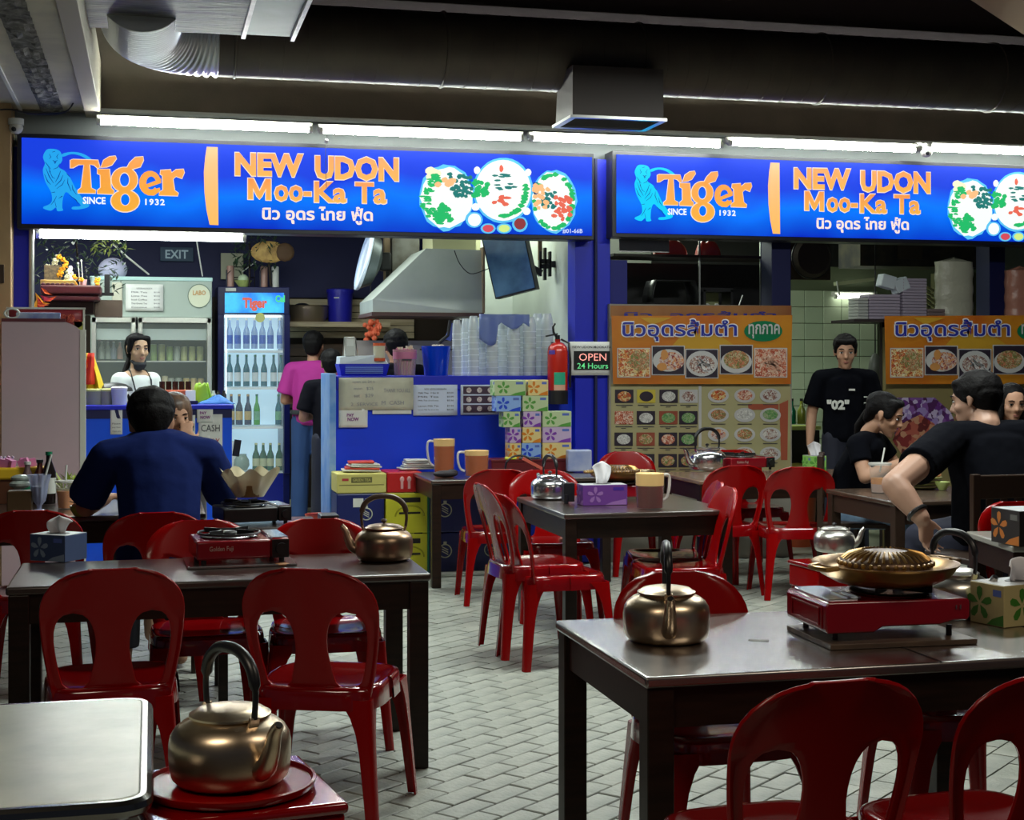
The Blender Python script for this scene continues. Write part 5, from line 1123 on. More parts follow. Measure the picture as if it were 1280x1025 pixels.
# --- standing fan
t = thing('wall_fan', 'white rimmed grey wall fan seen from the side, left of the hood', 'fan', wy(464, 327, 12.6))
MB().lathe([(.0, 0), (.26, 0), (.27, .012), (.27, .03), (.25, .035)], n=40, M=Matrix.Rotation(-PI/2+.25, 4, 'Y') @ Matrix.Translation((0, 0, .045)), cap=False).build('front_ring', mat('fan_white', (.62, .70, .85), .4), t)
MB().lathe([(.0, -.09), (.07, -.09), (.20, -.05), (.25, .03)], n=30, M=Matrix.Rotation(-PI/2+.25, 4, 'Y') @ Matrix.Translation((0, 0, .01)), cap=False).build('rear_cage', mat('fan_grey', (.10, .12, .13), .4, .5), t)
MB().box((.12, 0, 0), (.10, .10, .16)).build('motor', m_black, t, smooth=0, bevel=.02); MB().box((.15, .05, -.18), (.03, .03, .3)).build('arm', m_black, t, smooth=0)
t = thing('wall_bracket', 'dusty grey metal cabinet panels behind the hood top', 'cabinet', wy(506, 330, 12.9)); MB().box((0, 0, .05), (.24, .12, .62)).build('cabinet_panel', mat('grimy_panel', (.18, .18, .16), .6, col2=(.08, .07, .05), nscale=7), t, smooth=0); MB().box((-.16, 0, .0), (.05, .08, .6)).build('brown_post', mat('rusty_brown', (.20, .14, .08), .7), t, smooth=0)
MB().box((.42, .0, .2), (.5, .1, .24)).build('yellow_panel', mat('yellowed_panel', (.32, .32, .18), .6), t, smooth=0)
# --- hood
yh = 11.7
P_ = lambda px, py, Yq=yh: wy(px, py, Yq)
t = thing('exhaust_hood', 'large grey green sloped kitchen exhaust hood', 'hood', P_(535, 392))
q = [P_(466, 390), P_(603, 390), P_(603, 312), P_(534, 310)]
bk = lambda v, d: Vector((v.x, v.y+d, v.z))
L0 = P_(466, 390); L1 = P_(603, 390)
front = [Vector((L0.x, yh, L0.z)), Vector((L1.x, yh, L1.z)), Vector((L1.x, yh+.06, P_(603, 312).z)), Vector((P_(534, 310).x, yh+.06, P_(534, 310).z))]
lip = .10
b = MB()
f0 = [(L0.x, yh, L0.z), (L1.x, yh, L0.z), (L1.x, yh, L0.z+lip*.15), (L0.x, yh, L0.z+lip)]
b.add([(L0.x, yh, L0.z), (L1.x, yh, L0.z), (L1.x, yh+.05, P_(603, 312).z), (P_(534, 310).x, yh+.05, P_(534, 310).z), (L0.x, yh, L0.z+lip), (L0.x-.0, yh+.75, L0.z), (L1.x, yh+.75, L0.z), (L1.x, yh+.75, P_(603, 312).z), (P_(534, 310).x, yh+.75, P_(534, 310).z), (L0.x, yh+.75, L0.z+lip)],
      [(0, 1, 2, 3, 4), (5, 9, 8, 7, 6), (0, 4, 9, 5), (4, 3, 8, 9), (3, 2, 7, 8), (1, 6, 7, 2)])
b.build('canopy', mat('hood_steel', (.42, .46, .42), .38, .35, col2=(.36, .40, .36), nscale=3), t, smooth=0, world=True)
MB().bb((L0.x-.01, yh-.015, L0.z-.03), (L1.x+.01, yh+.76, L0.z)).build('grease_rim', mat('grease_brown', (.07, .03, .02), .4), t, smooth=0, world=True)
MB().bb((L1.x, yh-.01, L0.z), (L1.x+.02, yh+.1, P_(603, 312).z+.02)).build('corner_pipe', mat('rusty_brown', (0, 0, 0)), t, smooth=0, world=True)
zz = P_(560, 310).z; MB().bb((P_(545, 300).x, yh+.15, zz), (P_(600, 300).x, yh+.6, 3.2)).build('flue', MATS['yellowed_panel'], t, smooth=0, world=True)
MB().tube(spline([P_(568, 313, yh-.02), P_(575, 330, yh-.02), P_(588, 342, yh-.02), P_(605, 338, yh-.02), P_(612, 335, yh-.02)], 5), .004, n=5).build('cable', m_black, t, world=True)
# stove range and wall behind
m_rng = mat('range_steel', (.42, .42, .40), .35, .8)
t = thing('cooking_range', 'steel cooking range under the exhaust hood', 'range', P_(540, 455, 12.0)); MB().box((0, .2, -.9), (1.3, .7, .95)).build('range_body', m_rng, t, smooth=0, bevel=.01); MB().box((0, .5, -.1), (1.3, .02, .6)).build('splash_back', mat('splash_steel', (.38, .36, .34), .3, .6, col2=(.25, .22, .2), nscale=3), t, smooth=0)
t = thing('hanging_ladles', 'dark utensils and a small blue white cloth hanging under the hood', 'utensils', P_(563, 410, 11.5)); MB().tube([(0, 0, .06), (-.02, 0, -.06), (-.09, 0, -.12)], .015, n=8).build('ladle', m_black, t); MB().box((.0, 0, -.03), (.05, .02, .14), ry=.3).build('cloth', mat('blue_white_cloth', (.08, .12, .35), .7), t, smooth=0); MB().ball((.07, 0, .03), (.05, .04, .05), 10, 6).build('sponge', m_black, t)
# --- television
c = P_(637, 335, 11.2)
t = thing('television', 'tilted dark television hanging under the left sign', 'television', c)
Mt = Matrix.Rotation(R(12), 4, 'Y') @ Matrix.Rotation(R(-10), 4, 'X')
tvw, tvh = .40, .48
cr_ = [wy(600, 291, 11.2), wy(655, 291, 11.2), wy(670, 361, 11.2), wy(619, 374, 11.2)]
of_ = Vector((.045, .05, 0))
MB().add([tuple(v) for v in cr_]+[tuple(v+of_) for v in cr_], [(0, 3, 2, 1), (4, 5, 6, 7), (0, 1, 5, 4), (1, 2, 6, 5), (2, 3, 7, 6), (3, 0, 4, 7)]).build('case', m_black, t, smooth=0, bevel=.003, world=True)
cc_ = sum(cr_, Vector())/4
MB().add([tuple(cc_+(v-cc_)*.95-Vector((0, .004, 0))) for v in cr_], [(0, 3, 2, 1)]).build('screen', mat('screen_glass', (.03, .07, .13), .12, spec=.8, emit=(.03, .07, .13), es=.35, col2=(.07, .15, .24), nscale=5), t, smooth=0, world=True)
MB().box((0, .3, .62), (.03, .03, .9)).build('hanging_rod', m_black, t, smooth=0)
t = thing('television_bracket', 'black metal television bracket fixed beside the screen', 'bracket', P_(681, 330, 11.45))
MB().box((-.0, 0, .02), (.09, .05, .035)).build('arm', m_black, t, smooth=0); MB().box((0, 0, -.02), (.09, .05, .035)).build('arm', m_black, t, smooth=0)
for dx in (-.04, 0, .04): MB().box((dx, 0, 0), (.022, .05, .20 if dx else .26)).build('plate', m_black, t, smooth=0, bevel=.004)
MB().box((-.1, -.06, -.05), (.12, .05, .05), ry=.5).build('link', m_black, t, smooth=0); MB().box((-.04, 0, .28), (.03, .03, .5)).build('rod', mat('rusty_brown', (0, 0, 0)), t, smooth=0)
MB().box((.06, .02, 0), (.10, .05, .05)).build('wall_arm', m_black, t, smooth=0)
t = tag(MB().bb((3.115, 10.72, P_(708, 372, 10.74).z), (3.15, 10.76, 2.6)).build('brown_conduit', MATS['rusty_brown']), 'brown vertical conduit on the white kitchen wall', 'conduit')
t = thing('junction_box', 'cream junction box at the foot of the brown conduit', 'box', Vector((3.125, 10.76, P_(708, 382, 10.74).z))); MB().box((0, 0, 0), (.05, .10, .12)).build('case', MATS['cream_box'], t, smooth=0, bevel=.004)
# --- right counter
A, B = wy(420, 470, ya), wy(716, 470, ya)
t = thing('counter', 'tall royal blue counter with notices, crates stacked before it', 'counter', ((A.x+B.x)/2, ya+.3, 0)); zc = A.z-.0
MB().bb((A.x, ya, 0), (B.x, ya+.6, zc-.10)).build('front', mat('counter_blue', (.0, .045, .80), .4), t, smooth=0, world=True, bevel=.003)
MB().bb((A.x, ya-.012, zc-.10), (B.x, ya+.62, zc)).build('worktop', m_blue, t, smooth=0, world=True, bevel=.006)
P0, P1 = wy(412, 470, ya-.05).x, wy(420, 470, ya-.05).x
t = tag(MB().bb((P0, ya-.05, 0), (P1, ya+.5, wy(416, 467, ya-.05).z)).build('pale_blue_post', mat('worn_pale_blue', (.10, .28, .68), .4, col2=(.28, .45, .75), nscale=6), bevel=.004), 'pale worn blue post at the left end of the tall counter', 'post')
zc2 = zc
def pn(name, box, label, m=None, off=.016): return paper(name, box, ya, label, m, off=off)
t, w_, h_ = pn('handwritten_notice', (423, 472, 516, 512), 'large buff handwritten notice taped left on the tall counter', m_buff, .02)
for (s_, cx, cz, ww, hh) in (('open on 24 h', -.17, .36, .3, .1), ('mon   $25', -.17, .16, .26, .1), ('sat   $29', -.17, -.06, .26, .12), ('2  SERVICE', -.16, -.32, .36, .1), ('THANK YOU ALL', .28, .10, .36, .12), ('M  CASH', .22, -.28, .3, .12)): tline(t, s_, w_*cx, h_*cz, w_*ww, h_*hh, mat('grey_ink', (.28, .29, .33), .7))
t, w_, h_ = pn('pay_notice', (423, 511, 459, 534), 'white pay now card under the handwritten notice', m_paper, .018)
tline(t, 'PAY', -.02, h_*.16, w_*.25, h_*.17, MATS['purple_ink'], .03); tline(t, 'NOW', 0, -h_*.06, w_*.40, h_*.20, MATS['purple_ink'], .03)
t, w_, h_ = pn('price_list', (516, 481, 571, 519), 'white typed drinks price list in the middle of the tall counter', mat('cool_paper', (.62, .70, .88), .6))
for i, (s_, s2_) in enumerate((('NEW UDON MOOKATA', ''), ('Milk Tea  3 for 8', '$3.00'), ('Milk Tea', '$3.00'), ('Milk Tea (Ice/Less)', '$3.50'), ('Lemon Milk Tea', '$3.50'), ('Lemon Milk Tea (Less Ice)', '$4.00'))):
    z = h_*(.36-.125*i-(.05 if i > 3 else 0)); tline(t, s_, -w_*.16 if s2_ else 0, z, w_*(.46 if s2_ else .5), h_*.055)
    if s2_: tline(t, s2_, w_*.34, z, w_*.15, h_*.055)
t, w_, h_ = pn('picture_notice', (575, 481, 622, 518), 'white sheet with rows of food pictures beside the tissue boxes', mat('cool_paper', (0, 0, 0)))
for r_ in range(3):
    MB().box((.0, -.003, h_*(.32-.31*r_)), (w_*.86, .002, h_*.26)).build('picture_row', mat('aubergine', (.05, .02, .05), .5), t, smooth=0)
    for q_ in range(3): MB().lathe([(0, 0), (.019, 0)], n=14, M=Matrix.Translation((w_*(-.28+.28*q_), -.005, h_*(.32-.31*r_))) @ Matrix.Rotation(PI/2, 4, 'X'), cap=False).build('dish_print', foodmat('dish_pale', [(.6, .55, .55), (.75, .7, .7), (.45, .3, .3)], 120), t, smooth=0, fix=False)
t = thing('slotted_paper', 'narrow white strip with dark slot below the handwritten notice', 'notice', wy(490, 513, ya-.014)); MB().box((0, 0, 0), (.28, .002, .05)).build('strip', m_paper, t, smooth=0); MB().box((0, -.002, .015), (.25, .002, .008)).build('slot', m_ink, t, smooth=0)  # white paper strip with a dark line across it
# items on the tall counter
t = thing('blue_basket', 'royal blue slatted basket with white tray at the left of the tall counter', 'basket', (wy(453, 465, ya+.15).x, ya+.17, zc2))
MB().add([(-.16, -.10, 0), (.16, -.10, 0), (.18, -.12, .085), (-.18, -.12, .085), (-.16, .10, 0), (.16, .10, 0), (.18, .12, .085), (-.18, .12, .085)], [(0, 1, 2, 3), (4, 7, 6, 5), (0, 3, 7, 4), (1, 5, 6, 2), (0, 4, 5, 1)]).build('basket_shell', m_blue, t, smooth=0, solid=.004)
for i in range(6): MB().box((0, -.116, .02+i*.010), (.27, .004, .004)).build('slot_line', mat('pale_blue_line', (.25, .40, .85), .5), t, smooth=0)
MB().add([(-.175, -.11, .086), (.175, -.11, .086), (.175, .11, .086), (-.175, .11, .086), (-.17, -.10, .135), (.10, -.11, .15), (.17, .10, .15), (-.17, .10, .14)], [(0, 1, 5, 4), (1, 2, 6, 5), (2, 3, 7, 6), (3, 0, 4, 7), (4, 5, 6, 7)]).build('white_tray', mat('ice_white', (.66, .76, .84), .4), t, smooth=0)
t = thing('serviette_dispenser', 'white serviette dispenser standing on the blue basket', 'dispenser', (wy(437, 440, ya+.2).x, ya+.2, zc2+.14)); MB().box((0, 0, .07), (.075, .06, .14)).build('case', mat('grey_white', (.55, .56, .52), .4), t, smooth=0, bevel=.006)
for sx in (-1, 1): MB().cyl((sx*.04, -.02, .13), (sx*.052, -.04, 0), .005, n=6).build('wire_leg', m_steel, t)
MB().box((0, -.032, .10), (.05, .006, .05)).build('front_panel', m_white, t, smooth=0)
t = thing('seasoning_jar', 'white jar with orange red lid and band on the counter basket', 'jar', (wy(474, 440, ya+.08).x, ya+.08, zc2+.15-.0)); MB().cyl((0, 0, -.04), (0, 0, .07), .042, n=20).build('jar_wall', mat('cream_jar', (.62, .60, .45), .4), t); MB().cyl((0, 0, .065), (0, 0, .085), .045, n=20).build('jar_lid', mat('orange_red', (.62, .10, .03), .4), t); MB().cyl((0, 0, -.045), (0, 0, -.022), .045, n=20).build('red_band', MATS['orange_red'], t)
t = thing('straw_tub', 'clear tub full of pink wrapped straws on the tall counter', 'tub', (wy(506, 465, ya+.12).x, ya+.12, zc2)); MB().lathe([(0, 0), (.075, 0), (.088, .19), (.084, .19), (.07, .006), (0, .006)], n=28, cap=False).build('tub_wall', mat('clear_pinkish', (.60, .42, .45), .2, alpha=.35), t)
rr = random.Random(12)
for i in range(34):
    a = rr.uniform(0, 6.3); q = rr.uniform(.01, .062); px_, py_ = q*math.cos(a), q*math.sin(a)
    MB().cyl((px_*.8, py_*.8, .008), (px_*1.15, py_*1.15, .20+rr.uniform(-.02, .02)), .0065, n=6).build('straw', [mat('straw_paper', (.70, .58, .42), .6), mat('straw_pink', (.62, .16, .34), .5), mat('straw_cream', (.72, .66, .55), .6)][i % 3], t)
MB().lathe([(.086, .12), (.087, .19)], n=28, cap=False).build('pink_band', mat('pink_film', (.62, .20, .36), .4, alpha=.8), t, fix=False)
MB().box((0, -.088, .115), (.07, .002, .012)).build('dark_lettering', m_ink, t, smooth=0)
t = thing('blue_tub', 'translucent cobalt blue tub beside the straw tub', 'tub', (wy(545, 465, ya+.12).x, ya+.12, zc2)); MB().lathe([(0, 0), (.085, 0), (.108, .215), (.103, .215), (.08, .006), (0, .006)], n=30, cap=False).build('tub_wall', mat('cobalt_plastic', (.0, .05, .70), .12, alpha=.85, coat=.4), t)
for i in range(14): MB().ball((rr.uniform(-.06, .06), rr.uniform(-.06, .06), .03+i*.013), (.03, .03, .014), 8, 5).build('sachet', [mat('blue_sachet', (.02, .18, .80), .3), mat('pale_sachet', (.35, .5, .9), .3)][i % 3 == 0], t)
for i in range(6): MB().ball((rr.uniform(-.06, .06), rr.uniform(-.04, .04), .215), (.02, .02, .012), 8, 5).build('wrapper', mat('beige_wrap', (.60, .50, .38), .5), t)
MB().box((0, 0, .19), (.24, .01, .012)).build('tub_handle', m_black, t, smooth=0)
m_cup = mat('clear_cup', (.78, .85, .88), .15, alpha=.62); m_cupr = mat('cup_rim', (.85, .9, .92), .3, alpha=.8)
cups = [(571, 400, .034), (582, 398, .034), (592, 395, .040), (603, 407, .046), (615, 402, .046), (629, 393, .048), (642, 400, .048), (650, 406, .048), (662, 396, .048), (672, 392, .048), (684, 392, .044)]
for i, (px, py, r) in enumerate(cups):
    Yp = ya+.14+.10*(i % 2); p = wy(px, py, Yp); r_ = r
    t = thing('cup_stack', f'tall stack of nested clear plastic cups, {["first","second","third","fourth","fifth","sixth","seventh","eighth","ninth","tenth","eleventh"][i]} from the left', 'cups', (p.x, Yp, zc2), 0, 'stacks of clear cups on the tall counter')
    H_ = p.z-zc2; prof = []; n_ = 10
    prof = [(r_*.98, 0)]+[(r_*(1-.03*(k % 2)), H_*.9*k/n_/1.0) for k in range(1, n_)]+[(r_*.92, H_*.9), (r_*.68, H_), (0, H_)]
    MB().lathe(prof, n=24, cap=False).build('nested_cups', m_cup, t)
    for k in range(8): MB().lathe([(r_*1.03, H_*(.04+.1*k)), (r_*1.03, H_*(.04+.1*k)+.006)], n=24, cap=False).build('rim', m_cupr, t, fix=False)
t = thing('blue_bubble_bag', 'creased blue plastic bag hung over the cup stacks', 'bag', wy(630, 398, ya+.1)); MB().grid(lambda u, v: Vector(((u-.5)*.38, -.02*math.sin(u*12)-.02, .03-(.06+.12*(u < .35)+.05*abs(math.sin(u*7)))*v)), 18, 5).build('bag_sheet', mat('blue_film', (.20, .28, .65), .3, alpha=.8), t, smooth=80, fix=False, solid=.002)
# fire extinguisher
t = thing('fire_extinguisher', 'red fire extinguisher hanging beside the blue column', 'fire extinguisher', wy(697, 505, 10.36))
m_fe = mat('extinguisher_red', (.48, .02, .01), .25, coat=.4)
MB().lathe([(0, 0), (.07, 0), (.075, .01), (.075, .38), (.068, .415), (.045, .44), (.02, .45), (.02, .47), (0, .47)], n=32, cap=False).build('cylinder', m_fe, t)
MB().lathe([(.076, .0), (.0765, .10)], n=32, cap=False).build('base_band', m_black, t, fix=False)
MB().cyl((0, 0, .46), (0, 0, .50), .018, n=12).build('valve', m_black, t); MB().tube([(-.01, 0, .49), (-.03, 0, .52), (-.035, 0, .56), (-.02, 0, .585)], .009, n=8).build('handle', m_black, t); MB().box((-.045, 0, .50), (.09, .02, .012), ry=-.2).build('lever', m_black, t, smooth=0)
MB().tube([(.02, -.02, .47), (.075, -.04, .44), (.085, -.04, .3), (.082, -.04, .12)], .008, n=8).build('hose', m_black, t)
MB().lathe([(.0765, .10), (.0765, .23)], n=10, a0=R(-125), a1=R(-60), cap=False).build('green_label', mat('green_label_sheet', (.02, .38, .22), .5), t, fix=False); MB().lathe([(.077, .10), (.077, .14)], n=10, a0=R(-125), a1=R(-60), cap=False).build('pale_label', mat('salmon_label', (.65, .35, .25), .5), t, fix=False)
MB().lathe([(.0765, .36), (.0765, .39)], n=6, a0=R(-160), a1=R(-120), cap=False).build('blue_label', mat('violet_label', (.10, .05, .35), .5), t, fix=False)
MB().box((0, .08, .3), (.05, .03, .3)).build('wall_bracket', m_black, t, smooth=0)
# OPEN sign
t, w_, h_ = paper('open_sign', (712, 427, 767, 469), 10.34, 'open 24 hours sign in a white frame on the blue column', mat('sign_white_frame', (.70, .72, .70), .5), off=.0, group=None)
MB().box((0, -.004, -h_*.06), (w_*.82, .004, h_*.56)).build('black_panel', m_black, t, smooth=0)
text_local('open_lettering', 'OPEN', w_*.62, h_*.22, mat('led_red', (.9, .35, .3), .4, emit=(.95, .35, .3), es=.8), t, Matrix.Translation((.005, -.008, h_*.04)), .0)
text_local('hours_lettering', '24 Hours', w_*.70, h_*.17, mat('led_green', (.1, .6, .2), .4, emit=(.15, .75, .3), es=.5), t, Matrix.Translation((.005, -.008, -h_*.22)), .01)
text_local('small_lettering', 'NEW UDON MOOKATA', w_*.88, h_*.07, m_ink, t, Matrix.Translation((0, -.004, h_*.34)), .01)
# --- crates in front of the counter
def crate(box, Yf, dep, m, label, kind='crate', parts=()):
    x0, y0, x1, y1 = box; p, q = wy(x0, y1, Yf), wy(x1, y0, Yf)
    t = thing(kind, label, kind.split('_')[-1], ((p.x+q.x)/2, Yf+dep/2, p.z), 0, 'drink crates and cartons at the counter foot'); w_, h_ = q.x-p.x, q.z-p.z
    MB().box((0, 0, h_/2), (w_, dep, h_)).build('shell', m, t, smooth=0, bevel=.008)
    return t, w_, h_
yq = 10.08; m_cb = mat('crate_navy', (.004, .012, .12), .35); m_cy = mat('crate_yellow', (.62, .60, .03), .4); m_pr = mat('pale_print', (.55, .55, .45), .6)
def fix_floor(box): return box
zA = wy(450, 597, yq).z
def crate_w(xa, xb, z0, z1, m, label, kind='drink_crate', dep=.32, yf=None, rz=0):
    yf = yf or yq
    t = thing(kind, label, kind.split('_')[-1], ((xa+xb)/2, yf+dep/2, z0), rz, 'drink crates and cartons at the counter foot')
    MB().box((0, 0, (z1-z0)/2), (xb-xa, dep, z1-z0)).build('shell', m, t, smooth=0, bevel=.008)
    return t, xb-xa, z1-z0
X = lambda px: wy(px, 600, yq).x
def pineapple(t, w_, h_, cx=0.0, cz=.5, m=None, r=.04):
    M = Matrix.Translation((w_*cx, -.162, h_*cz)); m = m or m_pr
    MB().tube([(w_*cx+r*math.cos(a), -.162, h_*cz+r*math.sin(a)) for a in [2*PI*i/24 for i in range(24)]], .004, n=5, closed=True).build('emblem_ring', m, t)
    for k in range(3): MB().box((w_*cx, -.163, h_*cz-r*.3+k*r*.35), (r*1.1, .002, r*.14), ry=.5).build('emblem_bar', m, t, smooth=0)
    MB().box((w_*cx, -.163, h_*cz+r*1.25), (r*.5, .002, r*.4)).build('emblem_leaf', m, t, smooth=0)
zc_top = wy(450, 598, yq).z; hC = zc_top/2
hC = .29
z1c = .285; z2c = .57
for k, (z0, z1) in enumerate(((.0, .28), (.283, .563))):
    t, w_, h_ = crate_w(X(420)+.005, X(481)-.004, z0, z1, m_cb if k else m_cy, ['bottom yellow drink crate below the navy crate at the counter left end', 'navy drink crate under the yellow carton at the counter left end'][k])
    if k: pineapple(t, w_, h_, .12, .5); MB().box((-w_*.05, -.162, h_*.78), (.07, .002, .06)).build('white_sticker', m_white, t, smooth=0)
    else: MB().box((0, -.162, h_*.2), (w_*.9, .003, .02)).build('ridge', mat('dark_yellow', (.4, .38, .02), .4), t, smooth=0)
for k, (z0, z1) in enumerate(((.0, .28), (.283, .563))):
    t, w_, h_ = crate_w(X(482), X(535), z0, z1, m_cy, ['lower bright yellow crate behind the table with jugs', 'upper bright yellow crate with dark handle slot'][k])
    MB().box((.02, -.162, h_*.82), (w_*.5, .003, h_*.12)).build('handle_slot', m_black, t, smooth=0); MB().box((.02, -.162, h_*.5), (w_*.5, .003, h_*.05)).build('slot', m_black, t, smooth=0)
    MB().tube([(.02+.10*math.cos(a), -.162, h_*.42+.075*math.sin(a)) for a in [PI*i/14 for i in range(15)]], .006, n=5).build('arc_rib', mat('dark_yellow', (0, 0, 0)), t)
for j, (xa, xb) in enumerate(((537, 585), (587, 640))):
    for k, (z0, z1) in enumerate(((.0, .28), (.283, .563))):
        t, w_, h_ = crate_w(X(xa), X(xb), z0, z1, m_cb, f'{["lower","upper"][k]} navy crate with round emblem, {["left","right"][j]} stack under the jug table')
        pineapple(t, w_, h_, -.1 if not j else 0, .55, r=.045)
t = tag(MB().bb((X(534), yq, 0), (X(536.5), yq+.3, .56)).build('green_crate_edge', mat('crate_green', (.01, .16, .08), .4)), 'thin green crate edge between the yellow and navy crates', 'crate')
t = tag(MB().bb((X(540), yq-.2, 0.02), (X(640), yq-.17, .035)).build('floor_rail', m_steel), 'low steel rail on the floor before the navy crates', 'rail')
# cartons on the crates
t, w_, h_ = crate_w(X(421), X(483), .566, .70, mat('carton_yellow', (.60, .55, .16), .6), 'yellow printed drinks carton on the navy crate', 'drinks_carton')
MB().box((.0, -.161, h_*.68), (w_*.42, .003, h_*.28)).build('print_box', mat('olive_print', (.14, .13, .04), .6), t, smooth=0); text_local('lettering', 'GREEN TEA', w_*.36, h_*.14, MATS['carton_yellow'], t, Matrix.Translation((0, -.164, h_*.68))); MB().box((0, -.161, h_*.42), (w_*.9, .003, h_*.03)).build('line_print', MATS['olive_print'], t, smooth=0)
MB().box((-w_*.33, -.161, h_*.70), (w_*.13, .003, h_*.12)).build('logo_print', m_rink, t, smooth=0)
t, w_, h_ = crate_w(X(484), X(528), .566, .705, mat('carton_red', (.50, .01, .01), .4), 'bright red drinks carton on the yellow crates', 'drinks_carton')
for k in range(2): MB().box((-.02+k*.05, -.161, h_*.4), (.018, .003, h_*.45)).build('bottle_print', mat('pink_print', (.7, .35, .35), .5), t, smooth=0); MB().ball((-.02+k*.05, -.16, h_*.65), (.016, .004, .02), 8, 5).build('bottle_print', MATS['pink_print'], t)
t = thing('folded_bags', 'pile of folded red and white plastic bags on the yellow carton', 'bags', (X(456), yq+.16, .702))
for k in range(5): MB().box((rr.uniform(-.02, .02), 0, .012+k*.014), (.26-.02*k, .18, .012), rz=rr.uniform(-.1, .1), ry=rr.uniform(-.05, .05)).build('folded_bag', [m_white, mat('bag_red', (.6, .06, .03), .5)][k in (1, 4)], t, smooth=30, bevel=.005)
t = thing('folded_bags', 'pile of folded white plastic bags right of the red carton', 'bags', (X(527), yq+.2, .706))
for k in range(5): MB().box((rr.uniform(-.02, .02), 0, .012+k*.014), (.24-.02*k, .16, .012), rz=rr.uniform(-.1, .1)).build('folded_bag', [m_white, mat('grey_bag', (.5, .55, .58), .5)][k % 2], t, smooth=30, bevel=.005)
# red bucket at the gap
t = thing('red_bucket', 'orange red bucket left of the pale blue post', 'bucket', (wy(402, 665, 10.75).x, 10.78, 0)); MB().lathe([(0, 0), (.085, 0), (.115, .35), (.12, .36), (.112, .355), (.08, .01), (0, .01)], n=30, cap=False).build('bucket_wall', mat('bucket_red', (.55, .05, .02), .35), t); MB().lathe([(.121, .30), (.122, .315)], n=30, cap=False).build('rim_line', m_white, t, fix=False)
t = thing('slippers', 'pair of dark shoes on the kitchen floor by the fridge', 'shoes', wz(382, 648, 0)); 
for dx in (-.08, .08): MB().ball((dx, 0, .03), (.05, .12, .035), 12, 6).build('shoe', mat('dark_brown_rubber', (.03, .015, .01), .5), t)
# ================================================================ RIGHT STALL
# big poster
def fpx(x0, y0, x1, y1): return quadp(x0, y0, x1, y1)
m_po = mat('poster_orange', (.44, .085, .006), .45, col2=(.50, .20, .01), nscale=1.6, contrast=(.35, .6))
m_pc = mat('poster_cream', (.40, .37, .19), .5, col2=(.34, .24, .11), nscale=1.5, contrast=(.5, .75))
foods = [foodmat('dish_a', [(.45, .06, .02), (.60, .22, .05), (.65, .50, .22), (.30, .12, .04), (.7, .62, .4)], 83), foodmat('dish_b', [(.5, .35, .3), (.62, .28, .12), (.25, .03, .04), (.6, .5, .45)], 74),
         foodmat('dish_c', [(.5, .45, .42), (.30, .16, .12), (.62, .60, .55), (.18, .07, .07)], 92), foodmat('dish_d', [(.25, .12, .05), (.50, .42, .25), (.15, .22, .06), (.55, .2, .1)], 99), foodmat('dish_e', [(.55, .15, .08), (.62, .40, .28), (.35, .06, .03), (.7, .55, .45)], 88),
         foodmat('dish_f', [(.08, .25, .08), (.2, .35, .12), (.35, .4, .25)], 99), foodmat('dish_g', [(.55, .55, .52), (.4, .4, .38), (.68, .68, .65)], 88)]
mdk = mat('photo_dark', (.02, .012, .025), .5); mwp = mat('plate_white', (.50, .50, .50), .4); mbrick = mat('photo_red', (.28, .06, .03), .5); myel = mat('photo_yellow', (.55, .45, .05), .5)
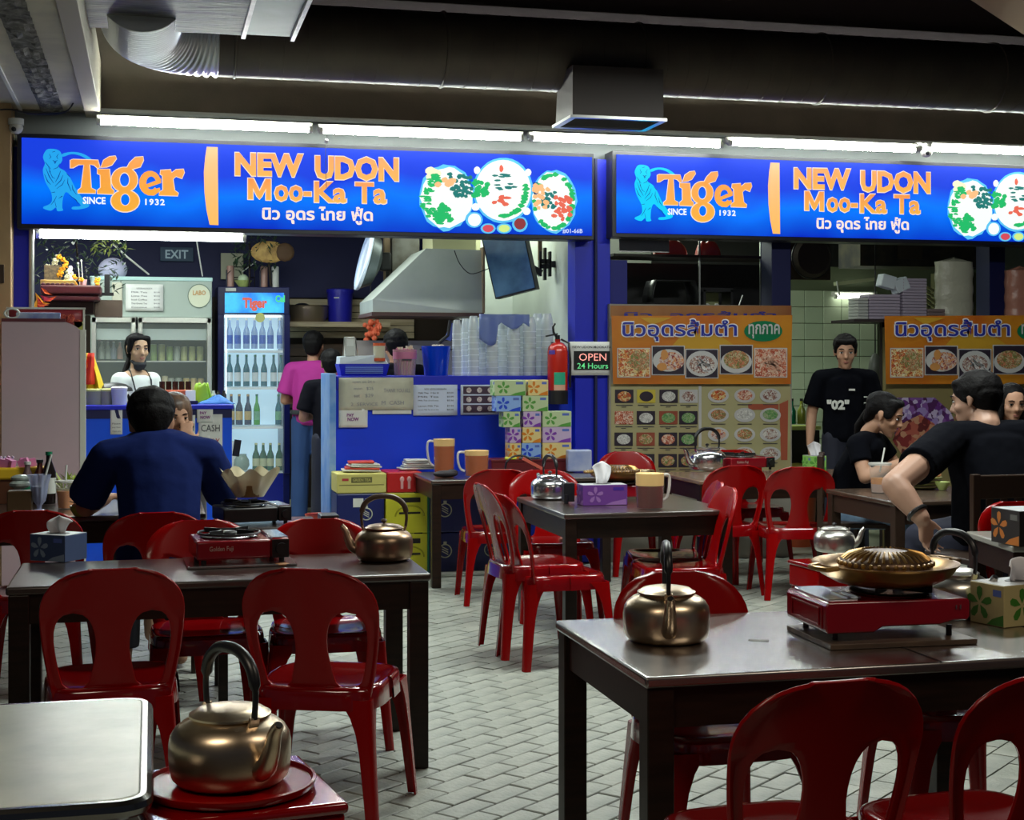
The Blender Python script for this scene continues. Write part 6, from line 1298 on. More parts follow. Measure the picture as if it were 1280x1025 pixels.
def big_poster(dx, Yp, cut, label, name='food_poster'):
    x0, x1 = 762+dx, 990+dx
    o = wy(x0, 480, Yp); t = thing(name, label, 'poster', o, 0, 'orange Thai food banners')
    S = lambda pts: [(x+dx, y) for x, y in pts]
    flat('banner_sheet', m_po, [S([(764, 395), (990, 394), (988, 480), (766, 480)])], Yp, .006, t)
    flat('banner_glow', mat('banner_yellow', (.50, .28, .02), .45), [S([(855, 415), (900, 420), (930, 440), (870, 438), (840, 432)]), S([(800, 397), (840, 397), (815, 406)])], Yp, .0075, t)
    text('thai_edge', 'นิวอุดรส้มตำ', (776+dx, 398, 922+dx, 428), Yp, .008, mat('white_outline', (.75, .75, .80), .5), t, .055, skew=-.5)
    text('thai_lettering', 'นิวอุดรส้มตำ', (777.5+dx, 399.5, 920.5+dx, 426.5), Yp, .010, mat('banner_navy', (.02, .03, .30), .4), t, .018, skew=-.5)
    flat('green_oval', mat('oval_green', (.0, .16, .06), .4), [S(ell(953.5, 414, 24, 13, 26))], Yp, .008, t)
    text('oval_lettering', 'ทุกภาค', (935+dx, 405, 974+dx, 423), Yp, .010, mwp, t, .02)
    for i in range(5):
        xa = (771, 814, 856, 899, 942)[i]; yy = (435, 432, 436, 431, 435)[i]; xb = xa+41.5; yb_ = yy+37
        p = flat('picture_frame', mwp, [S(quadp(xa, yy, xb, yb_))], Yp, .009, t)
        flat('picture', foods[i] if i in (0, 4) else mdk, [S(quadp(xa+1.2, yy+1.2, xb-1.2, yb_-1.2))], Yp, .0105, t)
        cxp, cyp = (xa+xb)/2, (yy+yb_)/2
        if i in (1, 2, 3): flat('plate_print', mwp, [S(ell(cxp, cyp+(3 if i == 3 else 0), 19.5, (14, 16, 14)[i-1], 22))], Yp, .011, t); flat('dish_print', foods[i], [S(ell(cxp+(4 if i == 1 else 0), cyp+(1 if i != 3 else 0), 16, 11.5, 18))], Yp, .0115, t)
        if i == 0: flat('dish_print', foods[3], [S([(xa+22, yy+2), (xa+40, yy+8), (xa+40, yy+24), (xa+26, yy+30), (xa+12, yy+18)])], Yp, .0115, t)
        if i == 1: flat('egg_print', mat('egg_brown', (.55, .25, .07), .5), [S(ell(cxp-5, cyp-7, 4.5, 6.5, 14)), S(ell(cxp-8, cyp+8, 6.5, 5, 14))], Yp, .012, t)
        if i in (2, 4):
            rr = random.Random(i); flat('noodle_print', mat('noodle_white' if i == 2 else 'noodle_salmon', (.72, .70, .72) if i == 2 else (.62, .35, .25), .5), sum([stroke(S([(cxp+rr.uniform(-14, 4), cyp+rr.uniform(-10, 4)), (cxp+rr.uniform(-4, 8), cyp+rr.uniform(-8, 10)), (cxp+rr.uniform(2, 15), cyp+rr.uniform(0, 12))]), 1.1) for _ in range(14)], []), Yp, .012, t)
    return t
Yp1 = 10.30
backing = thing('picture_menu', 'cream picture menu board with forty small dishes under the orange banner', 'poster', wy(876, 530, 10.33))
flat('cream_sheet', m_pc, [quadp(764, 480, 988, 590)], 10.33, .0, backing)
MB().bb((wy(762, 480, 10.33).x, 10.335, .0), (wy(990, 480, 10.33).x, 10.40, wy(876, 381, 10.33).z)).build('panel', mat('menu_panel_grey', (.30, .28, .24), .6), backing, smooth=0, world=True)
flat('red_band', mat('menu_band', (.35, .08, .04), .5), [[(974, 505), (985, 500), (984, 575), (976, 575)], [(935, 505), (973, 505), (973, 512), (935, 512)]], 10.33, .004, backing)
flat('divider_strip', mwp, [quadp(873, 482, 876.5, 585)], 10.33, .006, backing)
rr = random.Random(21)
for r_ in range(4):
    ys = 487+r_*26.8
    for c_ in range(4):
        xs = (768.5, 796, 824, 849)[c_]-r_*.4; bgm = [mdk, myel, mdk, MATS['plate_white'], MATS['dish_e'], mdk, mbrick, mdk, mdk, mbrick, mdk, mdk, mbrick, mdk, mdk, mdk][r_*4+c_]
        flat('dish_picture', bgm, [quadp(xs, ys, xs+23, ys+16.5)], 10.33, .006, backing)
        flat('dish_print', mdk if (r_, c_) == (0, 1) else foods[[0, 2, 6, 2, 4, 6, 5, 5, 6, 3, 4, 5, 4, 6, 3, 3][r_*4+c_]], [ell(xs+11.5, ys+8.5, 8.6, 6.4, 14)], 10.33, .0075, backing)
        flat('caption', m_ink, [quadp(xs+1, ys+19, xs+22, ys+19.9), quadp(xs+8, ys+21.2, xs+14, ys+22)], 10.33, .006, backing)
    if r_ < 4:
        for c_ in range(3):
            xs = (884.5, 917.5, 949.5)[c_]; ys2 = 486+r_*24.3
            flat('plate_print', mwp, [ell(xs+13, ys2+8.5, 13.2, 9, 20)], 10.33, .006, backing)
            flat('dish_print', foods[[0, 4, 2, 3, 6, 5, 1, 3, 2, 6, 4, 2][r_*3+c_]], [ell(xs+13, ys2+8, 9.6, 6.4, 16)], 10.33, .0075, backing)
            flat('caption', m_ink, [quadp(xs+4, ys2+19.3, xs+22, ys2+20.1)], 10.33, .006, backing)
big_poster(0, Yp1, None, 'orange food banner with five dish photographs between the blue columns')
flat_old = thing('old_banner', 'older orange banner edge showing above the main food banner', 'poster', wy(876, 388, 10.33)); flat('banner_sheet', mat('old_banner_orange', (.42, .20, .06), .5, col2=(.30, .10, .03), nscale=2), [quadp(763, 382, 989, 396)], 10.33, .003, flat_old)
text('thai_edge', 'นิว  อุดรส้มตำ', (780, 389, 970, 400), 10.33, .005, mat('banner_navy', (0, 0, 0)), flat_old, .02)
# second poster, farther right
t2 = big_poster(341, 10.30, None, 'orange food banner at the right, half hidden behind the large man')
# shelf over second poster
za = wy(1170, 400, 10.35).z
t = thing('dark_shelf', 'long dark shelf above the right food banner', 'shelf', (wy(1180, 400, 10.35).x, 10.5, za)); MB().bb((wy(1066, 400, 10.35).x, 10.33, za-.02), (7.3, 10.72, za)).build('shelf_board', mat('dark_metal_shelf', (.03, .02, .02), .5), t, smooth=0, world=True)
for px in (1104, 1290): MB().bb((wy(px, 400, 10.4).x, 10.42, 0), (wy(px, 400, 10.4).x+.04, 10.46, za-.02)).build('shelf_post', MATS['dark_metal_shelf'], t, smooth=0, world=True)
t = thing('stall_partition', 'low partition under the right banner with purple cabbage picture', 'partition', (wy(1190, 480, 10.4).x, 10.40, 0)); MB().bb((wy(1104, 400, 10.40).x, 10.36, 0), (7.3, 10.41, za-.06)).build('panel', mat('cream_partition', (.22, .18, .07), .6), t, smooth=0, world=True)
flat('onion_picture', foodmat('onions', [(.12, .03, .20), (.30, .22, .48), (.50, .42, .62), (.08, .02, .10), (.2, .08, .3)], 26), [[(1118, 497), (1168, 497), (1188, 515), (1200, 545), (1160, 560), (1118, 556)]], 10.36, .004, t)
flat('meat_picture', foodmat('red_meat', [(.22, .03, .03), (.40, .10, .07), (.12, .02, .02), (.5, .25, .15)], 22), [[(1125, 530), (1150, 518), (1168, 530), (1165, 560), (1128, 570), (1115, 550)]], 10.36, .006, t)
def foam(px0, px1, py0, py1, label, Yp=10.45, rz=0, m=None):
    a_, b2 = wy(px0, py1, Yp), wy(px1, py0, Yp); z0 = max(a_.z, za)
    t = thing('foam_boxes', label, 'boxes', ((a_.x+b2.x)/2, Yp+.09, z0), rz, 'stacks of foam takeaway boxes on the dark shelf'); n_ = max(3, int((b2.z-z0)/.022)); hh = (b2.z-z0)/n_
    for k in range(n_): MB().box((0, 0, hh*(k+.5)), (b2.x-a_.x, .17, hh-.002)).build('foam_box', m or mat('foam_lilac', (.40, .35, .45), .6), t, smooth=0, bevel=.004, bseg=1)
    return t
foam(1087, 1126, 368, 399, 'lower stack of foam boxes at the left of the dark shelf'); foam(1128, 1159, 348, 399, 'taller stack of foam boxes beside the lower stack', rz=R(3)); foam(1160, 1182, 386, 399, 'small low stack of foam boxes right of the tall stack', m=mat('foam_brown', (.20, .15, .15), .6)); foam(1073, 1086, 372, 399, 'narrow stack wrapped in film at the left end of the shelf', m=mat('foam_grey', (.50, .52, .50), .4))
for i, (px, py, rz_) in enumerate(((1106, 352, .25), (1127, 356, -.4))):
    t = thing('napkin_pack', ['white napkin pack lying on the lower foam stack', 'white napkin pack tilted against the taller foam stack'][i], 'packet', wy(px, py+8, 10.5), 0, 'napkin packs'); t.rotation_euler = (0, rz_, 0); MB().box((0, 0, .05), (.12, .1, .10)).build('packet', mat('napkin_white', (.55, .62, .68), .5), t, smooth=0, bevel=.008)
def bagpack(px0, px1, py0, label, m):
    a_, b2 = wy(px0, 399, 10.5), wy(px1, py0, 10.5); r = (b2.x-a_.x)/2
    t = thing('plastic_bag_pack', label, 'bag', ((a_.x+b2.x)/2, 10.58, za), 0, 'tall bags of cups on the dark shelf'); H_ = b2.z-za
    MB().grid(lambda u, v: Vector((r*math.cos(2*PI*u)*(1+.03*math.sin(v*22+u*9))*(1 if v > .02 else .9), .09*math.sin(2*PI*u)*(1+.04*math.sin(v*17)), H_*v)), 28, 14).build('bag_film', m, t, smooth=60, fix=False)
    MB().grid(lambda u, v: Vector((r*(1-v)*math.cos(2*PI*u), .09*(1-v)*math.sin(2*PI*u), H_+.02*v*(1+math.sin(u*20)))), 28, 4).build('bag_top', m, t, smooth=60, fix=False); return t
bagpack(1176, 1222, 327, 'tall wrinkled white bag of cups on the dark shelf', mat('cup_bag_film', (.50, .50, .40), .35, bump=.6, bscale=25))
bagpack(1264, 1300, 338, 'pinkish wrapped bag cut off at the right edge of the shelf', mat('pink_bag_film', (.50, .22, .16), .3, bump=.5, bscale=20))
t = thing('white_board_panel', 'pale grey green panel behind the pink bag at the right edge', 'panel', wy(1268, 340, 11.5)); MB().box((.1, 0, 0), (.44, .04, .52)).build('panel', mat('grey_green_panel', (.35, .42, .33), .5), t, smooth=0)
t = thing('olive_cabinet', 'olive brown cabinet behind the tall white bag', 'cabinet', wy(1220, 370, 12.0)); MB().box((0, .1, -.92), (.62, .3, 2.26)).build('cabinet', mat('olive_brown', (.10, .10, .035), .6), t, smooth=0)
t = thing('lit_louvre', 'pale slatted louvre between the foam boxes and white bag', 'louvre', wy(1168, 377, 12.0))
MB().box((.08, .03, -.93), (.03, .03, 2.16)).build('post', m_black, t, smooth=0)
for k in range(5): MB().box((0, 0, .09-.045*k), (.2, .02, .022), ry=R(28)).build('slat', mat('louvre_cream', (.55, .55, .28), .5), t, smooth=0)
t = thing('lit_beam', 'pale beam running left above the small tube lamp', 'beam', wy(1068, 352, 13.2)); MB().box((0, 0, 0), (.42, .05, .035), ry=R(-7)).build('beam', mat('beam_cream', (.55, .58, .38), .5), t, smooth=0); MB().tube(spline([(-.20, -.03, 0), (-.19, -.03, -.07), (-.17, -.03, -.14)], 4), .008, n=6).build('cable', m_white, t)
t = thing('dark_machine_shelf', 'dark cluttered upper shelf under the right sign', 'shelf', wy(1150, 320, 11.3)); MB().box((0, .2, .05), (1.1, .4, .28)).build('shelf_body', mat('dark_clutter', (.03, .03, .03), .5, col2=(.09, .08, .05), nscale=7), t, smooth=0); MB().box((-.4, .3, .5), (.04, .04, .62)).build('hanger', m_black, t, smooth=0); MB().box((.4, .3, .5), (.04, .04, .62)).build('hanger', m_black, t, smooth=0); MB().box((-.1, -.01, .04), (.22, .02, .14)).build('brown_box', mat('dim_carton', (.10, .08, .05), .7), t, smooth=0)
# round exhaust pan and fan between the columns
t = thing('hanging_fan_head', 'dark brown round wall fan behind the right blue column', 'fan', wy(1012, 322, 11.2)); MB().lathe([(0, 0), (.14, 0), (.17, .02), (.17, .05), (.14, .08), (0, .08)], n=36, M=Matrix.Rotation(PI/2, 4, 'X'), cap=False).build('fan_cage', mat('dark_brown_fan', (.045, .030, .022), .5), t)
MB().tube([(.172*math.cos(a), -.04, .172*math.sin(a)) for a in [2*PI*i/36 for i in range(36)]], .008, n=6, closed=True).build('rim', m_black, t); MB().box((0, .09, .55), (.04, .03, .96)).build('hanger', m_black, t, smooth=0); MB().box((0, .05, 0), (.40, .04, .36)).build('back_board', mat('brown_board', (.07, .05, .03), .7), t, smooth=0)
# opening above menu: shelf rack with red bags, roasting machine
t = thing('steel_rack', 'steel rack shelf in the opening above the orange banner', 'rack', wy(876, 335, 10.8)); X2 = lambda px: wy(px, 335, 10.8).x
zr = wy(876, 320, 10.8).z
MB().bb((X2(762), 10.7, zr-.02), (X2(972), 11.1, zr)).build('rack_shelf', mat('dark_metal_shelf', (0, 0, 0)), t, smooth=0, world=True)
for px in (868, 944, 972): MB().bb((X2(px), 10.7, wy(px, 384, 10.8).z), (X2(px)+.012, 10.715, zr+.2)).build('rack_post', m_steel, t, smooth=0, world=True)
MB().bb((X2(760), 10.52, zr), (X2(821), 10.54, zr+.13)).build('steel_plate', m_steel, t, smooth=0, world=True)
for k in range(4): MB().cyl((X2(948), 10.7, zr+.02+.035*k), (X2(962), 10.7, zr+.01+.035*k), .004, n=6).build('wire', m_white, t, world=True)
for i, (px, w2_) in enumerate(((842, .14), (890, .10))):
    t = thing('red_bag', ['crumpled red plastic bag on the rack, larger left one', 'red plastic bag on the rack behind white wires'][i], 'bag', (X2(px), 10.9, zr), 0, 'red bags on the rack'); MB().grid(lambda u, v: Vector((w2_*math.cos(2*PI*u)*math.cos(v*1.4)*(1+.12*math.sin(u*23)), .1*math.sin(2*PI*u)*math.cos(v*1.4), .13*math.sin(v*1.5)*(1+.1*math.sin(u*17)))), 26, 8).build('bag_film', mat('glossy_red_film', (.60, .04, .03), .25), t, smooth=50, fix=False)
t = thing('ice_machine', 'dark appliance with curved hood inside the opening above the banner', 'machine', wy(860, 365, 11.0))
MB().grid(lambda u, v: Vector((-.10+.19*math.cos(PI*(1-u))*1.0, .25*v, -.08+.17*min(1, math.sin(PI*u)*1.8))), 16, 1).build('curved_hood', m_black, t, smooth=50, solid=.01)
MB().box((.25, .1, .02), (.26, .2, .03)).build('crossbar', m_black, t, smooth=0); MB().box((.37, .1, -.07), (.02, .2, .18)).build('upright', m_black, t, smooth=0); MB().box((.14, .1, -.07), (.02, .2, .18)).build('upright', m_black, t, smooth=0)
MB().box((.25, .2, -1.08), (.05, .05, 1.86)).build('stand', m_black, t, smooth=0); MB().box((.25, .24, -.06), (.20, .01, .15)).build('lit_window', mat('dim_yellow_wall', (.30, .32, .16), .6), t, smooth=0)
MB().cyl((.42, 0, -.13), (.46, 0, -.02), .006, n=6).build('ladle', m_steel, t)
for i in range(5): MB().ball((.18+.04*i, .15, -.12+.02*(i % 2)), (.022, .02, .02), 8, 5).build('bowl', m_white, t)
t = thing('dark_backing', 'black box added as the dark inside behind the appliance above the orange banner', 'cabinet', wy(860, 350, 11.4)); MB().bb((3.27, 11.4, 1.2), (min(wy(966, 350, 11.4).x, 9), 11.6, zr-.02)).build('backing_box', mat('near_black', (.008, .008, .01), .6), t, smooth=0, world=True)  # black box added to stand in for the shade inside the stall
# counter with bottles beside the man "02"
t = thing('sauce_shelf', 'lime green ledge with bottles left of the standing man', 'shelf', wy(996, 532, 11.6)); MB().box((.05, .1, -.02), (.30, .3, .03)).build('ledge', mat('lime_ledge', (.40, .48, .12), .5), t, smooth=0); MB().box((.05, .1, -.505), (.28, .28, .93)).build('cabinet_base', m_black, t, smooth=0)
for i, (px, m_) in enumerate(((991, gn), (1003, mat('olive_oil', (.28, .32, .05), .15)))):
    t = thing('sauce_bottle', ['dark green bottle on the ledge beside the menu board', 'yellow green oil bottle on the ledge beside the standing man'][i], 'bottle', (wy(px, 525, 11.6).x, 11.62, wy(px, 530, 11.6).z+.0), 0); MB().lathe([(0, 0), (.035, 0), (.035, .11), (.014, .15), (.012, .20), (0, .20)], n=16, cap=False).build('glass', m_, t); MB().cyl((0, 0, .195), (0, 0, .215), .014, n=10).build('cap', m_black, t)
t = thing('cooler_box', 'red and yellow bin low beside the standing man', 'bin', (wy(1000, 600, 10.9).x, 10.95, 0)); MB().lathe([(0, 0), (.13, 0), (.16, .62), (.15, .62), (0, .6)], n=24, cap=False).build('bin_wall', mat('orange_bin', (.42, .07, .02), .4), t); MB().lathe([(.165, .60), (.165, .64), (0, .66)], n=24, cap=False).build('bin_lid', mat('bin_yellow', (.5, .4, .05), .4), t)
t = thing('grey_bag', 'grey translucent bag hanging behind the right banner edge', 'bag', wy(1094, 458, 10.9)); MB().ball((0, 0, -.05), (.06, .05, .16), 14, 8).build('bag_skin', mat('grey_film', (.20, .22, .19), .4), t)
MB().cyl((0, 0, .1), (0, 0, 1.75), .005, n=6).build('string', m_black, t)
# ================================================================ TABLE ITEMS
m_tea = mat('orange_tea', (.62, .19, .01), .15); m_tea2 = mat('brown_tea', (.40, .085, .01), .12); m_foam = mat('milk_foam', (.85, .55, .20), .5); m_clr = mat('clear_plastic', (.9, .9, .9), .08, alpha=.06)
def jug(loc, label, r=.06, h=.21, rz=PI, body=None, foamh=.22, group='jugs of orange tea', hside=1):
    t = thing('tea_jug', label, 'jug', loc, rz, group); body = body or m_tea2
    MB().lathe([(0, .004), (r*.88, .004), (r*.96, h*(1-foamh)), (0, h*(1-foamh))], n=28, cap=False).build('tea', body, t)
    MB().lathe([(0, h*(1-foamh)), (r*.965, h*(1-foamh)), (r*.98, h*.98), (0, h*.99)], n=28, cap=False).build('foam', m_foam, t)
    MB().lathe([(r*.97, 0), (r*1.04, h)], n=28, cap=False).build('jug_wall', m_clr, t, fix=False)
    MB().tube(spline([(r*1.0, 0, h*.92), (r*1.5, 0, h*.9), (r*1.55, 0, h*.6), (r*1.35, 0, h*.3), (r*1.0, 0, h*.2)], 5), .008, n=8).build('handle', mat('clear_handle', (.75, .72, .68), .2, alpha=.75), t)
    return t
j = wz(558, 592, .70); jug((j.x, j.y+.08, .702), 'leftmost tall tea jug on the table with three jugs', r=.075, h=.235)
j = wz(594, 586, .70); jug((j.x, j.y+.25, .702), 'rear tea jug with bitten foam on the table with three jugs', r=.09, h=.23)
j = wz(597, 596, .70); jug((j.x, j.y+.03, .702), 'front short tea jug on the table with three jugs', r=.082, h=.175, foamh=.2)
j = wz(817, 637, .70); jug((j.x, j.y+.06, .702), 'tea jug with orange foam beside the purple tissue box', r=.075, h=.185, rz=R(10), body=mat('dark_red_tea', (.10, .008, .004), .15), foamh=.36)
j = wz(557, 597, .70); t = thing('black_cloth', 'dark crumpled cloth in front of the leftmost tea jug', 'cloth', (j.x, j.y, .702)); MB().ball((0, 0, .022), (.085, .05, .024), 14, 7).build('cloth_lump', mat('dark_cloth', (.02, .015, .02), .8, bump=.8, bscale=20), t); MB().ball((.045, .01, .03), (.04, .04, .022), 10, 6).build('cloth_fold', mat('dark_cloth', (0, 0, 0)), t)
j = wz(604, 583, .70); t = thing('plate_stack', 'stack of brass coloured pans behind the tea jugs', 'pans', (j.x, j.y+.15, .702), 0)
for k in range(9): MB().lathe([(0, 0), (.11, 0), (.145, .018), (.15, .022), (.14, .02), (.10, .004), (0, .004)], c=(0, 0, k*.030), n=32, cap=False).build('pan', mat('old_brass', (.20, .15, .06), .4, .5), t)
MB().lathe([(0, .05), (.05, .045), (.10, .02), (.13, 0)], c=(0, 0, .28), n=32, cap=False).build('top_pan', mat('old_brass', (0, 0, 0)), t)
t = thing('marker_pens', 'yellow pen and black clips lying before the tissue box stack', 'pens', (wy(640, 566, 9.9).x, 9.92, .793)); MB().cyl((-.05, -.02, .008), (.03, -.02, .008), .009, n=8).build('yellow_pen', mat('pen_yellow', (.75, .75, .05), .4), t); MB().cyl((.05, -.02, .008), (.2, -.01, .008), .007, n=8).build('black_pen', m_black, t)
j = wy(726, 574, 9.8); t = thing('blue_pack', 'pale blue wrapped tissue pack before the blue column', 'packet', (j.x, 9.85, .702), R(-4), None); MB().box((0, 0, .08), (.17, .08, .15)).build('packet', mat('pale_blue_pack', (.25, .32, .62), .3, col2=(.5, .55, .72), nscale=6), t, smooth=0, bevel=.01)
# clip holder and red stick in middle table
j = wz(703, 632, .70); t = thing('black_stand', 'small black stand beside the purple tissue box', 'stand', (j.x+.06, j.y+.10, .702)); MB().box((0, 0, .06), (.06, .05, .10)).build('stand_body', m_black, t, smooth=0, bevel=.004); MB().cyl((-.02, -.03, 0), (-.02, -.03, .05), .012, n=10).build('stand_foot', m_black, t)
j = W(690, 585, 200); t = thing('red_tongs', 'red plastic tongs with curved black handle at the back of the middle', 'tongs', (2.42, 9.5, .702)); 
MB().tube(spline([(-.15, 0, .02), (-.14, 0, .1), (-.08, 0, .14), (0, 0, .13), (.06, 0, .06)], 5), .007, n=6).build('handle_arc', m_black, t); MB().box((.03, -.02, .09), (.15, .02, .02), ry=R(28)).build('red_arm', mat('salmon_red', (.6, .12, .08), .4), t, smooth=0); MB().box((-.01, 0, .01), (.14, .05, .02)).build('red_tip', mat('salmon_orange', (.6, .22, .12), .4), t, smooth=0)
# left table B items
def tb(px, py, z=.75): return wz(px, py, z)
j = tb(82, 636); t = thing('iced_tea_cup', 'plastic cup of orange iced tea with straw at the left table', 'cup', (j.x, j.y, .752)); MB().lathe([(0, .003), (.034, .003), (.041, .085), (0, .085)], n=24, cap=False).build('tea', m_tea, t); MB().lathe([(.037, 0), (.050, .128)], n=24, cap=False).build('cup_wall', mat('milky_cup', (.75, .75, .72), .15, alpha=.2), t, fix=False)
MB().lathe([(.050, .126), (.050, .135), (.0, .137)], n=24, cap=False).build('cup_lid', mat('milky_lid', (.7, .7, .66), .25, alpha=.7), t); MB().cyl((0, 0, .12), (.004, 0, .21), .005, n=8).build('straw', m_white, t)
j = tb(49, 640); t = thing('sundae_glass', 'fluted bluish sundae glass with a straw at the left table', 'glass', (j.x, j.y, .752)); 
prof = [(0, 0), (.035, 0), (.034, .006), (.010, .014), (.012, .03), (.028, .05), (.036, .09), (.040, .13), (.052, .175)]
MB().grid(lambda u, v: (lambda r_, z_: Vector((r_*(1+.07*math.cos(u*2*PI*10)*v)*math.cos(2*PI*u), r_*(1+.07*math.cos(u*2*PI*10)*v)*math.sin(2*PI*u), z_)))(*prof[round(v*8)]), 60, 8).build('glass_wall', mat('sundae_lilac', (.38, .42, .62), .12, alpha=.6), t, smooth=60, fix=False); MB().cyl((.0, 0, .06), (.055, -.0, .27), .005, n=8).build('straw', m_white, t)
MB().lathe([(0, .04), (.022, .05), (.030, .09), (.034, .12), (0, .12)], n=20, cap=False).build('milky_drink', mat('milky_blue', (.45, .52, .66), .4), t)
j = tb(101, 646); t = thing('green_bowl', 'small olive green bowl of food by the elbow of the man in blue', 'bowl', (j.x, j.y, .752)); MB().lathe([(0, 0), (.022, 0), (.030, .004), (.046, .03), (.050, .05), (.046, .05), (.028, .008), (0, .006)], n=28, cap=False).build('bowl_wall', mat('olive_green', (.22, .24, .03), .3), t)
for k in range(6): MB().ball((rr.uniform(-.025, .025), rr.uniform(-.025, .025), .05), (.016, .014, .010), 8, 5).build('morsel', mat('fried_orange', (.5, .24, .12), .6), t)
MB().cyl((-.05, 0, .07), (.02, 0, .05), .003, n=6).build('chopstick', m_beige, t)
j = tb(106, 634); t = thing('chilli_bottle', 'red chilli sauce bottle with white cap behind the green bowl', 'bottle', (j.x, j.y+.05, .752)); MB().lathe([(0, 0), (.024, 0), (.026, .02), (.022, .05), (.026, .09), (.024, .12), (0, .12)], n=20, cap=False).build('sauce_body', mat('chilli_red', (.35, .02, .01), .2), t); MB().cyl((0, 0, .12), (0, 0, .145), .022, n=16).build('cap', m_white, t)
j = tb(25, 640); t = thing('dish_of_wraps', 'brown holder with crinkled foil wraps at the far left table', 'holder', (j.x, j.y, .752)); MB().box((0, 0, .05), (.11, .10, .10)).build('holder_box', mat('brown_holder', (.07, .04, .015), .4), t, smooth=0, bevel=.004); MB().ball((0, -.01, .13), (.050, .045, .022), 14, 7).build('foil_wrap', mat('foil_green_white', (.45, .52, .48), .25, .3, bump=.7, bscale=30), t); MB().ball((.003, -.0, .158), (.046, .04, .018), 14, 7).build('foil_wrap', mat('foil_green_white', (0, 0, 0)), t)
for i, (px, py, hh, m_, cap_, l) in enumerate(((27, 620, .21, mat('plum_glass', (.16, .10, .11), .2), m_white, 'clear sauce bottle with green label at the far left'), (55, 618, .26, mat('soy_black', (.012, .008, .008), .15), gn, 'dark soy sauce bottle with green cap at the left table'), (43, 612, .22, mat('brown_sauce', (.07, .015, .01), .2), m_black, 'brown sauce bottle behind the sundae glass'))):
    p_ = W(px, py+14, 262); t = thing('sauce_bottle', l, 'bottle', (p_.x, min(7.88, p_.y+.35), .752), 0); MB().lathe([(0, 0), (.032, 0), (.034, hh*.6), (.014, hh*.82), (.013, hh*.95), (0, hh*.95)], n=18, cap=False).build('glass', m_, t); MB().cyl((0, 0, hh*.93), (0, 0, hh), .017, n=12).build('cap', cap_, t); MB().lathe([(.0345, hh*.2), (.0348, hh*.5)], n=18, cap=False).build('paper_label', m_white if i != 0 else gn, t, fix=False)
p_ = (-.66, 7.58); t = thing('yellow_condiment_rack', 'yellow basket with pink napkins and sauces at the left edge', 'basket', (-.72, 7.84, .752)); MB().box((0, 0, .15), (.42, .14, .06)).build('basket_rim', mat('basket_yellow', (.75, .48, .02), .4), t, smooth=0, bevel=.01); MB().box((0, 0, .06), (.36, .12, .12)).build('basket_body', mat('basket_dark', (.10, .03, .01), .5), t, smooth=0)
for k in range(9): MB().box((rr.uniform(-.16, .17), rr.uniform(-.04, .04), .20), (.05, .03, .04), rz=rr.uniform(0, 3), ry=rr.uniform(-.5, .5)).build('napkin', mat('pink_napkin', (.62, .20, .42), .6), t, smooth=0)
t = thing('straw_holder', 'brown box of pink and white straws at the left edge', 'holder', (wz(4, 628, .75).x, wz(4, 628, .75).y, .752)); MB().box((0, 0, .06), (.10, .10, .12)).build('holder_box', mat('brown_holder', (0, 0, 0)), t, smooth=0, bevel=.004)
for k in range(12): MB().cyl((rr.uniform(-.03, .03), rr.uniform(-.03, .03), .10), (rr.uniform(-.05, .05), rr.uniform(-.04, .04), .23), .006, n=6).build('straw', [mat('pink_straw', (.6, .25, .45), .4), m_white, mat('lilac_straw', (.4, .3, .5), .4)][k % 3], t)
t = thing('lime_plant', 'bunch of pale green leaves in a bowl behind the iced tea', 'leaves', (-.38, 7.82, .752)); MB().lathe([(0, 0), (.06, 0), (.10, .07), (0, .07)], n=20, cap=False).build('leaf_bowl', mat('olive_green', (0, 0, 0)), t)
for k in range(26):
    a = rr.uniform(0, 6.3); l = rr.uniform(.10, .17); M = Matrix.Translation((rr.uniform(-.06, .06), rr.uniform(-.04, .04), .06)) @ Matrix.Rotation(a, 4, 'Z') @ Matrix.Rotation(-rr.uniform(.3, 1.3), 4, 'Y')
    MB().add([(0, 0, 0), (l*.4, .014, .004), (l, 0, -.01), (l*.4, -.014, .004)], [(0, 1, 2), (0, 2, 3)], M).build('leaf', mat('lime_leaf', (.38, .48, .06), .5), t, smooth=0, fix=False)
t = thing('crumpled_food_bag', 'cream crumpled paper bag of food on the stove right of the man', 'bag', (.42, 6.60, .850), 0); t.scale = (.78, .78, .86)
MB().grid(lambda u, v: (lambda r_: Vector((r_*1.15*math.cos(2*PI*u), r_*math.sin(2*PI*u), .02+.13*v+.020*v*math.sin(2*PI*u*7))))(.07+.07*v+.010*v*math.sin(2*PI*u*9+1)), 56, 8).build('paper_shell', mat('waxed_paper', (.68, .62, .42), .4, alpha=.92), t, smooth=40, fix=False)
MB().lathe([(0, .02), (.075, .02), (.10, .08), (.06, .10), (0, .10)], n=20, cap=False).build('brown_food', mat('brown_stew', (.22, .12, .04), .4, bump=.6, bscale=25), t)
t = thing('shrink_wrapped_tray', 'black tray edge right of the crumpled food bag', 'tray', (.755, 6.5, .752)); MB().box((0, 0, .02), (.08, .14, .04)).build('tray', m_black, t, smooth=0, bevel=.004)
# table A orange peel, board
j = wz(352, 707, .70); t = thing('orange_peel', 'small brown peel on the left table before the stove knob', 'peel', (j.x, j.y-.01, .702)); MB().ball((0, 0, .004), (.035, .02, .006), 10, 5).build('peel', mat('peel_brown', (.35, .15, .05), .6), t)
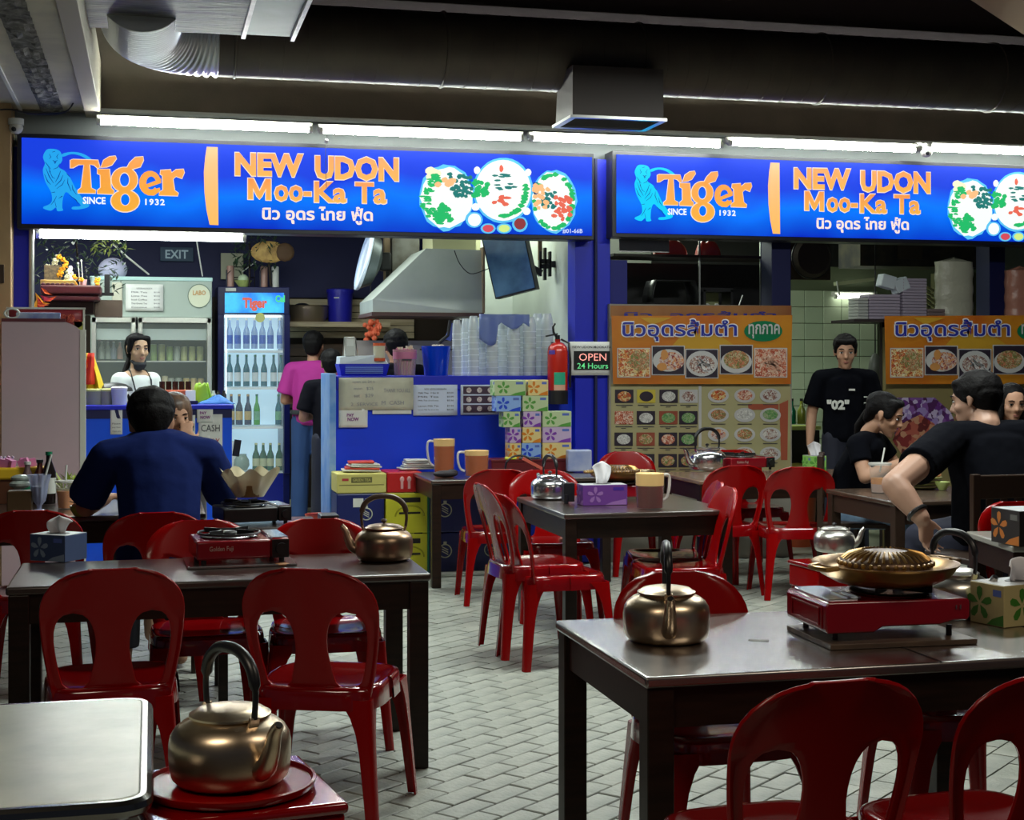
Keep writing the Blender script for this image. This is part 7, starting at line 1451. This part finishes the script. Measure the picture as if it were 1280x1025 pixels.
# right: cup and plates on table F
j = wz(1100, 616, .70); t = thing('layered_drink_cup', 'clear plastic cup with orange drink layers and lid by the large man', 'cup', (j.x, j.y, .702)); MB().lathe([(0, .003), (.046, .003), (.050, .05), (0, .05)], n=24, cap=False).build('lower_layer', mat('pinkish_layer', (.40, .25, .2), .3), t); MB().lathe([(0, .05), (.050, .05), (.053, .085), (0, .085)], n=24, cap=False).build('orange_layer', mat('orange_layer', (.60, .22, .02), .25), t)
MB().lathe([(.048, 0), (.064, .165)], n=26, cap=False).build('cup_wall', mat('milky_cup', (0, 0, 0)), t); MB().lathe([(.067, .16), (.067, .172), (.02, .176), (0, .176)], n=26, cap=False).build('cup_lid', mat('milky_lid', (0, 0, 0)), t); MB().cyl((0, 0, .12), (.03, 0, .26), .005, n=8).build('straw', m_white, t)
j = wz(1158, 612, .70); t = thing('food_plates', 'stacked green rimmed plates with leftovers beside the large man', 'plates', (j.x, j.y+.05, .702))
for k in range(4): MB().lathe([(0, 0), (.07, 0), (.115, .014), (.118, .018), (.07, .006), (0, .006)], c=(0, 0, k*.018), n=28, cap=False).build('plate', mat('olive_plate', (.26, .26, .10), .3), t)
for k in range(10): MB().ball((rr.uniform(-.07, .07), rr.uniform(-.06, .06), .085), (.025, .02, .014), 8, 5).build('leftover', [mat('fried_orange', (0, 0, 0)), mat('cream_food', (.6, .5, .3), .6)][k % 2], t)
t = thing('lime_bowl_small', 'lime green bowl in front of the plates beside the large man', 'bowl', (j.x+.06, j.y-.08, .702)); MB().lathe([(0, 0), (.02, 0), (.04, .035), (.044, .05), (.038, .05), (0, .008)], n=24, cap=False).build('bowl_wall', mat('lime_bowl', (0, 0, 0)), t)
# ================================================================ PEOPLE
def ico(c, r, rot=None):
    bm = bmesh.new(); bmesh.ops.create_icosphere(bm, subdivisions=2, radius=1)
    r = r if isinstance(r, (tuple, list)) else (r, r, r); out = []
    for v in bm.verts:
        q = Vector((v.co.x*r[0], v.co.y*r[1], v.co.z*r[2]))
        if rot: q = rot @ q
        out.append(q+Vector(c))
    bm.free(); return out
def ring(c, d, r, n=16):
    d = Vector(d).normalized(); x = d.orthogonal().normalized(); y = d.cross(x)
    return [Vector(c)+x*r*math.cos(2*PI*i/n)+y*r*math.sin(2*PI*i/n) for i in range(n)]
def hull(sets):
    bm = bmesh.new()
    for p in sum(sets, []): bm.verts.new(p)
    r = bmesh.ops.convex_hull(bm, input=bm.verts)
    bmesh.ops.delete(bm, geom=[g for g in r['geom_interior'] if isinstance(g, bmesh.types.BMVert)] if r['geom_interior'] else [], context='VERTS')
    bmesh.ops.recalc_face_normals(bm, faces=bm.faces)
    vs = [v.co.copy() for v in bm.verts]; ix = {v: i for i, v in enumerate(bm.verts)}; fs = [[ix[v] for v in f.verts] for f in bm.faces]; bm.free(); return vs, fs
def blend(name, pieces, m, parent, voxel=.008, smooth=6, fac=.5, wrinkle=0):
    b = MB()
    for p in pieces: b.add(*hull(p))
    me = bpy.data.meshes.new('tmp'); me.from_pydata([tuple(v) for v in b.v], [], b.f); o = bpy.data.objects.new('tmp', me)
    k = o.modifiers.new('r', 'REMESH'); k.mode = 'VOXEL'; k.voxel_size = voxel; k.use_smooth_shade = True
    k = o.modifiers.new('s', 'SMOOTH'); k.iterations = smooth; k.factor = fac
    me2 = evaluate(o); bpy.data.meshes.remove(me)
    if wrinkle:
        NV = [(v.co.copy(), v.normal.copy()) for v in me2.vertices]; out = []
        for c_, n_ in NV: out += list(c_+n_*((noise.noise(c_*9)*.6+noise.noise(c_*21)*.4)*wrinkle))
        me2.vertices.foreach_set('co', out); me2.update()
    me2.name = name; me2.materials.clear(); me2.materials.append(m); me2.shade_smooth()
    q = bpy.data.objects.new(name, me2); C.objects.link(q); q.parent = parent; return q
def caps(*pr):   # chain of (point, radius)
    return [[ico(pr[i][0], pr[i][1]), ico(pr[i+1][0], pr[i+1][1])] for i in range(len(pr)-1)]
m_skin = mat('skin_light', (.46, .26, .17), .55, spec=.3); m_skin2 = mat('skin_tan', (.36, .19, .12), .55, spec=.3); m_hair = mat('black_hair', (.005, .0045, .005), .6, bump=.4, bscale=70, spec=.12); m_hairb = mat('brown_streaked_hair', (.05, .025, .015), .45, col2=(.16, .09, .05), nscale=30, stretch=(1, 1, .2))
m_eye = mat('eye_white', (.7, .68, .65), .3); m_lip = mat('lips', (.30, .11, .085), .6)
def head_pieces(c, rot):
    c = Vector(c); T = lambda x, y, z: c+rot @ Vector((x, y, z)); I = lambda x, y, z, r: ico(T(x, y, z), r, rot)
    P = [[I(0, -.012, .035, (.074, .092, .080))], [I(0, .030, .045, (.060, .055, .052)), I(0, .035, -.02, (.058, .050, .045))],
         [I(0, .030, -.02, (.060, .050, .05)), I(0, .050, -.082, (.030, .032, .022))], [I(0, .020, -.05, (.055, .04, .035)), I(0, .068, -.092, (.020, .017, .017))],
         [I(0, .082, .012, .010), I(0, .102, -.024, (.013, .012, .010))], [I(-.012, .088, -.028, .009), I(.012, .088, -.028, .009)],
         [I(-.030, .076, .030, (.020, .010, .008)), I(-.008, .084, .026, .008)], [I(.030, .076, .030, (.020, .010, .008)), I(.008, .084, .026, .008)],
         [I(0, .080, -.056, (.022, .011, .010))], [I(.036, .058, -.022, (.024, .022, .022))], [I(-.036, .058, -.022, (.024, .022, .022))],
         [I(.074, -.004, .010, (.008, .016, .020)), I(.072, .002, -.022, (.007, .010, .012))], [I(-.074, -.004, .010, (.008, .016, .020)), I(-.072, .002, -.022, (.007, .010, .012))]]
    return P
def face_bits(t, c, rot, brow=True):
    c = Vector(c); T = lambda x, y, z: c+rot @ Vector((x, y, z))
    for s in (-1, 1):
        MB().add(*hull([ico(T(s*.030, .078, .008), (.013, .006, .0055), rot)])).build('eye', m_eye, t, smooth=80)
        MB().add(*hull([ico(T(s*.031, .083, .008), (.0062, .003, .0055), rot)])).build('iris', mat('dark_iris', (.01, .006, .004), .2), t, smooth=80)
        MB().add(*hull([ico(T(s*.030, .082, .0135), (.015, .005, .0022), rot)])).build('eyelid', m_hair, t, smooth=80)
        if brow: MB().add(*hull([ico(T(s*.016, .089, .031), .0030, rot), ico(T(s*.030, .088, .035), .0032, rot)])).build('eyebrow', m_hair, t, smooth=80); MB().add(*hull([ico(T(s*.030, .088, .035), .0032, rot), ico(T(s*.046, .074, .030), .0022, rot)])).build('eyebrow', m_hair, t, smooth=80)
    MB().add(*hull([ico(T(0, .088, -.053), (.020, .006, .0035), rot)])).build('lips', m_lip, t, smooth=80); MB().add(*hull([ico(T(0, .088, -.060), (.016, .006, .004), rot)])).build('lips', m_lip, t, smooth=80)
    for s in (-1, 1): MB().ball(T(s*.007, .104, -.033), .0028, 6, 4).build('nostril', m_hair, t)
def hand(wr, d, palm_n, s=1.0, curl=.5, spread=1.0, side=1):
    """palm + five separate fingers. d: direction of the fingers, palm_n: normal of the palm side, side: +1 thumb towards d x palm_n"""
    wr = Vector(wr); d = Vector(d).normalized(); n = Vector(palm_n); n = (n-d*n.dot(d)).normalized(); x = d.cross(n)*side
    P = []; L = lambda a, b, c: wr+(d*a+x*b+n*c)*s
    P.append([ico(L(.015, 0, 0), .020*s), ico(L(.075, .030, 0), .0125*s), ico(L(.078, -.030, 0), .0115*s), ico(L(.045, .034, .003), .013*s)])
    for b, ln, r in ((.031, .068, .0088), (.0105, .076, .0090), (-.0105, .070, .0086), (-.031, .056, .0076)):
        a0 = .080; p = Vector((a0, b, 0)); ang = 0; pts = [L(*p)]; seg = (ln*.48, ln*.30, ln*.24); b1 = b*.16*spread
        for k, sg in enumerate(seg):
            ang += curl*(.8 if k == 0 else 1.0); p = p+Vector((math.cos(ang)*sg, b1*sg/.03*.35, math.sin(ang)*sg)); pts.append(L(*p))
        P += caps(*[(q, r*s*(1-.10*k)) for k, q in enumerate(pts)])
    th = [L(.018, .026, .004), L(.042, .050, .014), L(.066, .062, .024), L(.088, .062, .034)]
    P += caps((th[0], .013*s), (th[1], .0105*s), (th[2], .0095*s), (th[3], .008*s))
    return P
RZ = lambda a: Matrix.Rotation(a, 3, 'Z'); RX = lambda a: Matrix.Rotation(a, 3, 'X'); RY = lambda a: Matrix.Rotation(a, 3, 'Y')
def arm(sh, el, wr, r=.045): return caps((sh, r*1.15), (el, r*.88)) + caps((el, r*.88), (Vector(el).lerp(Vector(wr), .3), r*.88), (wr, r*.60))
def hair_short(t, c, rot, m=m_hair, thick=.012, back=-.055, name='hair', fringe=.05):
    T = lambda x, y, z: Vector(c)+rot @ Vector((x, y, z)); I = lambda x, y, z, r: ico(T(x, y, z), r, rot)
    P = [[I(0, -.020, .050, (.074+thick, .090+thick, .070+thick))], [I(0, -.045, .02, (.072+thick*.8, .062+thick, .06)), I(0, -.050, back, (.052, .040, .02))],
         [I(-.035, .050, .080, (.036, .028, .022)), I(0, .058, .078, (.036, .030, .024)), I(.035, .050, .080, (.036, .028, .022))]]
    for s in (-1, 1): P.append([I(s*.062, .01, .05, (.018, .04, .03)), I(s*.066, .018, .005, (.010, .014, .014))])
    return blend(name, P, m, t, .007, 4, .5)
# ---- man in the blue shirt, seen from behind, seated
t = thing('person', 'broad man in a dark blue t-shirt sitting with his back to the camera', 'person', (.035, 6.80, 0), R(4))
S = 1.08
def V(x, y, z): return (x*S, y*S, z*S)
hc = V(-.02, .16, 1.088); hr = RX(R(-22)) @ RZ(R(-6)) * 1.28
body = [[ico(V(0, 0, .50), (.17, .13, .10)), ico(V(0, .02, .72), (.15, .11, .08))], [ico(V(0, .02, .72), (.15, .11, .08)), ico(V(0, .08, .98), (.17, .10, .08))]] + caps((V(-.02, .10, .98), .075), (V(-.025, .14, 1.08), .075))
for s in (-1, 1):
    body += caps((V(s*.09, .05, .50), .085), (V(s*.12, .40, .50), .07), (V(s*.12, .44, .30), .055), (V(s*.12, .42, .08), .042)) + caps((V(s*.12, .40, .05), .04), (V(s*.12, .52, .035), .032))
body += caps((V(-.215, .09, .95), .060), (V(-.285, .22, .74), .050)) + caps((V(-.285, .22, .74), .050), (V(-.20, .42, .755), .034)) + hand(V(-.20, .42, .755), (.5, .8, .1), (0, 0, -1), 1.05, .35)
body += caps((V(.215, .09, .95), .060), (V(.30, .20, .76), .050)) + caps((V(.30, .20, .76), .050), (V(.13, .30, .95), .034)) + hand(V(.13, .30, .95), (-.45, -.1, .8), (-.8, -.3, 0), 1.05, .4, side=-1)
body += head_pieces(hc, hr)
blend('body', body, m_skin2, t, .010)
m_bs = mat('blue_shirt', (.006, .014, .085), .9, bump=.15, bscale=30, spec=.1)
sh = [[ico(V(0, -.01, .52), (.20, .155, .07)), ico(V(0, -.01, .72), (.185, .15, .08))], [ico(V(0, -.01, .72), (.185, .15, .08)), ico(V(0, .05, .92), (.20, .135, .10))], [ico(V(0, .05, .92), (.20, .135, .10)), ico(V(0, .095, 1.035), (.15, .10, .04))],
      [ico(V(-.20, .075, .955), .085), ico(V(.20, .075, .955), .085), ico(V(0, .085, 1.02), (.14, .10, .045))]]
for s in (-1, 1): sh += [[ico(V(s*.20, .075, .955), .085), ring(V(s*.285, .19, .78), (s*.5, .7, -1), .088)]]
blend('shirt', sh, m_bs, t, .010, 6, .5, .006)
tr_ = []
for s in (-1, 1): tr_ += [[ico(V(s*.06, -.02, .50), (.12, .14, .09)), ico(V(s*.12, .42, .50), .085)], [ico(V(s*.12, .42, .50), .085), ring(V(s*.12, .43, .10), (0, 0, -1), .075)]]
blend('trousers', tr_, mat('dark_trousers', (.02, .02, .03), .8), t, .012)
hair_short(t, hc, hr, back=-.045, thick=.016)
# ---- person behind him (only hair and cheek show)
t = thing('person', 'long haired person half hidden behind the head of the man in blue', 'person', (.13, 8.10, 0), R(176))
hc = (0, .06, 1.17); hr = RX(R(-12)) @ RZ(R(18))
body = [[ico((0, 0, .50), (.15, .12, .10)), ico((0, .03, .92), (.15, .09, .10))]] + caps((0, .04, .95) and ((0, .04, .98), .05), ((0, .05, 1.08), .052))
for s in (-1, 1): body += caps(((s*.15, .04, .95), .05), ((s*.20, .14, .80), .04), ((s*.06, .20, 1.02), .03)) + caps(((s*.08, 0, .5), .075), ((s*.1, .36, .48), .06), ((s*.1, .38, .08), .04))
body += hand((.06, .20, 1.02), (0, -.1, 1), (0, -1, 0), 1, .4) + hand((-.06, .20, 1.02), (0, -.1, 1), (0, -1, 0), 1, .4, side=-1)
body += head_pieces(hc, hr); blend('body', body, m_skin, t, .010); face_bits(t, hc, hr)
blend('shirt', [[ico((0, 0, .52), (.17, .13, .08)), ico((0, .03, .9), (.165, .105, .10))], [ico((-.15, .04, .94), .065), ico((.15, .04, .94), .065)]]+[[ico((s*.15, .04, .94), .065), ring((s*.19, .12, .83), (s*.3, .6, -.8), .058)] for s in (-1, 1)], mat('grey_shirt', (.12, .12, .13), .8), t, .011, 6, .5, .004)
Pp = [[ico(Vector(hc)+hr @ Vector((0, -.02, .05)), (.09, .105, .085), hr)], [ico(Vector(hc)+hr @ Vector((-.05, -.02, .02)), (.045, .07, .07), hr), ico(Vector(hc)+hr @ Vector((-.06, -.02, -.15)), (.03, .05, .04), hr)], [ico(Vector(hc)+hr @ Vector((.05, -.02, .02)), (.045, .06, .07), hr), ico(Vector(hc)+hr @ Vector((.06, -.02, -.15)), (.03, .05, .04), hr)]]
blend('hair', Pp, m_hairb, t, .009, 5)
# ---- woman in apron behind the left counter
wp = wy(170, 470, 12.2); k_ = (wy(0, 415, 12.2).z)
t = thing('person', 'woman in a white top and black apron with pulled down black mask', 'person', (wp.x, 12.2, 0), R(180+34))
hz_ = k_-.135; hc = (0, .02, hz_); hr = RZ(R(-12)) @ RX(R(-4)) * 1.14; zsh_ = hz_-.225
body = [[ico((0, 0, .95), (.15, .10, .12)), ico((0, 0, 1.1), (.12, .09, .1))], [ico((0, 0, 1.1), (.12, .09, .1)), ico((0, 0, zsh_), (.15, .08, .07))]] + caps(((0, 0, zsh_+.03), .045), ((0, .01, hz_-.06), .046))
for s in (-1, 1): body += caps(((s*.085, 0, .92), .085), ((s*.09, 0, .5), .06), ((s*.09, 0, .08), .04)) + caps(((s*.09, 0, .04), .04), ((s*.09, .12, .035), .03)) + caps(((s*.165, 0, zsh_-.01), .048), ((s*.20, .02, zsh_-.27), .038), ((s*.10, .22, zsh_-.30), .027)) + hand((s*.10, .22, zsh_-.30), (-s*.6, .7, 0), (0, 0, -1), .92, .6, side=s)
body += head_pieces(hc, hr); blend('body', body, mat('skin_pale', (.44, .28, .17), .5), t, .009); face_bits(t, hc, hr)
blend('top', [[ico((0, 0, .98), (.16, .115, .1)), ico((0, 0, 1.12), (.14, .105, .1))], [ico((0, 0, 1.12), (.14, .105, .1)), ico((0, 0, zsh_-.02), (.15, .095, .07))], [ico((-.155, 0, zsh_-.02), .066), ico((.155, 0, zsh_-.02), .066)]]+[[ico((s*.155, 0, zsh_-.02), .068), ring((s*.195, .015, zsh_-.2), (s*.2, .1, -1), .062)] for s in (-1, 1)], mat('white_top', (.68, .74, .70), .8), t, .010, 6, .5, .004)
blend('apron', [[ico((0, .055, .80), (.15, .09, .2)), ico((0, .055, 1.05), (.145, .085, .1))], [ico((0, .06, 1.05), (.145, .075, .1)), ico((0, .07, zsh_-.13), (.09, .055, .05))]], mat('black_cloth', (.015, .018, .022), .8), t, .010)
for s in (-1, 1): MB().tube([(s*.07, .115, zsh_-.13), (s*.085, .085, zsh_-.02), (s*.075, .03, zsh_+.055), (s*.05, -.05, zsh_+.06)], .010, n=6, flat=.4).build('apron_strap', MATS['black_cloth'], t)
MB().box((.0, .13, zsh_-.15), (.05, .006, .03)).build('badge', mat('pink_badge', (.7, .45, .45), .5), t, smooth=0, bevel=.006)
T = lambda x, y, z: Vector(hc)+hr @ Vector((x, y, z))
blend('mask', [[ico(T(0, .055, -.098), (.050, .040, .020), hr), ico(T(0, .045, -.13), (.04, .03, .015), hr)], [ico(T(-.05, .02, -.08), .013), ico(T(-.02, .05, -.10), .02)], [ico(T(.05, .02, -.08), .013), ico(T(.02, .05, -.10), .02)]], MATS['black_cloth'], t, .007)
blend('hair', [[ico(T(0, -.025, .045), (.080, .096, .076), hr)], [ico(T(0, -.06, .02), (.075, .05, .06), hr), ico(T(0, -.07, -.06), (.05, .035, .04), hr)], [ico(T(-.03, .052, .080), (.036, .026, .022), hr), ico(T(.02, .052, .082), (.036, .026, .022), hr)], [ico(T(-.045, .035, .085), (.035, .035, .018), hr), ico(T(-.07, .02, .0), (.012, .03, .03), hr)], [ico(T(.045, .035, .085), (.035, .035, .018), hr), ico(T(.07, .02, .0), (.012, .03, .03), hr)]], m_hair, t, .008, 4)
blend('ponytail', caps((T(.02, -.07, -.05), .026), (T(.07, -.04, -.15), .024), (T(.085, .04, -.26), .022), (T(.08, .09, -.36), .012)), m_hair, t, .008, 4)
# ---- magenta shirt worker, back to us
def standing(px, top, s_, rz, label, shirt, trs, apron=None, lean=0, arms='front', skin=m_skin2, sc_=1.0, hairk='short', foot=True, headturn=0):
    p = W(px, 455+CH*s_, s_); H = CH+(HZ-top)/s_; t = thing('person', label, 'person', (p.x, p.y, 0), rz)
    k = H/1.72
    V = lambda x, y, z: (x*k, (y+lean*max(0, z-.9))*k, z*k)
    hc = V(0, .02, 1.575); hr = RX(R(-8)) @ RZ(R(headturn)) * (1.14*k)
    body = [[ico(V(0, 0, .95), (.145*k, .11*k, .12*k)), ico(V(0, 0, 1.15), (.13*k, .10*k, .1*k))], [ico(V(0, 0, 1.15), (.13*k, .10*k, .1*k)), ico(V(0, 0, 1.36), (.165*k, .09*k, .08*k))]] + caps((V(0, 0, 1.40), .052*k), (V(0, .01, 1.52), .052*k))
    for s in (-1, 1):
        body += caps((V(s*.085, 0, .92), .088*k), (V(s*.10, .01, .50), .062*k), (V(s*.11, -.01, .08), .042*k)) + caps((V(s*.11, -.02, .05), .042*k), (V(s*.12, .12, .035), .032*k))
        if arms == 'front': e, w_ = V(s*.25, .03, 1.10), V(s*.12, .26, 1.12)
        else: e, w_ = V(s*.25, -.03, 1.10), V(s*.27, .03, .86)
        body += caps((V(s*.19, 0, 1.37), .055*k), (e, .043*k), (Vector(e).lerp(Vector(w_), .3), .042*k), (w_, .028*k)) + hand(w_, (-s*.4, .8, -.1) if arms == 'front' else (0, .15, -1), (0, -.2, -1) if arms == 'front' else (-s, 0, 0), k, .4, side=s)
    body += head_pieces(hc, hr); blend('body', body, skin, t, .011 if s_ < 150 else .009)
    shp_ = [[ico(V(0, 0, .92), (.175*k, .135*k, .06*k)), ico(V(0, 0, 1.15), (.17*k, .13*k, .1*k))], [ico(V(0, 0, 1.15), (.17*k, .13*k, .1*k)), ico(V(0, 0, 1.35), (.18*k, .11*k, .08*k))], [ico(V(-.185, 0, 1.375), .07*k), ico(V(.185, 0, 1.375), .07*k), ico(V(0, 0, 1.43), (.085*k, .07*k, .03*k))]]
    for s in (-1, 1): shp_ += [[ico(V(s*.185, 0, 1.375), .072*k), ring(V(s*.245, .0 if arms == 'front' else -.02, 1.16), (s*.3, 0, -1), .078*k)]]
    blend('shirt', shp_, shirt, t, .010, 6, .5, .006)
    tr_ = [[ico(V(-.05, 0, .93), (.12*k, .12*k, .10*k)), ico(V(.05, 0, .93), (.12*k, .12*k, .10*k))]]
    for s in (-1, 1): tr_ += [[ico(V(s*.075, 0, .92), (.105*k, .115*k, .1*k)), ico(V(s*.10, .01, .50), .080*k)], [ico(V(s*.10, .01, .50), .080*k), ring(V(s*.11, 0, .07), (0, 0, -1), .075*k)]]
    blend('trousers', tr_, trs, t, .011, 6, .5, .003)
    if foot: blend('shoe', [x for s in (-1, 1) for x in caps((V(s*.11, -.03, .045), .048*k), (V(s*.12, .14, .035), .038*k))], m_black, t, .010)
    hair_short(t, hc, hr)
    return t, V, k, hc, hr
m_mag = mat('magenta_shirt', (.32, .012, .20), .8); m_jean = mat('blue_jeans', (.015, .05, .16), .85, bump=.1, bscale=60); m_bshirt = mat('black_tshirt', (.003, .0035, .006), .95, bump=.15, bscale=25, spec=.06)
t, V, k, hc, hr = standing(389, 413, 139, R(-18), 'kitchen worker in a magenta shirt and jeans seen from behind', m_mag, m_jean, lean=.12)
blend('apron_tie', [[ring(V(0, 0, .98), (0, 0, 1), .19*k, 20), ring(V(0, 0, 1.02), (0, 0, 1), .19*k, 20)]], MATS['black_cloth'], t, .010)
t2_, V, k, hc, hr = standing(414, 436, 152, R(-4), 'kitchen worker in a black apron beside the pale blue post', mat('black_blouse', (.004, .004, .007), .9, spec=.1), mat('black_trousers', (.012, .014, .03), .8), lean=.05)
MB().tube([V(.03+.05*math.cos(a), -.155, 1.04+.05*math.sin(a)) for a in [PI+PI*i/12 for i in range(13)]], .006, n=6).build('white_mark', m_white, t2_)
for s in (-1, 1): MB().ball(V(.03+s*.02, -.155, 1.07), .008, 8, 5).build('white_mark', m_white, t2_)
standing(495, 411, 158, R(6), 'kitchen cook whose black hair shows behind the straw tub', mat('black_blouse', (0, 0, 0)), mat('black_trousers', (0, 0, 0)), foot=False)
# ---- man with the "02" t-shirt
t, V, k, hc, hr = standing(1056, 417, 166, R(162), 'young man standing in a black t-shirt printed 02 behind the tables', m_bshirt, mat('black_trousers', (0, 0, 0)), arms='down', skin=m_skin, foot=True, headturn=-4)
face_bits(t, hc, hr)
M_ = Matrix.Translation(V(.075, .166, 1.175)) @ Matrix.Rotation(PI, 4, 'Z')
text_local('shirt_lettering', '"02"', .165, .075, m_white, t, M_, .05)
MB().box(V(-.03, .16, 1.29), (.045, .004, .014)).build('shirt_print', m_white, t, smooth=0)
for dz in (0, .045): MB().box(V(-.14, .145, 1.19+dz), (.035, .004, .007)).build('shirt_print', m_white, t, smooth=0)
# ---- seated woman in black, in profile
def seated(loc, rz, label, hc, hr, sh_h, pelv, elbows, wrists, hands, skin, shirt, trs, k=1.0, girth=1.0, sleeve=.55, neckb=None, thigh=None, vox=.008):
    t = thing('person', label, 'person', loc, rz)
    g = girth; px_, py_, pz_ = pelv; cx, cy, cz = sh_h
    mid = ((px_+cx)/2, (py_+cy)/2-.03, (pz_+cz)/2)
    body = [[ico(pelv, (.15*g, .12*g, .10)), ico(mid, (.13*g, .10*g, .1))], [ico(mid, (.13*g, .10*g, .1)), ico((cx, cy, cz-.06), (.15*g, .09*g, .08))]] + caps(((cx, cy, cz+.02), .052*g), (Vector(hc)+hr @ Vector((0, -.03, -.07)), .052*g))
    sh_ = [[ico((px_, py_, pz_+.02), (.175*g, .145*g, .09)), ico(mid, (.165*g, .135*g, .1))], [ico(mid, (.165*g, .135*g, .1)), ico((cx, cy, cz-.07), (.17*g, .115*g, .09))], [ico((cx-.15*g, cy, cz-.045), .068*g), ico((cx+.15*g, cy, cz-.045), .068*g), ico((cx, cy+.005, cz+.012), (.085*g, .07*g, .03))]]
    tr_ = []
    for i, s in enumerate((-1, 1)):
        S0 = Vector((cx+s*.165*g, cy, cz-.05)); e = Vector(elbows[i]); w_ = Vector(wrists[i])
        body += caps((S0, .055*g), (e, .043*g), (e.lerp(w_, .3), .044*g), (w_, .028*g)) + hand(w_, *hands[i])
        q = S0.lerp(e, sleeve); sh_ += [[ico(S0, .070*g), ring(q, e-S0, .068*g)]]
        kn = Vector(thigh[i]) if thigh else Vector((px_+s*.12, py_+.42, pz_)); hp = Vector((px_+s*.08, py_+.02, pz_)); an = Vector((kn.x, kn.y-.02, .08))
        body += caps((hp, .085), (kn, .062), (an, .042)) + caps((an+Vector((0, -.01, -.03)), .04), (an+Vector((0, .12, -.045)), .03))
        tr_ += [[ico(hp, .105*g), ico(kn, .078)], [ico(kn, .078), ring(an+Vector((0, 0, .06)), (0, 0, -1), .065)]]
    body += head_pieces(hc, hr)
    blend('body', body, skin, t, vox); blend('shirt', sh_, shirt, t, .009, 6, .5, .005); blend('trousers', tr_, trs, t, .010, 6, .5, .004)
    return t
wp = W(1083, 600, 214)
hc = (0, .20, 1.075); hr = RX(R(-26)) @ RZ(R(-6))
hc = (0, .17, 1.135); hr = RX(R(-22)) @ RZ(R(8)) * 1.16
t = seated((4.31, 8.50, 0), R(-140), 'young woman in a black t-shirt looking down over her food', hc, hr, (0, .06, 1.00), (0, -.06, .52), ((-.24, .16, .78), (.23, .14, .76)), ((-.06, .36, .90), (.09, .37, .87)), (((.35, .7, .2), (.4, 0, -1), .92, .5, 1, -1), ((-.4, .7, .2), (-.4, 0, -1), .92, .5, 1, 1)), m_skin, m_bshirt, mat('pale_jeans', (.22, .34, .48), .8, col2=(.12, .20, .32), nscale=14), 1.0, .98)
face_bits(t, hc, hr)
T = lambda x, y, z: Vector(hc)+hr @ Vector((x, y, z))
blend('hair', [[ico(T(0, -.025, .045), (.082, .100, .078), hr)], [ico(T(0, -.06, .02), (.078, .05, .06), hr), ico(T(0, -.075, -.05), (.045, .03, .03), hr)], [ico(T(-.03, .050, .080), (.036, .026, .020), hr), ico(T(.02, .050, .082), (.036, .026, .020), hr)], [ico(T(-.045, .035, .085), (.035, .035, .018), hr), ico(T(-.068, .03, .02), (.014, .03, .03), hr)], [ico(T(.045, .035, .085), (.035, .035, .018), hr), ico(T(.068, .03, .02), (.014, .03, .03), hr)]], m_hair, t, .008, 4)
blend('ponytail', caps((T(-.01, -.095, -.02), .024), (T(-.04, -.12, -.12), .026), (T(-.06, -.10, -.22), .014)), m_hair, t, .008, 4)
# ---- large man in black at the right, seen from behind at three quarters
hcL = (.0, .17, 1.25); hrL = RX(R(-12)) @ RZ(R(34)) * 1.26
Lm = Vector((4.27, 6.88, 0)); inv = RZ(R(-8))
el_ = inv @ (W(1118, 606, 258)-Lm); wr_ = inv @ (W(1152, 648, 262)-Lm)
t = seated(Lm, R(8), 'large man in a black t-shirt leaning on the table at the right edge', hcL, hrL, (0, .08, 1.10), (0, -.02, .54), (tuple(el_), (.44, .14, .80)), (tuple(wr_), (.30, .42, .80)), (((.25, -.05, -.95), (.25, -.95, 0), 1.2, .38, 1.4, -1), ((-.5, .8, 0), (0, 0, -1), 1.1, .4, 1, 1)), mat('skin_ruddy', (.40, .23, .16), .5), m_bshirt, mat('dark_denim', (.008, .010, .03), .8), 1.0, 1.50, sleeve=.60, thigh=((-.20, .38, .52), (.20, .38, .52)))
face_bits(t, hcL, hrL); hair_short(t, hcL, hrL, back=-.05, thick=.018)
wd_ = (wr_-el_).normalized(); wq = Vector((0, 0, 1)).rotation_difference(wd_).to_matrix()
MB().tube([wr_-wd_*.035+wq @ Vector((.047*math.cos(a), .047*math.sin(a), 0)) for a in [2*PI*i/24 for i in range(24)]], .011, n=8, closed=True, flat=1.0).build('watch_strap', m_black, t)
# ---- face at the extreme right edge
t = seated((5.10, 8.10, 0), R(165), 'person with long dark hair at the extreme right edge behind the large man', (0, .10, 1.21), RX(R(-10)), (0, .03, 1.03), (0, 0, .52), ((-.22, .1, .80), (.22, .1, .80)), ((-.10, .32, .79), (.10, .32, .79)), (((.3, .8, 0), (0, 0, -1), .95, .4, 1, -1), ((-.3, .8, 0), (0, 0, -1), .95, .4, 1, 1)), m_skin, mat('dark_blouse', (.01, .01, .016), .8), mat('black_trousers', (0, 0, 0)), 1.0, .92, vox=.010)
hc = (0, .10, 1.21); hr = RX(R(-10)); face_bits(t, hc, hr); T = lambda x, y, z: Vector(hc)+hr @ Vector((x, y, z))
blend('hair', [[ico(T(0, -.025, .05), (.084, .100, .078), hr)], [ico(T(-.06, -.02, .03), (.03, .06, .06), hr), ico(T(-.075, -.01, -.13), (.022, .04, .04), hr)], [ico(T(.06, -.02, .03), (.03, .06, .06), hr), ico(T(.075, -.01, -.13), (.022, .04, .04), hr)], [ico(T(0, -.08, 0), (.07, .03, .06), hr), ico(T(0, -.08, -.14), (.06, .03, .05), hr)]], m_hair, t, .009, 4)

bpy.data.scenes.remove(WS)
